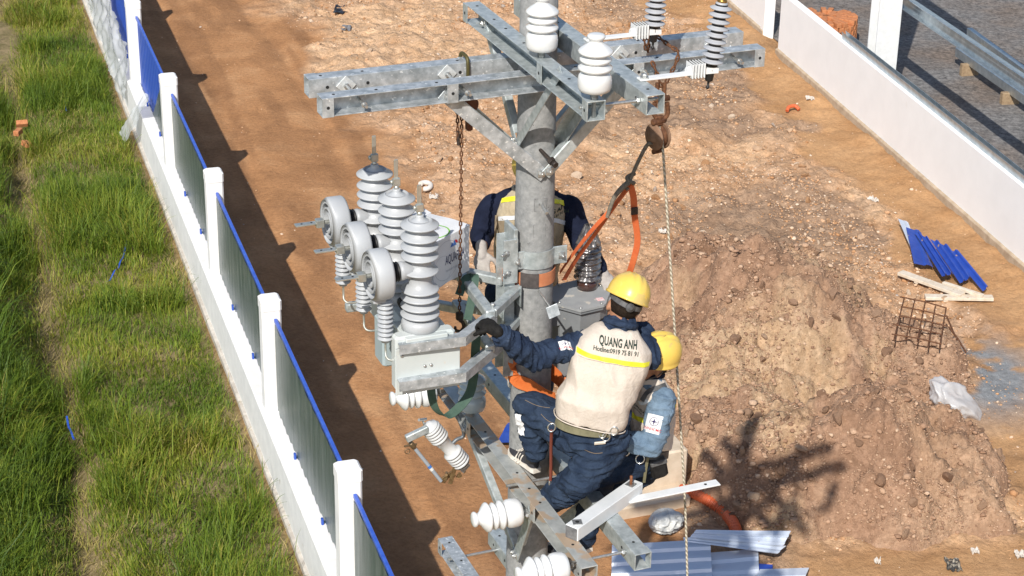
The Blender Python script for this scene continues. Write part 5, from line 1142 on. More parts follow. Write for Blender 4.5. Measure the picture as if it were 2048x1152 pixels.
# ================================================================== PEOPLE
M_SKIN = mat('skin', (.33, .155, .085), .55, color2=(.40, .20, .115), vscale=14, bump=.0006, bscale=120)
M_HAIR = mat('dark_hair', (.010, .007, .005), .8, color2=(.028, .019, .013), vscale=60, bump=.003, bscale=160, spec=.12)
M_HELM = mat('helmet_yellow', (.76, .52, .09), .36, color2=(.80, .57, .13), vscale=5, coat=.2, bump=.0003, bscale=40, spots=(11, .62, (.62, .46, .15)))
M_HARN = mat('harness_grey', (.055, .055, .058), .6, color2=(.10, .10, .10), vscale=30)
def cloth_mat(name, c1, c2, vs=9, fine=420, bump=.0022, c3=None):
    m = bpy.data.materials.new(name); m.use_nodes = True; t = m.node_tree; N = t.nodes; L = t.links; b = N['Principled BSDF']; b.inputs['Roughness'].default_value = .92; b.inputs['Specular IOR Level'].default_value = .12
    tc = N.new('ShaderNodeTexCoord'); n1 = N.new('ShaderNodeTexNoise'); n1.inputs['Scale'].default_value = vs; n1.inputs['Detail'].default_value = 7; n1.inputs['Roughness'].default_value = .66
    n2 = N.new('ShaderNodeTexNoise'); n2.inputs['Scale'].default_value = fine; n2.inputs['Detail'].default_value = 2
    n3 = N.new('ShaderNodeTexNoise'); n3.inputs['Scale'].default_value = 24; n3.inputs['Detail'].default_value = 6; n3.inputs['Distortion'].default_value = 1.6
    for n in (n1, n2, n3): L.new(tc.outputs['Object'], n.inputs['Vector'])
    r = N.new('ShaderNodeValToRGB'); r.color_ramp.elements[0].position = .34; r.color_ramp.elements[0].color = (*c1, 1); r.color_ramp.elements[1].position = .68; r.color_ramp.elements[1].color = (*c2, 1)
    if c3: q = r.color_ramp.elements.new(.9); q.color = (*c3, 1)
    L.new(n1.outputs['Fac'], r.inputs[0]); mr = N.new('ShaderNodeMapRange'); mr.inputs[3].default_value = .72; mr.inputs[4].default_value = 1.28; L.new(n2.outputs['Fac'], mr.inputs[0])
    mx = N.new('ShaderNodeMixRGB'); mx.blend_type = 'MULTIPLY'; mx.inputs[0].default_value = 1; L.new(r.outputs[0], mx.inputs[1]); L.new(mr.outputs[0], mx.inputs[2]); L.new(mx.outputs[0], b.inputs['Base Color'])
    bp = N.new('ShaderNodeBump'); bp.inputs['Distance'].default_value = bump * 5; L.new(n3.outputs['Fac'], bp.inputs['Height']); bp2 = N.new('ShaderNodeBump'); bp2.inputs['Distance'].default_value = .0006; L.new(n2.outputs['Fac'], bp2.inputs['Height']); L.new(bp.outputs[0], bp2.inputs['Normal']); L.new(bp2.outputs[0], b.inputs['Normal']); return m
M_DENIM = cloth_mat('denim_dark', (.016, .026, .052), (.038, .058, .102), c3=(.14, .18, .25))
M_JEANS = cloth_mat('jeans', (.015, .025, .048), (.036, .055, .092), c3=(.14, .175, .24))
M_DENIML = cloth_mat('denim_light', (.10, .155, .225), (.19, .265, .35), c3=(.32, .39, .47))
M_NAVY = cloth_mat('navy_knit', (.010, .013, .028), (.016, .021, .045), bump=.001)
M_VEST = cloth_mat('vest_beige', (.55, .48, .41), (.62, .55, .48), vs=4, bump=.0009)
M_VESTA = cloth_mat('vest_khaki', (.40, .33, .22), (.50, .42, .30), vs=5)
M_REFL = mat('yellow_band', (.74, .70, .015), .5, color2=(.80, .76, .05), vscale=20)
M_SILV = mat('silver_band', (.66, .68, .70), .35)
M_BGLOVE = mat('black_glove', (.008, .0075, .0075), .8, color2=(.018, .017, .016), vscale=40, bump=.0008, bscale=160, spec=.2)
M_GGLOVE = mat('grey_glove', (.34, .31, .29), .85, color2=(.42, .39, .36), vscale=30, bump=.001, bscale=200)
M_WSOLE = mat('white_rubber', (.70, .66, .60), .6, color2=(.62, .55, .46), vscale=20)
M_SHOE = mat('shoe_canvas', (.022, .022, .028), .85, color2=(.035, .035, .042), vscale=30)
M_OLIVE = mat('olive_web', (.14, .13, .075), .85, color2=(.19, .175, .105), vscale=25, bump=.0006, bscale=200)
M_STEEL = mat('shiny_steel', (.60, .60, .58), .25, .95)
M_PAPER = mat('white_patch', (.74, .74, .75), .7)

def cap(mb, a, ra, b, rb, n=16):
    a = Vector(a); b = Vector(b); d = (b - a); L_ = d.length or 1e-4
    prof = [(0, -ra)] + [(ra * math.sin(t), -ra * math.cos(t)) for t in (.4, .8, 1.2)] + [(ra, 0), (ra * .67 + rb * .33, L_ * .33), (ra * .33 + rb * .67, L_ * .67), (rb, L_)] + [(rb * math.cos(t), L_ + rb * math.sin(t)) for t in (.4, .8, 1.2)] + [(0, L_ + rb)]
    mb.lathe(a, d, prof, n); return mb
def limb(mb, pts, rs):
    for i in range(len(pts) - 1): cap(mb, pts[i], rs[i], pts[i + 1], rs[i + 1])
    return mb
def ellip(mb, c, ax, ay, az):
    k = len(mb.v); mb.sphere((0, 0, 0), 1, 18, 12); ax, ay, az, c = Vector(ax), Vector(ay), Vector(az), Vector(c)
    flip = ax.cross(ay).dot(az) < 0
    for i in range(k, len(mb.v)): p = mb.v[i]; mb.v[i] = c + ax * p.x + ay * p.y + az * p.z
    if flip: 
        for j in range(len(mb.f)):
            if mb.f[j][0] >= k: mb.f[j] = tuple(reversed(mb.f[j]))
    return mb
def loft(mb, rings, n=28, p=2.5):
    """rings: (centre, lateral axis*halfwidth, depth axis*halfdepth) closed superellipse loft"""
    V = []; Fc = []
    for c, a, b in rings:
        for k in range(n):
            t = 2 * math.pi * k / n; cx, sx = math.cos(t), math.sin(t)
            V.append(Vector(c) + Vector(a) * math.copysign(abs(cx) ** (2 / p), cx) + Vector(b) * math.copysign(abs(sx) ** (2 / p), sx))
    m = len(rings)
    for i in range(m - 1):
        for k in range(n): Fc.append((i * n + k, i * n + (k + 1) % n, (i + 1) * n + (k + 1) % n, (i + 1) * n + k))
    Fc += [tuple(range(n - 1, -1, -1)), tuple((m - 1) * n + k for k in range(n))]
    c, a, b = rings[0]; up = Vector(rings[-1][0]) - Vector(rings[0][0])
    if Vector(a).cross(Vector(b)).dot(up) < 0: Fc = [tuple(reversed(f)) for f in Fc]
    mb.add(V, Fc, True); return mb
def fuse(name, mb, base, voxel=.010, smooth=5, wr=0.0, wf=12.0, seed=0, fine=.4, dirn=None):
    """union of overlapping closed shapes into one continuous skin"""
    me = mb.mesh(name + '_raw', base); o = bpy.data.objects.new('tmp', me); col.objects.link(o)
    r = o.modifiers.new('r', 'REMESH'); r.mode = 'VOXEL'; r.voxel_size = voxel; r.use_smooth_shade = True
    if smooth: s = o.modifiers.new('s', 'SMOOTH'); s.iterations = smooth; s.factor = .5
    dg = bpy.context.evaluated_depsgraph_get(); out = bpy.data.meshes.new_from_object(o.evaluated_get(dg)); bpy.data.objects.remove(o); bpy.data.meshes.remove(me); out.name = name
    if wr:
        sd = Vector((seed * 3.1, seed * 1.7, seed * .9)); nn = [v.normal.copy() for v in out.vertices]
        for v, n in zip(out.vertices, nn):
            q = v.co.copy()
            if dirn is not None: q = q + dirn * (q.dot(dirn)) * 1.6
            w = noise.noise(q * wf + sd) * .6 + .4 * noise.noise(q * wf * .5 - sd); rdg = 1 - abs(noise.noise(q * wf * .8 + sd * 2)) * 3.2
            v.co += n * wr * (w + fine * max(-.4, rdg) + .25 * noise.noise(q * wf * 2.6 + sd))
    out.polygons.foreach_set('use_smooth', [True] * len(out.polygons)); out.update(); return out
def bvh_of(me, base): return BVHTree.FromPolygons([base + v.co for v in me.vertices], [p.vertices[:] for p in me.polygons])
def grid2d(w, h, nx, ny, fn=None):
    me = bpy.data.meshes.new('band'); V = [((i / nx - .5) * w, (j / ny - .5) * h + (fn(i / nx - .5) if fn else 0), 0) for i in range(nx + 1) for j in range(ny + 1)]
    me.from_pydata(V, [], [(i * (ny + 1) + j, (i + 1) * (ny + 1) + j, (i + 1) * (ny + 1) + j + 1, i * (ny + 1) + j + 1) for i in range(nx) for j in range(ny)]); return me
def hand(mb, wrist, fdir, back, size=1.0, curl=(.5, .8, .7), spread=.10, thumb_side=1, thumb_in=.6):
    """palm with five unequal bent fingers; back = back-of-hand normal"""
    f = Vector(fdir).normalized(); n = Vector(back).normalized(); n = (n - f * n.dot(f)).normalized(); s = f.cross(n) * thumb_side; wrist = Vector(wrist); k = size
    pc = wrist + f * .048 * k
    ellip(mb, pc, f * .052 * k, s * .041 * k, n * .017 * k); cap(mb, wrist - f * .03 * k, .027 * k, wrist + f * .02 * k, .028 * k)
    for q, (off_, L_, r) in enumerate(((.029, .070, .0092), (.010, .079, .0096), (-.009, .074, .0092), (-.027, .058, .0080))):
        p = wrist + f * .082 * k + s * off_ * k; d = (f + s * (off_ / .03) * spread).normalized(); ang = 0; ln = (.42, .32, .26)
        cap(mb, wrist + f * .05 * k + s * off_ * .9 * k, r * 1.1 * k, p, r * 1.08 * k)
        for j in range(3):
            ang += curl[j]; dd = (d * math.cos(ang) - n * math.sin(ang)).normalized(); e = p + dd * L_ * ln[j] * k; cap(mb, p, r * (1.05 - .08 * j) * k, e, r * (.97 - .1 * j) * k, 10); p = e
    p = wrist + f * .022 * k + s * .030 * k; d1 = (f * .6 + s * .75 - n * .25).normalized(); e = p + d1 * .038 * k; cap(mb, p, .013 * k, e, .0115 * k, 10)
    d2 = (f * .8 + s * (.5 - thumb_in * .6) - n * (.3 + .6 * thumb_in)).normalized(); e2 = e + d2 * .032 * k; cap(mb, e, .0112 * k, e2, .009 * k, 10); return mb
def helmet(T, c, hu, hf, label=None, sticker=False, knob=True):
    hu = Vector(hu).normalized(); hf = Vector(hf); hf = (hf - hu * hf.dot(hu)).normalized(); hs = hf.cross(hu); c = Vector(c)
    V = []; Fc = []; n = 48; rows = 14
    for j in range(rows + 1):
        t = (math.pi / 2) * j / rows
        for i in range(n):
            a = 6.2832 * i / n; x, y = math.cos(a), math.sin(a); rr = math.sin(t) ** .92; hgt = math.cos(t) ** .88 if j < rows else 0
            rib_ = .011 * max(0, math.cos(t * .9)) * (math.exp(-(y * rr * .105 / .012) ** 2) + .7 * math.exp(-((abs(y) * rr * .105 - .035) / .008) ** 2)) * min(1, rr * 3)
            V.append(c + hf * x * rr * .138 + hs * y * rr * .112 + hu * (hgt * .125 + rib_))
    # brim
    for k, (ro, dz) in enumerate(((1.045, -.006), (1.05, -.012), (1.0, -.010))):
        for i in range(n):
            a = 6.2832 * i / n; x, y = math.cos(a), math.sin(a); vis = .045 * max(0, x) ** 3 if k < 2 else .035 * max(0, x) ** 3
            V.append(c + hf * (x * .138 * ro + vis) + hs * y * .112 * ro + hu * (dz - .25 * vis))
    for j in range(rows + 3):
        for i in range(n): Fc.append((j * n + i, (j + 1) * n + i, (j + 1) * n + (i + 1) % n, j * n + (i + 1) % n))
    sh = T.part('helmet', MB().add(V, Fc, True), M_HELM)
    o2 = sh.modifiers.new('thick', 'SOLIDIFY'); o2.thickness = .003; o2.offset = -1
    bp_ = [c + hf * math.cos(a) * .108 + hs * math.sin(a) * .090 - hu * (.022 + .022 * max(0, -math.cos(a))) for a in [k * 6.2832 / 40 for k in range(41)]]
    T.part('headband', MB().ribbon(bp_, hu, .026, .004), M_HARN, sh)
    if knob: T.part('adjuster_knob', MB().lathe(c - hf * .110 - hu * .046, -hf - hu * .15, [(.024, -.004), (.025, .004), (.022, .012), (.010, .014), (.010, .018)], 20), M_HARN, sh)
    for q in (-1, 1): cs = MB().tube(spline([c + hs * q * .095 - hu * .01, c + hs * q * .092 - hu * .07 + hf * .005, c + hs * q * .05 - hu * .15 + hf * .04], 6), .004, 6); T.part('chin_strap', cs, M_HARN, sh)
    return sh, hs, hu, hf
def head(mb, c, hu, hf):
    hu = Vector(hu).normalized(); hf = Vector(hf); hf = (hf - hu * hf.dot(hu)).normalized(); hs = hf.cross(hu); c = Vector(c)
    ellip(mb, c + hu * .025 - hf * .012, hf * .098, hs * .078, hu * .098); ellip(mb, c - hu * .055 + hf * .025, hf * .068, hs * .060, hu * .070)      # skull, jaw
    ellip(mb, c - hu * .012 + hf * .088, hf * .016, hs * .052, hu * .014); cap(mb, c + hf * .085 - hu * .01, .010, c + hf * .104 - hu * .042, .013)      # brow, nose
    ellip(mb, c - hu * .074 + hf * .082, hf * .012, hs * .024, hu * .010); ellip(mb, c - hu * .108 + hf * .070, hf * .020, hs * .026, hu * .018)          # lips, chin
    for q in (-1, 1): ellip(mb, c + hs * q * .080 - hu * .020 - hf * .008, hf * .022, hs * .010, hu * .033); ellip(mb, c + hs * q * .040 - hu * .03 + hf * .065, hf * .02, hs * .024, hu * .02)
    return hs, hu, hf
def face_parts(T, parent, c, hs, hu, hf):
    for q in (-1, 1):
        T.part('eye', MB().sphere(c + hs * q * .032 - hu * .018 + hf * .087, .0105, 12, 8), mat('eye_white', (.6, .57, .53), .2), parent)
        T.part('pupil', MB().sphere(c + hs * q * .032 - hu * .018 + hf * .0945, .0052, 10, 6), mat('eye_dark', (.015, .01, .008), .2), parent)
        T.part('eyebrow', MB().tube([c + hs * q * .016 + hu * .006 + hf * .099, c + hs * q * .034 + hu * .011 + hf * .094, c + hs * q * .052 + hu * .004 + hf * .080], .0045, 6), M_HAIR, parent)
    T.part('mouth', MB().tube([c - hs * .024 - hu * .076 + hf * .086, c - hu * .074 + hf * .096, c + hs * .024 - hu * .076 + hf * .086], .004, 6), mat('lips', (.30, .10, .08), .5), parent)
def shoe(T, heel, toe, up, m=M_SHOE, stripes=0, sz=1.0):
    heel = Vector(heel); toe = Vector(toe); f = (toe - heel).normalized(); u = Vector(up); u = (u - f * u.dot(f)).normalized(); s = f.cross(u); L_ = (toe - heel).length
    out = [(0, .026), (.08, .034), (.3, .036), (.55, .042), (.75, .047), (.9, .038), (.98, .02), (1.0, .0)]
    pts = [heel + f * L_ * a + s * w for a, w in out] + [heel + f * L_ * a - s * w * .92 for a, w in reversed(out[:-1])]
    sl = MB().prism([p for p in pts], u * .026); So = T.part('shoe_sole', sl, M_WSOLE)
    mb = MB(); g = lambda a, w, h: heel + f * L_ * a + s * w + u * h
    ellip(mb, g(.16, 0, .055), f * L_ * .17, s * .034, u * .050); ellip(mb, g(.42, 0, .045), f * L_ * .26, s * .037, u * .042); ellip(mb, g(.70, .002, .034), f * L_ * .27, s * .043, u * .030); cap(mb, g(.2, 0, .05), .036, g(.24, 0, .10), .038)
    for i in range(len(mb.v)):
        h = (mb.v[i] - heel).dot(u)
        if h < .018: mb.v[i] += u * (.018 - h)
    me = fuse('shoe_upper', mb, T.base, .006, 2); So2 = T.part('shoe_upper', me, m, So)
    bv = bvh_of(me, T.base)
    if stripes:
        for sd in (1, -1):
            for k in range(3):
                q = stick(grid2d(.009, .055, 1, 6, None), g(.40 + k * .085, sd * .05, .045), (f), (u - f * .35), bv, s * sd, .0016, T.base); T.part('shoe_stripe', q, M_WSOLE, So2)
    lc = MB()
    for k in range(5):
        a = g(.45 + k * .055, 0, .2); 
        h1 = bv.ray_cast(a + s * .022, -u, .4); h2 = bv.ray_cast(a - s * .022 + f * .012, -u, .4); h3 = bv.ray_cast(a + f * .006, -u, .4)
        if h1[0] and h2[0] and h3[0]: lc.tube([h1[0] + u * .002, h3[0] + u * .004, h2[0] + u * .002], .0028, 6)
    if lc.v: T.part('shoe_lace', lc, M_WSOLE, So2)
def ring_torus(mb, c, r, w, n1, n2, k=18): return mb.tube([Vector(c) + Vector(n1) * r * math.cos(6.2832 * i / k) + Vector(n2) * r * math.sin(6.2832 * i / k) for i in range(k)], w, 8, closed=True)
def patch(T, bv, parent, o, ex, ey, n, sz=1.0):
    ex = Vector(ex).normalized(); ey = Vector(ey).normalized()
    sh = flat2d([]) ; pts = [(-.033, .04), (.033, .04), (.034, -.025), (.0, -.042), (-.034, -.025)]
    me = grid2d(.064 * sz, .078 * sz, 7, 8); P = T.part('sleeve_patch', stick(me, o, ex, ey, bv, n, .002, T.base), M_PAPER, parent)
    ring = ring2d(0, .010 * sz, .0165 * sz, .0185 * sz, 20); star = [[(0, .026 * sz), (.003 * sz, .013 * sz), (.0, .010 * sz), (-.003 * sz, .013 * sz)], [(0, -.006 * sz), (-.003 * sz, .007 * sz), (.0, .010 * sz), (.003 * sz, .007 * sz)],
        [(.016 * sz, .010 * sz), (.003 * sz, .007 * sz), (0, .010 * sz), (.003 * sz, .013 * sz)], [(-.016 * sz, .010 * sz), (-.003 * sz, .013 * sz), (0, .010 * sz), (-.003 * sz, .007 * sz)]]
    T.part('patch_emblem', stick(flat2d(ring + star), o, ex, ey, bv, n, .0035, T.base), mat('emblem_navy', (.03, .02, .10), .6), parent)
    T.part('patch_lettering', stick(text_mesh('EVNHCMC', .0155 * sz, .0003), o - ey * .023 * sz, ex, ey, bv, n, .0035, T.base), M_INKR, parent)

# ------------------------------------------------------------------ front worker (seen from behind)
yB = 9.45
pel = atY(1186, 868, yB); chest = atY(1205, 775, yB + .03); shc = atY(1231, 688, yB + .08); nk = atY(1240, 652, yB + .12); hd = atY(1246, 613, yB + .16)
Ls = atY(1163, 686, yB + .11); Rs = atY(1293, 714, yB + .12)
lat = (Rs - Ls).normalized(); sp_ = (shc - pel).normalized(); bk = lat.cross(sp_); bk = bk if bk.y < 0 else -bk                      # back normal, to the camera
Lel = atY(1068, 716, yB + .0); Lwr = gz(991, 660, ZU + .045); Rel = atY(1283, 668, yB + .30); Rwr = atY(1238, 660, yB + .48)
Lhip = atY(1156, 872, yB + .02); Lkn = atY(1058, 812, yB + .18); Lan = atY(1072, 902, yB + .16); Rhip = atY(1214, 884, yB); Rkn = atY(1160, 958, yB - .10); Ran = atY(1096, 1004, yB + .16)
W = Thing('person', 'front worker seen from behind, beige lettered vest, yellow helmet, gloved hand reaching left', 'person', pel)
hu = Vector((.36, .34, .87)); hf = Vector((-.25, .95, -.35))
b = MB(); hs_, hu_, hf_ = head(b, hd, hu, hf); cap(b, nk - sp_ * .03, .064, hd - hu_ * .04 - hf_ * .02, .060)
loft(b, [(pel, lat * .13, bk * .09), (chest, lat * .13, bk * .09), (shc, lat * .15, bk * .085), (nk, lat * .06, bk * .06)])
limb(b, [Ls, Lel, Lwr], (.048, .038, .027)); limb(b, [Rs, Rel, Rwr], (.048, .038, .027)); limb(b, [Lhip, Lkn, Lan], (.075, .05, .036)); limb(b, [Rhip, Rkn, Ran], (.075, .05, .036))
body = W.part('body', fuse('body', b, W.base, .009, 4), M_SKIN)
face_parts(W, body, hd, hs_, hu_, hf_)
hm = MB(); ellip(hm, hd + hu_ * .020 - hf_ * .024, hf_ * .094, hs_ * .084, hu_ * .090); ellip(hm, hd - hu_ * .020 - hf_ * .050, hf_ * .052, hs_ * .068, hu_ * .036)
W.part('hair', fuse('hair', hm, W.base, .008, 3, .002, 60), M_HAIR, body)
HB = helmet(W, hd + hu_ * .060 - hf_ * .012, hu_, hf_)
# shirt
b = MB(); loft(b, [(pel + sp_ * .02, lat * .165, bk * .115), (chest, lat * .17, bk * .12), (shc - sp_ * .02, lat * .185, bk * .11), (nk, lat * .075, bk * .075)])
limb(b, [Ls - lat * -.02, Ls.lerp(Lel, .35), Lel, Lel.lerp(Lwr, .55), Lwr.lerp(Lel, .13)], (.068, .070, .064, .058, .046)); limb(b, [Rs, Rs.lerp(Rel, .5), Rel, Rwr], (.068, .068, .060, .045))
cap(b, nk - sp_ * .02, .082, nk + sp_ * .012, .076)
me = fuse('shirt', b, W.base, .0078, 3, .017, 12, 3, .8, (Lel - Ls).normalized()); shirt = W.part('shirt', me, M_DENIM); bvS = bvh_of(me, W.base)
W.part('collar', MB().tube([nk + sp_ * .020 + (lat * math.cos(a) * .078 + bk * math.sin(a) * .074) + sp_ * .012 * math.sin(a) for a in [k * 6.2832 / 28 for k in range(28)]], .019, 10, closed=True), M_DENIM, shirt)
W.part('cuff', MB().tube([Lwr.lerp(Lel, .10), Lwr.lerp(Lel, .26)], [.050, .053], 22), M_DENIM, shirt)
# vest
b = MB(); hem = atY(1180, 838, yB); belly = atY(1186, 800, yB)
loft(b, [(hem - sp_ * .005, lat * .188, bk * .150), (hem + sp_ * .04, lat * .200, bk * .158), (belly, lat * .202, bk * .158), (chest, lat * .198, bk * .155), (chest + sp_ * .10, lat * .205, bk * .15), (shc - sp_ * .05, lat * .212, bk * .145), (shc + sp_ * .005, lat * .195, bk * .130), (shc + sp_ * .045, lat * .150, bk * .105), (nk - sp_ * .002, lat * .095, bk * .085)], 36, 2.6)
me = fuse('vest', b, W.base, .0075, 6, .012, 5.2, 5, .5, (lat + sp_ * .5).normalized()); vest = W.part('vest', me, M_VEST); bvV = bvh_of(me, W.base)
hemp = [hem - sp_ * .006 + lat * .197 * math.copysign(abs(math.cos(a)) ** .77, math.cos(a)) + bk * .157 * math.copysign(abs(math.sin(a)) ** .77, math.sin(a)) for a in [k * 6.2832 / 48 for k in range(48)]]
W.part('vest_hem', MB().tube(hemp, .0035, 8, closed=True), M_VEST, vest)
tx = (atY(1275, 694, yB) - atY(1198, 681, yB)).normalized(); ty = bk.cross(tx); ty = ty if ty.z > 0 else -ty
def onvest(x, y): h = bvV.ray_cast(CO, ray(x, y).normalized(), 30); return h[0]
o1 = onvest(1237, 687); W.part('vest_lettering', stick(text_mesh('QUANG ANH', .055, .0017, 0, 1.05, .205), o1, tx, ty, bvV, bk, .0038, W.base), mat('print_dark_green', (.018, .035, .025), .7), vest)
o2 = onvest(1233, 704); W.part('vest_lettering', stick(text_mesh('Hotline:0919 75 81 91', .033, .0006, 0, .98, .242), o2, tx, ty, bvV, bk, .0038, W.base), MATS['print_dark_green'], vest)
o3 = onvest(1229, 722); W.part('reflective_band', stick(grid2d(.395, .024, 40, 3, lambda q: -.010 * q), o3, tx, ty, bvV, bk, .0034, W.base), M_REFL, vest)
sm_ = MB()
pts = []
for q in range(30):
    h = bvV.ray_cast(o3 + tx * (-.185 + q * .0128) - ty * .017 + bk * .3, -bk, .8)
    if h[0]: pts.append(h[0] + bk * .001)
W.part('yoke_seam', MB().tube(pts, .0014, 5), mat('seam_brown', (.36, .29, .23), .9), vest)
patch(W, bvS, shirt, Ls.lerp(Lel, .36) + (bk * .05 + ZA * .03), lat * .95 + ZA * .25, ZA + lat * -.2, (bk * .7 + ZA * .8), 1.0)
# jeans
b = MB(); loft(b, [(pel - sp_ * .09, lat * .15, bk * .12), (pel - sp_ * .02, lat * .17, bk * .130), (pel + sp_ * .06, lat * .165, bk * .12)])
limb(b, [Lhip, Lhip.lerp(Lkn, .5), Lkn, Lkn.lerp(Lan, .5), Lan], (.116, .102, .084, .072, .056)); limb(b, [Rhip, Rhip.lerp(Rkn, .5), Rkn, Rkn.lerp(Ran, .5), Ran], (.118, .108, .090, .082, .064))
me = fuse('jeans', b, W.base, .0080, 3, .017, 11, 8, .8, ZA); W.part('jeans', me, M_JEANS); bvJ = bvh_of(me, W.base)
W.part('jeans_cuff', MB().tube([Lan + ZA * .03, Lan - ZA * .015], [.060, .060], 24), M_JEANS)
for (x0, y0, x1, y1) in ((1082, 828, 1108, 846), (1050, 800, 1100, 815), (1170, 900, 1205, 905)):
    pts = []
    for q in range(16):
        h = bvJ.ray_cast(CO, ray(x0 + (x1 - x0) * q / 15, y0 + (y1 - y0) * q / 15 + 4 * math.sin(q * .2)).normalized(), 30)
        if h[0] and h[0].y < 10.0: pts.append(h[0] + Vector((0, -.001, .001)))
    if len(pts) > 3: W.part('seam', MB().tube(pts, .0013, 5), mat('seam_tan', (.28, .20, .12), .9))
h = bvJ.ray_cast(CO, ray(1038, 850).normalized(), 30)
if h[0]:
    me = grid2d(.075, .13, 8, 12, None)
    for v in me.vertices: v.co.x *= .75 + .5 * noise.noise(Vector((v.co.y * 30, 1, 0))); v.co.y += .02 * noise.noise(Vector((v.co.x * 40, 4, 0)))
    nj = (CO - h[0]).normalized(); W.part('white_rag', stick(me, h[0], Vector((1, 0, .15)), ZA * .95 + Vector((-.2, 0, 0)), bvJ, Vector((-.35, -.9, .25)), .006, W.base), M_PAPER)
# belt with hardware
bc_ = hem - sp_ * .028; bp_ = [bc_ + lat * .178 * math.cos(a) + bk * .142 * math.sin(a) + sp_ * .02 * math.cos(a) for a in [k * 6.2832 / 44 for k in range(45)]]
belt = W.part('tool_belt', MB().ribbon(bp_, sp_, .042, .006), M_OLIVE)
for (x, y) in ((1103, 855), (1205, 868), (1212, 874), (1228, 862)): W.part('carabiner', ring_torus(MB(), atY(x, y, yB - .14), .022, .0042, Vector((.85, 0, .5)), ZA * .9 + Vector((-.3, .2, 0))), M_STEEL, belt)
W.part('buckle', MB().bev(atY(1200, 886, yB - .15), Vector((.03, 0, .004)), Vector((0, .004, .002)), Vector((0, -.003, .008)), .002), M_WSOLE, belt)
st_ = [atY(1103, 862, yB - .12), atY(1102, 900, yB - .04), atY(1102, 940, yB + .02), atY(1101, 960, yB + .04)]
W.part('lanyard', MB().tube(spline(st_, 6), .009, 8), mat('red_cord', (.20, .045, .025), .8), belt); W.part('snap_hook', MB().tube([st_[-1], atY(1100, 985, yB + .05)], [.012, .008], 10), M_STEEL, belt)
# glove gripping the mounting arm
gl = MB(); gd_ = (gz(950, 640, ZU + .030) - Lwr).normalized(); hand(gl, Lwr + gd_ * .015, gd_ + ZA * .12, ZA * .85 + Vector((.1, -.5, 0)), 1.16, (.95, 1.0, .7), .06, -1, .6)
cap(gl, Lwr.lerp(Lel, .02), .034, Lwr + gd_ * .03, .036); W.part('glove', fuse('glove', gl, W.base, .0045, 2), M_BGLOVE)
gl = MB(); hand(gl, Rwr, (-.6, .6, .3), ZA, 1.1); W.part('glove', fuse('glove', gl, W.base, .006, 2), M_BGLOVE)
sh_h = gz(1074, 946, ZL + .003); sh_t = gz(1000, 886, ZL + .003); sh_t = sh_h + (sh_t - sh_h).normalized() * .285
shoe(W, sh_h, sh_t, ZA, M_SHOE, 1); 
fd_ = Vector((-.55, .75, -.12)).normalized(); shoe(W, Ran - fd_ * .03 - ZA * .085, Ran + fd_ * .24 - ZA * .085, ZA)
Sk = W.part('sock_shaft', MB().tube([sh_h + (sh_t - sh_h) * .2 + ZA * .07, Lan], [.042, .045], 18), M_SHOE)

# ------------------------------------------------------------------ right worker (below, bent over)
yC = 9.86
pel = atY(1292, 912, yC); chest = atY(1302, 845, yC - .02); shc = atY(1306, 782, yC - .05); nk = atY(1298, 752, yC - .08); hd = atY(1304, 722, yC - .13)
Ls = atY(1298, 788, yC + .14); Rs = atY(1314, 798, yC - .20); lat = (Rs - Ls).normalized(); sp_ = (shc - pel).normalized(); bk = lat.cross(sp_); bk = bk if bk.x > 0 else -bk
W = Thing('person', 'worker in faded denim and yellow helmet, bent over low behind the front worker', 'person', pel)
hu = Vector((.30, -.22, .93)); hf = Vector((-.80, -.30, -.30)); Vs = atY(1326, 802, yC - .20); Ve = atY(1304, 890, yC - .26); Vw = atY(1246, 880, yC - .28)
b = MB(); hs_, hu_, hf_ = head(b, hd, hu, hf); cap(b, nk, .058, hd - hu_ * .04, .052); fr_ = -bk
loft(b, [(pel, lat * .12, bk * .09), (chest, lat * .12, bk * .09), (shc, lat * .14, bk * .085), (nk, lat * .06, bk * .06)])
limb(b, [Vs, Ve, Vw], (.048, .038, .027)); K1 = atY(1200, 945, yC - .22); H1 = atY(1268, 915, yC - .08); A1 = atY(1168, 1075, yC - .06); H2 = atY(1296, 925, yC + .05); K2 = atY(1215, 985, yC + .05); A2 = atY(1128, 1095, yC + .18)
limb(b, [H1, K1, A1], (.075, .05, .036)); limb(b, [H2, K2, A2], (.075, .05, .036)); Le = atY(1246, 850, yC + .02); limb(b, [Ls, Le, atY(1228, 885, yC - .3)], (.048, .038, .028))
body = W.part('body', fuse('body', b, W.base, .009, 4), M_SKIN); face_parts(W, body, hd, hs_, hu_, hf_)
hm = MB(); ellip(hm, hd + hu_ * .018 - hf_ * .026, hf_ * .092, hs_ * .084, hu_ * .09); ellip(hm, hd - hu_ * .03 - hf_ * .05, hf_ * .058, hs_ * .07, hu_ * .05); W.part('hair', fuse('hair', hm, W.base, .008, 3), M_HAIR, body)
hl, hs_, hu_, hf_ = helmet(W, hd + hu_ * .055 - hf_ * .01, hu_, hf_, knob=False)
hme = hl.data; bvH = BVHTree.FromPolygons([W.base + v.co for v in hme.vertices], [p.vertices[:] for p in hme.polygons])
hp = bvH.ray_cast(CO, ray(1327, 708).normalized(), 30)
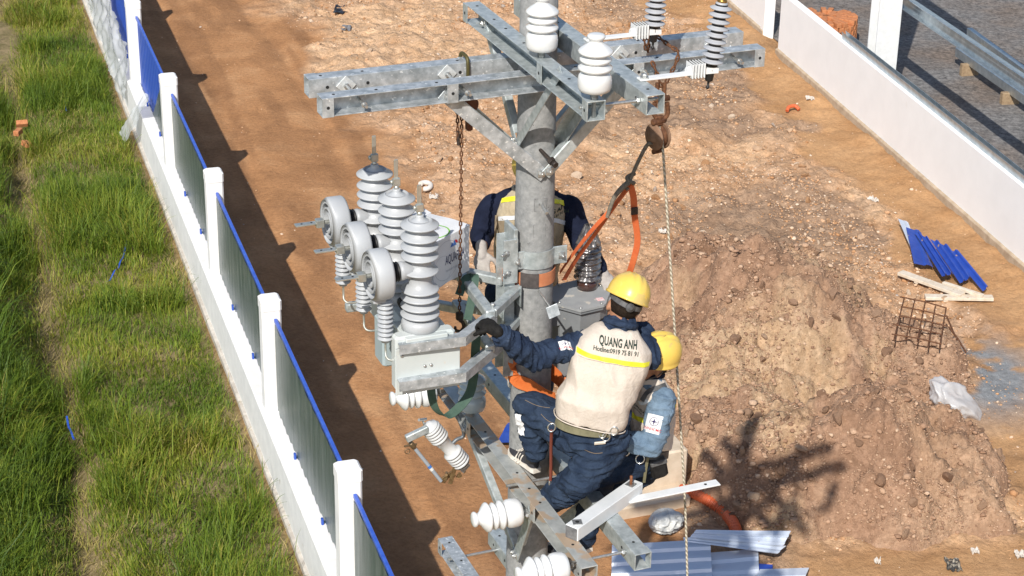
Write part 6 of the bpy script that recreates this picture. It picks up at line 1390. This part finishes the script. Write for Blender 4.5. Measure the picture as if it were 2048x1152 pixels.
if hp[0]:
    nn_ = (hp[1] if hp[1].dot(CO - hp[0]) > 0 else -hp[1]); e1_ = (Vector((1, 0, .12)) - nn_ * nn_.x).normalized(); e2_ = nn_.cross(e1_); e2_ = e2_ if e2_.z > 0 else -e2_
    st2 = W.part('helmet_sticker', stick(grid2d(.085, .024, 10, 3), hp[0], e1_, e2_, bvH, nn_, .002, W.base), M_PAPER, hl)
    W.part('sticker_lettering', stick(text_mesh('DT: 0919 75 81 91', .0095, .0002), hp[0] + e2_ * .004, e1_, e2_, bvH, nn_, .0028, W.base), M_INK, hl)
    W.part('sticker_lettering', stick(text_mesh('XAY LAP DIEN', .0075, .0001), hp[0] - e2_ * .006, e1_, e2_, bvH, nn_, .0028, W.base), M_INK, hl)
b = MB(); loft(b, [(pel + sp_ * .02, lat * .15, bk * .115), (chest, lat * .155, bk * .12), (shc - sp_ * .02, lat * .165, bk * .11), (nk, lat * .08, bk * .08)])
limb(b, [Vs, Vs.lerp(Ve, .45), Ve, Ve.lerp(Vw, .5), Vw], (.074, .072, .066, .058, .048)); limb(b, [Ls, Le, atY(1230, 880, yC - .3)], (.078, .064, .048))
me = fuse('shirt', b, W.base, .0078, 4, .012, 10, 13, .7, (Ve - Vs).normalized()); shirt = W.part('shirt', me, M_DENIML); bvS = bvh_of(me, W.base)
W.part('collar', MB().tube([nk + sp_ * .01 + (lat * math.cos(a) * .080 + bk * math.sin(a) * .078) for a in [k * 6.2832 / 26 for k in range(26)]], .022, 10, closed=True), M_NAVY, shirt)
b = MB(); hem = atY(1296, 895, yC - .02)
loft(b, [(hem, lat * .185, bk * .150), (chest, lat * .185, bk * .15), (shc - sp_ * .04, lat * .185, bk * .14), (shc + sp_ * .01, lat * .155, bk * .115), (nk - sp_ * .01, lat * .092, bk * .085)], 36, 2.5)
me = fuse('vest', b, W.base, .0078, 5, .012, 8, 15, .45, lat); vest = W.part('vest', me, M_VEST); bvV = bvh_of(me, W.base)
def strip_px(T, bv, parent, name, pl, w, m, gap=.003, nn=14):
    up_ = []; P = spline([Vector((x, y, 0)) for x, y in pl], nn); V = []; Fc = []
    for i, p in enumerate(P):
        h = bv.ray_cast(CO, ray(p.x, p.y).normalized(), 30)
        if not h[0]: continue
        n = h[1] if h[1].dot(CO - h[0]) > 0 else -h[1]; V.append((h[0] + n * gap, n))
    if len(V) < 3: return
    pts = [v[0] for v in V]; wd = []
    for i in range(len(pts)): d = (pts[min(i + 1, len(pts) - 1)] - pts[max(i - 1, 0)]).normalized(); wd.append(d.cross(V[i][1]))
    T.part(name, MB().ribbon(pts, wd, w, .002), m, parent)
strip_px(W, bvV, vest, 'reflective_band', [(1262, 826), (1274, 836), (1290, 841)], .03, M_REFL); strip_px(W, bvV, vest, 'reflective_band', [(1349, 805), (1353, 815), (1355, 822)], .03, M_REFL)
strip_px(W, bvV, vest, 'silver_band', [(1278, 805), (1286, 806), (1296, 800)], .022, M_SILV); strip_px(W, bvV, vest, 'harness_strap', [(1285, 800), (1300, 782), (1330, 770)], .026, M_HARN, .008)
h = bvV.ray_cast(CO, ray(1280, 822).normalized(), 30)
if h[0]:
    nn_ = h[1] if h[1].dot(CO - h[0]) > 0 else -h[1]; e1_ = (Vector((.9, -.3, -.35)) - nn_ * nn_.dot(Vector((.9, -.3, -.35)))).normalized(); e2_ = nn_.cross(e1_); e2_ = e2_ if e2_.z > 0 else -e2_
    W.part('vest_lettering', stick(text_mesh('QUANG ANH', .020, .0004), h[0] + e2_ * .012, e1_, e2_, bvV, nn_, .003, W.base), MATS['print_dark_green'], vest); W.part('vest_lettering', stick(text_mesh('0919 75 81 91', .014, .0002), h[0] - e2_ * .008, e1_, e2_, bvV, nn_, .003, W.base), MATS['print_dark_green'], vest)
h = bvS.ray_cast(CO, ray(1307, 848).normalized(), 30)
if h[0]:
    ey_ = (Vs - Ve).normalized(); nn_ = (CO - h[0]).normalized(); patch(W, bvS, shirt, h[0], ey_.cross(nn_), ey_, nn_, 1.35)
b = MB(); loft(b, [(pel - sp_ * .10, lat * .14, bk * .12), (pel, lat * .155, bk * .13), (pel + sp_ * .06, lat * .15, bk * .12)])
limb(b, [H1, H1.lerp(K1, .5), K1, K1.lerp(A1, .5), A1], (.11, .10, .088, .078, .064)); limb(b, [H2, H2.lerp(K2, .5), K2, K2.lerp(A2, .5), A2], (.11, .10, .088, .08, .064))
W.part('jeans', fuse('jeans', b, W.base, .009, 4, .014, 9, 18, .6, ZA), M_JEANS)
bp_ = [pel + sp_ * .02 + lat * .172 * math.cos(a) + bk * .142 * math.sin(a) for a in [k * 6.2832 / 40 for k in range(41)]]
belt = W.part('tool_belt', MB().ribbon(bp_, sp_, .045, .006), M_HARN)
pc_ = atY(1317, 935, yC - .14); W.part('tool_pouch', MB().bev(pc_, Vector((.045, .01, .012)), Vector((-.006, .028, 0)), Vector((-.012, 0, .058)), .014), M_BGLOVE, belt)
W.part('pouch_flap', MB().bev(pc_ + Vector((-.006, -.012, .045)), Vector((.046, .01, .012)), Vector((-.006, .026, 0)), Vector((-.004, 0, .014)), .006), M_HARN, belt)
W.part('carabiner', ring_torus(MB(), atY(1280, 918, yC - .2), .026, .004, Vector((.9, 0, .3)), Vector((-.2, .3, .9))), M_STEEL, belt); W.part('carabiner', ring_torus(MB(), atY(1252, 905, yC - .24), .02, .004, Vector((.9, .2, 0)), ZA), M_STEEL, belt)
W.part('strap_tail', MB().ribbon(spline([atY(1296, 915, yC - .19), atY(1292, 935, yC - .18), atY(1288, 965, yC - .16)], 6), Vector((1, 0, 0)), .016, .003), M_OLIVE, belt)
gl = MB(); hand(gl, Vw, (-.8, .2, -.35), (.1, -.5, .8), 1.1); W.part('glove', fuse('glove', gl, W.base, .005, 2), M_BGLOVE)
gl = MB(); hand(gl, atY(1228, 885, yC - .3), (-.6, .3, -.5), (0, -.5, .8), 1.1); W.part('glove', fuse('glove', gl, W.base, .005, 2), M_BGLOVE)
fd_ = Vector((-.5, .55, -.1)).normalized(); shoe(W, A1 - fd_ * .05 - ZA * .085, A1 + fd_ * .22 - ZA * .085, ZA); shoe(W, A2 - fd_ * .05 - ZA * .085, A2 + fd_ * .22 - ZA * .085, ZA)

# ------------------------------------------------------------------ rear worker (behind the pole, facing the camera)
yA = 10.52
pel = atY(1052, 572, yA + .05); chest = atY(1058, 470, yA); shc = atY(1062, 402, yA - .06); nk = atY(1062, 374, yA - .08); hd = atY(1066, 345, yA - .14)
Ls = atY(983, 416, yA - .02); Rs = atY(1141, 418, yA - .02); lat = (Rs - Ls).normalized(); sp_ = (shc - pel).normalized(); bk = lat.cross(sp_); bk = bk if bk.y > 0 else -bk; fr_ = -bk
W = Thing('person', 'worker in navy long sleeves and khaki vest facing out, half hidden behind the pole', 'person', pel)
hu = Vector((0, -.30, .95)); hf = Vector((.0, -.8, -.5)); Le = atY(963, 470, yA - .08); Lw = atY(963, 503, yA - .33); Re = atY(1164, 485, yA - .08); Rw = atY(1206, 545, yA - .14)
b = MB(); hs_, hu_, hf_ = head(b, hd, hu, hf); cap(b, nk, .058, hd - hu_ * .04, .052); loft(b, [(pel, lat * .13, bk * .09), (chest, lat * .13, bk * .09), (shc, lat * .15, bk * .085), (nk, lat * .06, bk * .06)])
limb(b, [Ls, Le, Lw], (.05, .042, .032)); limb(b, [Rs, Re, Rw], (.05, .042, .03)); H1 = pel - lat * .09; H2 = pel + lat * .09; K1 = atY(1000, 588, yA - .16); A1 = atY(1036, 720, yA - .05); K2 = pel + lat * .10 - ZA * .40 + fr_ * .08; A2 = K2 - ZA * .40 + bk * .08
limb(b, [H1, K1, A1], (.075, .05, .036)); limb(b, [H2, K2, A2], (.075, .05, .036)); body = W.part('body', fuse('body', b, W.base, .009, 4), M_SKIN); face_parts(W, body, hd, hs_, hu_, hf_)
helmet(W, hd + hu_ * .055 - hf_ * .01, hu_, hf_, knob=False)
b = MB(); loft(b, [(pel + sp_ * .02, lat * .155, bk * .11), (chest, lat * .16, bk * .115), (shc - sp_ * .02, lat * .18, bk * .11), (nk, lat * .075, bk * .075)])
cap(b, nk - sp_ * .02, .062, Ls + lat * .02, .066); cap(b, nk - sp_ * .02, .062, Rs - lat * .02, .066); Lc = Le.lerp(Lw, .45); limb(b, [Ls + lat * .01, Ls.lerp(Le, .5), Le, Lc], (.080, .076, .066, .056)); limb(b, [Rs - lat * .01, Rs.lerp(Re, .5), Re, Re.lerp(Rw, .8)], (.080, .076, .066, .052))
W.part('shirt', fuse('shirt', b, W.base, .0085, 4, .009, 10, 23, .5), M_NAVY)
b = MB(); loft(b, [(pel + sp_ * .05, lat * .18, bk * .145), (chest, lat * .20, bk * .15), (shc - sp_ * .06, lat * .20, bk * .15), (shc + sp_ * .015, lat * .172, bk * .13), (nk - sp_ * .015, lat * .095, bk * .085)], 36, 2.5)
me = fuse('vest', b, W.base, .0078, 5, .010, 8, 25, .4, lat); vest = W.part('vest', me, M_VESTA); bvV = bvh_of(me, W.base)
for (p_, m_, w_, nm) in (([(1004, 402), (1018, 399), (1060, 396), (1105, 402), (1130, 407)], M_REFL, .030, 'reflective_band'), ([(998, 437), (1015, 436), (1060, 434), (1108, 440), (1130, 446)], M_SILV, .024, 'silver_band')): strip_px(W, bvV, vest, nm, p_, w_, m_, .004, 8)
h = bvV.ray_cast(CO, ray(1112, 422).normalized(), 30)
if h[0]: W.part('vest_lettering', stick(text_mesh('QUANG ANH', .030, .0008), h[0] - lat * .02, lat, sp_, bvV, fr_, .003, W.base), MATS['print_dark_green'], vest); W.part('vest_lettering', stick(text_mesh('0919 75 81 91', .018, .0003), h[0] - sp_ * .028 - lat * .01, lat, sp_, bvV, fr_, .003, W.base), MATS['print_dark_green'], vest)
W.part('vest_pocket', stick(grid2d(.09, .10, 6, 6), atY(1005, 462, yA - .2), lat, sp_, bvV, fr_, .008, W.base), mat('pocket_khaki', (.30, .23, .15), .9, color2=(.36, .29, .2), vscale=12), vest)
b = MB(); loft(b, [(pel - sp_ * .08, lat * .14, bk * .11), (pel + sp_ * .05, lat * .155, bk * .12)]); limb(b, [H1, K1, A1], (.108, .085, .064)); limb(b, [H2, K2, A2], (.108, .085, .064)); W.part('jeans', fuse('jeans', b, W.base, .009, 4, .012, 9, 28, .6), M_JEANS)
gl = MB(); hand(gl, Lw, Vector((.05, -.45, -.80)), Vector((-.15, -.85, .5)), 1.18, (.12, .35, .3), .16, -1, .2); W.part('glove', fuse('glove', gl, W.base, .0045, 2), M_GGLOVE)
gl = MB(); hand(gl, Rw, Vector((.35, -.6, -.5)), Vector((.2, -.6, .7)), 1.12, (.2, .4, .3), .12, 1, .2); W.part('glove', fuse('glove', gl, W.base, .0045, 2), M_GGLOVE)
fd_ = Vector((-.1, -1, 0)).normalized(); shoe(W, A1 - fd_ * .06 - ZA * .09, A1 + fd_ * .2 - ZA * .09, ZA); shoe(W, A2 - fd_ * .06 - ZA * .09, A2 + fd_ * .2 - ZA * .09, ZA)
bp_ = [pel + sp_ * .03 + lat * .168 * math.cos(a) + bk * .135 * math.sin(a) for a in [k * 6.2832 / 40 for k in range(41)]]; W.part('tool_belt', MB().ribbon(bp_, sp_, .045, .006), mat('brown_belt', (.20, .12, .07), .8))
# ================================================================== THINGS ON THE GROUND
M_SHW = mat('sheet_white_sky_tint', (.56, .62, .72), .28, .25, color2=(.64, .69, .77), vscale=3, spots=(7, .70, (.50, .38, .27)))  # white sheets; blue of the reflected sky is mixed into the colour
M_SHB = mat('sheet_deep_blue', (.018, .055, .30), .4, color2=(.028, .075, .38), vscale=6, spots=(9, .72, (.40, .27, .17)))
def gh(x, y, dz=0.0):
    p = gz(x, y, dz)
    for _ in range(4): p = gz(x, y, HGp(p.x, p.y) + dz)
    return p
def corr_sheet(label, cs, nrib, m, rib_h=.025, group='metal roofing sheets', wob=.01, seed=0, name='roofing_sheet'):
    """cs: four corners A B C D, ribs run A->B, repeated across A->D"""
    A, B, C, D_ = [Vector(c) for c in cs]; prof = []
    for k in range(nrib):
        for q, h in ((0, 0), (.55, 0), (.66, 1), (.86, 1), (.97, 0)): prof.append(((k + q) / nrib, h * rib_h))
    prof.append((1, 0)); nx = 10; V = []; n = (B - A).cross(D_ - A).normalized(); n = n if n.z > 0 else -n
    for i in range(nx + 1):
        for q, h in prof:
            p = A.lerp(B, i / nx).lerp(D_.lerp(C, i / nx), q); V.append(p + n * h + n * wob * noise.noise(p * 2 + Vector((seed, 0, 0))))
    m_ = len(prof); Fc = [(i * m_ + j, (i + 1) * m_ + j, (i + 1) * m_ + j + 1, i * m_ + j + 1) for i in range(nx) for j in range(m_ - 1)]
    mb = MB().add(V, Fc); o = single(name, mb, m, label, 'metal sheet', (A + C) / 2, group); md = o.modifiers.new('thick', 'SOLIDIFY'); md.thickness = .004; return o
corr_sheet('large white ribbed roofing sheet coloured pale blue for reflected sky, lying at the bottom edge beside the rope', [gh(1224, 1090, .14), gh(1420, 1080, .14), gh(1428, 1215, .10), gh(1222, 1225, .10)], 6, M_SHW, .03)
corr_sheet('pale ribbed roofing sheet tucked under the large one, right of it at the bottom edge', [gh(1420, 1106, .07), gh(1516, 1098, .07), gh(1520, 1200, .06), gh(1420, 1205, .06)], 4, M_SHW, .03, seed=3)
corr_sheet('white bent roofing sheet lying crosswise on top of the sheets, upper of the two', [gh(1392, 1060, .30), gh(1582, 1062, .22), gh(1566, 1092, .18), gh(1378, 1076, .24)], 2, M_SHW, .03, seed=5, wob=.03)
corr_sheet('long narrow white roofing sheet lying crosswise, lower of the two on top', [gh(1366, 1074, .26), gh(1572, 1092, .17), gh(1552, 1108, .15), gh(1368, 1082, .22)], 1, M_SHW, .03, seed=6, wob=.02)
corr_sheet('small white ribbed sheet at the bottom edge, rightmost of the pile', [gh(1520, 1138, .10), gh(1618, 1136, .10), gh(1600, 1180, .08), gh(1500, 1180, .08)], 2, M_SHW, .03, seed=8)
corr_sheet('dark blue sheet scrap between the pale sheets at the bottom edge', [gh(1515, 1128, .03), gh(1545, 1130, .03), gh(1545, 1165, .03), gh(1515, 1165, .03)], 1, M_SHB, .02, seed=9)
bs = 'blue roofing sheet scraps by the wall'
corr_sheet('white backed sheet at the left of the blue scrap heap', [gh(1796, 437, .16), gh(1832, 520, .10), gh(1842, 512, .12), gh(1816, 444, .2)], 1, M_SHW, .01, bs, seed=11)
corr_sheet('flat blue sheet scrap at the left of the heap', [gh(1812, 454, .20), gh(1828, 526, .10), gh(1866, 534, .10), gh(1842, 464, .2)], 1, M_SHB, .02, bs, seed=12)
corr_sheet('ribbed blue sheet scrap second from the left in the heap', [gh(1828, 463, .26), gh(1884, 552, .14), gh(1906, 548, .14), gh(1858, 478, .26)], 2, M_SHB, .035, bs, seed=13)
corr_sheet('ribbed blue sheet scrap in the middle of the heap', [gh(1860, 478, .24), gh(1920, 566, .10), gh(1940, 556, .12), gh(1896, 494, .22)], 2, M_SHB, .035, bs, seed=14)
corr_sheet('long ribbed blue sheet scrap at the right of the heap', [gh(1896, 500, .22), gh(1966, 582, .08), gh(1976, 574, .10), gh(1918, 504, .22)], 1, M_SHB, .035, bs, seed=15)
corr_sheet('blue sheet corner sticking out left of the pole foot, seen under the climber', [gh(994, 884, .1), gh(1035, 884, .1), gh(1030, 846, .1), gh(1016, 846, .1)], 1, M_SHB, .01, None, seed=16)
M_BOARD = mat('weathered_board', (.56, .47, .36), .8, color2=(.68, .60, .50), vscale=12, bump=.002, bscale=50, spots=(6, .66, (.40, .27, .17)))
for (a, b_, w, z0, z1, lab) in (((1800, 545), (1925, 590), .13, .12, .10, 'white weathered board lying slanted below the blue scraps'), ((1850, 594), (1986, 596), .12, .06, .06, 'pale yellow board lying level, lowest of the three boards'), ((1886, 566), (1966, 592), .06, .06, .10, 'thin pale lath lying between the two boards')):
    p, q = gh(*a, z0), gh(*b_, z1); T = Thing('timber_board', lab, 'board', p, 'boards by the blue scraps')
    T.part('board_plank', MB().bev((p + q) / 2, (q - p) / 2, (q - p).normalized().cross(ZA) * w / 2, ZA * .022, .004), M_BOARD)
    T.part('board_batten', MB().bev(p.lerp(q, .3) - ZA * .035, (q - p).normalized() * .03, (q - p).normalized().cross(ZA) * w * .45, ZA * .012, .003), M_BOARD)
# rebar mesh
c4 = [gz(1808, 598, .55), gz(1892, 618, .52), gz(1880, 690, .55), gz(1790, 672, .60)]
T = Thing('rebar_mesh', 'rusty welded rebar mesh square lying on the soil mound', 'rebar mesh', c4[3])
for i in range(5):
    t = i / 4; e = random.uniform(-.06, .06); a, b_ = c4[0].lerp(c4[1], t), c4[3].lerp(c4[2], t); T.part('rebar_rod', MB().tube([a.lerp(b_, -.06 + e), a.lerp(b_, .5) + ZA * .015, a.lerp(b_, 1.06 + e)], .009, 6), RUST)
    a, b_ = c4[0].lerp(c4[3], t) + ZA * .016, c4[1].lerp(c4[2], t) + ZA * .016; T.part('rebar_rod', MB().tube([a.lerp(b_, -.05 - e), a.lerp(b_, .5) + ZA * .015, a.lerp(b_, 1.06 - e)], .009, 6), RUST)
for (a, b_, lab) in (((1893, 632), (1925, 715), 'loose rusty rebar rod right of the mesh, left of the crossing two'), ((1898, 655), (1932, 705), 'loose rusty rebar rod right of the mesh, right of the crossing two'), ((1598, 535), (1642, 562), 'short bundle end of dark rebar half buried at the top of the mound')):
    p, q = gz(*a, .2), gz(*b_, .12); single('rebar_rod', MB().tube([p, p.lerp(q, .5) + ZA * .02, q], .012, 7), RUST, lab, 'rebar', p, 'loose rebar')
# plastic bag
M_BAG = bpy.data.materials.new('bag_film'); M_BAG.use_nodes = True
t = M_BAG.node_tree; b = t.nodes['Principled BSDF']; b.inputs['Base Color'].default_value = (.78, .78, .79, 1); b.inputs['Roughness'].default_value = .22
tp = t.nodes.new('ShaderNodeBsdfTranslucent'); tp.inputs[0].default_value = (.8, .8, .8, 1); tr2 = t.nodes.new('ShaderNodeBsdfTransparent'); m1 = t.nodes.new('ShaderNodeMixShader'); m1.inputs[0].default_value = .35; m2 = t.nodes.new('ShaderNodeMixShader'); m2.inputs[0].default_value = .75
t.links.new(b.outputs[0], m1.inputs[1]); t.links.new(tp.outputs[0], m1.inputs[2]); t.links.new(tr2.outputs[0], m2.inputs[1]); t.links.new(m1.outputs[0], m2.inputs[2]); t.links.new(m2.outputs[0], t.nodes['Material Output'].inputs[0])
def crumple(c, ax, ay, az, seed, amp=.25, f=2.2, sub=5):
    bm = bmesh.new(); bmesh.ops.create_icosphere(bm, subdivisions=sub, radius=1); mb = MB(); s = Vector((seed, seed * 2.1, 0))
    for v in bm.verts:
        p = v.co; k = 1 + amp * (1 - 2.2 * abs(noise.noise(p * f + s))) + amp * .28 * (1 - 2 * abs(noise.noise(p * f * 2.3 - s))) - amp * .5; p = p * k; mb.v.append(Vector(c) + Vector(ax) * p.x + Vector(ay) * p.y + Vector(az) * p.z)
    mb.f = [tuple(v.index for v in f_.verts) for f_ in bm.faces]; mb.sm = [True] * len(mb.f); bm.free(); return mb
bc2 = gz(1908, 812, .12)
single('plastic_bag', crumple(bc2 + ZA * .06, Vector((.26, .05, -.06)), Vector((-.05, .25, 0)), Vector((-.10, 0, .25)), 3, .30, 1.1), M_BAG, 'crumpled translucent white plastic bag by the grey gravel at the right', 'plastic bag', bc2)
bw = gh(1332, 1052, .05)
single('wrapped_lump', crumple(bw + ZA * .06, Vector((.17, .03, 0)), Vector((0, .17, 0)), Vector((0, 0, .11)), 8, .25), mat('dusty_wrap', (.44, .45, .44), .35, color2=(.56, .55, .52), vscale=9), 'dusty clear-wrapped lump on the soil below the concrete base', 'bundle', bw)
# concrete foot
M_CB = mat('tan_concrete', (.50, .40, .29), .85, color2=(.62, .51, .39), vscale=5, bump=.002, bscale=60, spots=(4, .68, (.42, .30, .19)))
f0 = gz(1372, 985, 0); dx_ = Vector((.93, .36, 0)); dy_ = Vector((-.36, .93, 0))
T = Thing('concrete_base', 'tan concrete pedestal on a slab behind the bent-over worker', 'concrete base', f0)
T.part('pedestal', MB().bev(f0 - dx_ * .28 + dy_ * .22 + ZA * .22, dx_ * .27, dy_ * .24, ZA * .34, .02), M_CB)
s0 = gz(1372, 1012, 0); T.part('slab', MB().bev(s0 - dx_ * .42 + dy_ * .30 + ZA * .05, dx_ * .46, dy_ * .34, ZA * .10, .02), M_CB)
# conduit
pp = spline([gh(1362, 980, .12), gh(1385, 984, .14), gh(1415, 1000, .12), gh(1448, 1024, .10), gh(1468, 1050, .08), gh(1476, 1085, .04)], 14); rr = [.058 + .006 * (1 if k % 2 else -1) for k in range(len(pp))]
pp2 = []; rr2 = []
for k in range(len(pp) - 1):
    for q in range(2): pp2.append(pp[k].lerp(pp[k + 1], q / 2)); rr2.append(.060 + (.006 if (k * 2 + q) % 4 in (0, 1) else -.005))
single('conduit_pipe', MB().tube(pp2, rr2, 18, smooth=False), mat('orange_conduit', (.56, .105, .035), .5, color2=(.62, .14, .05), vscale=6, spots=(8, .68, (.46, .22, .12))), 'orange corrugated conduit pipe bending out of the soil beside the concrete base', 'pipe', pp[0])
single('hose_piece', MB().tube(spline([gh(1574, 222, .05), gh(1578, 214, .09), gh(1590, 212, .09), gh(1598, 219, .05)], 6), .03, 10), mat('orange_conduit', (.5, .1, .03)), 'short orange hose offcut on the ground near the long white wall', 'hose', gh(1580, 218, .05))
# litter
def scrap(label, c, w, h, m, seed, up=.03, cat='scrap', name='plastic_scrap'):
    c = gh(*c, up); mb = MB(); V = []; Fc = []; n = 8
    for i in range(n + 1):
        for j in range(n + 1):
            x, y = i / n - .5, j / n - .5; k = 1 - .5 * abs(noise.noise(Vector((math.atan2(y, x) * 1.5, seed, 0)))); V.append(c + Vector((x * w * k, y * h * k * 1.6, .05 * noise.noise(Vector((x * 4, y * 4, seed))) + .02 * noise.noise(Vector((x * 11, y * 11, seed))))))
    for i in range(n):
        for j in range(n): Fc.append((i * (n + 1) + j, (i + 1) * (n + 1) + j, (i + 1) * (n + 1) + j + 1, i * (n + 1) + j + 1))
    o = single(name, mb.add(V, Fc), m, label, cat, c); md = o.modifiers.new('t', 'SOLIDIFY'); md.thickness = .003
M_BLK = mat('black_film', (.012, .013, .016), .3, color2=(.03, .032, .04), vscale=9)
scrap('torn black plastic scrap on the ground near the top edge, left of the pole', (683, 18), .28, .32, M_BLK, 1)
scrap('small grey plastic scrap just below the black one near the top edge', (692, 55), .18, .2, mat('grey_film', (.17, .17, .18), .5), 2)
scrap('dark printed card scrap on the tan soil at the bottom right corner', (1906, 1128), .16, .16, mat('dark_card', (.06, .055, .05), .6, color2=(.32, .28, .22), vscale=22, ramp=(.5, .55)), 4)
M_WS = mat('white_scrap', (.60, .56, .52), .8, color2=(.5, .44, .37), vscale=9)
for k, (c, w, lab) in enumerate((((1500, 122), .42, 'white plastic scrap by the near end of the far wall piece'), ((1325, 462), .16, 'white scrap right of the orange sling buckle'), ((868, 392), .2, 'white scrap beside the foam ring left of the pole'), ((2040, 1108), .16, 'white scrap at the right edge, bottom corner'), ((1950, 1100), .12, 'pale scrap above the dark card at the bottom right'), ((1755, 1122), .10, 'blue-white scrap on the soil right of the corrugated sheets'), ((1620, 195), .2, 'white scrap just right of the orange hose piece'), ((1745, 398), .22, 'pale paper scrap on rubble above the long mound'))): scrap(lab, c, w * .7, w * .55, M_WS, 10 + k, .03)
rc_ = gh(850, 374, .05)
single('foam_ring', MB().tube([rc_ + Vector((.085 * math.cos(a), .13 * math.sin(a), .02)) for a in [R(-100) + k * .27 for k in range(17)]], .038, 10), mat('foam_white', (.70, .66, .60), .8), 'broken white foam ring on the rubble between the recloser and the chain', 'foam ring', rc_)
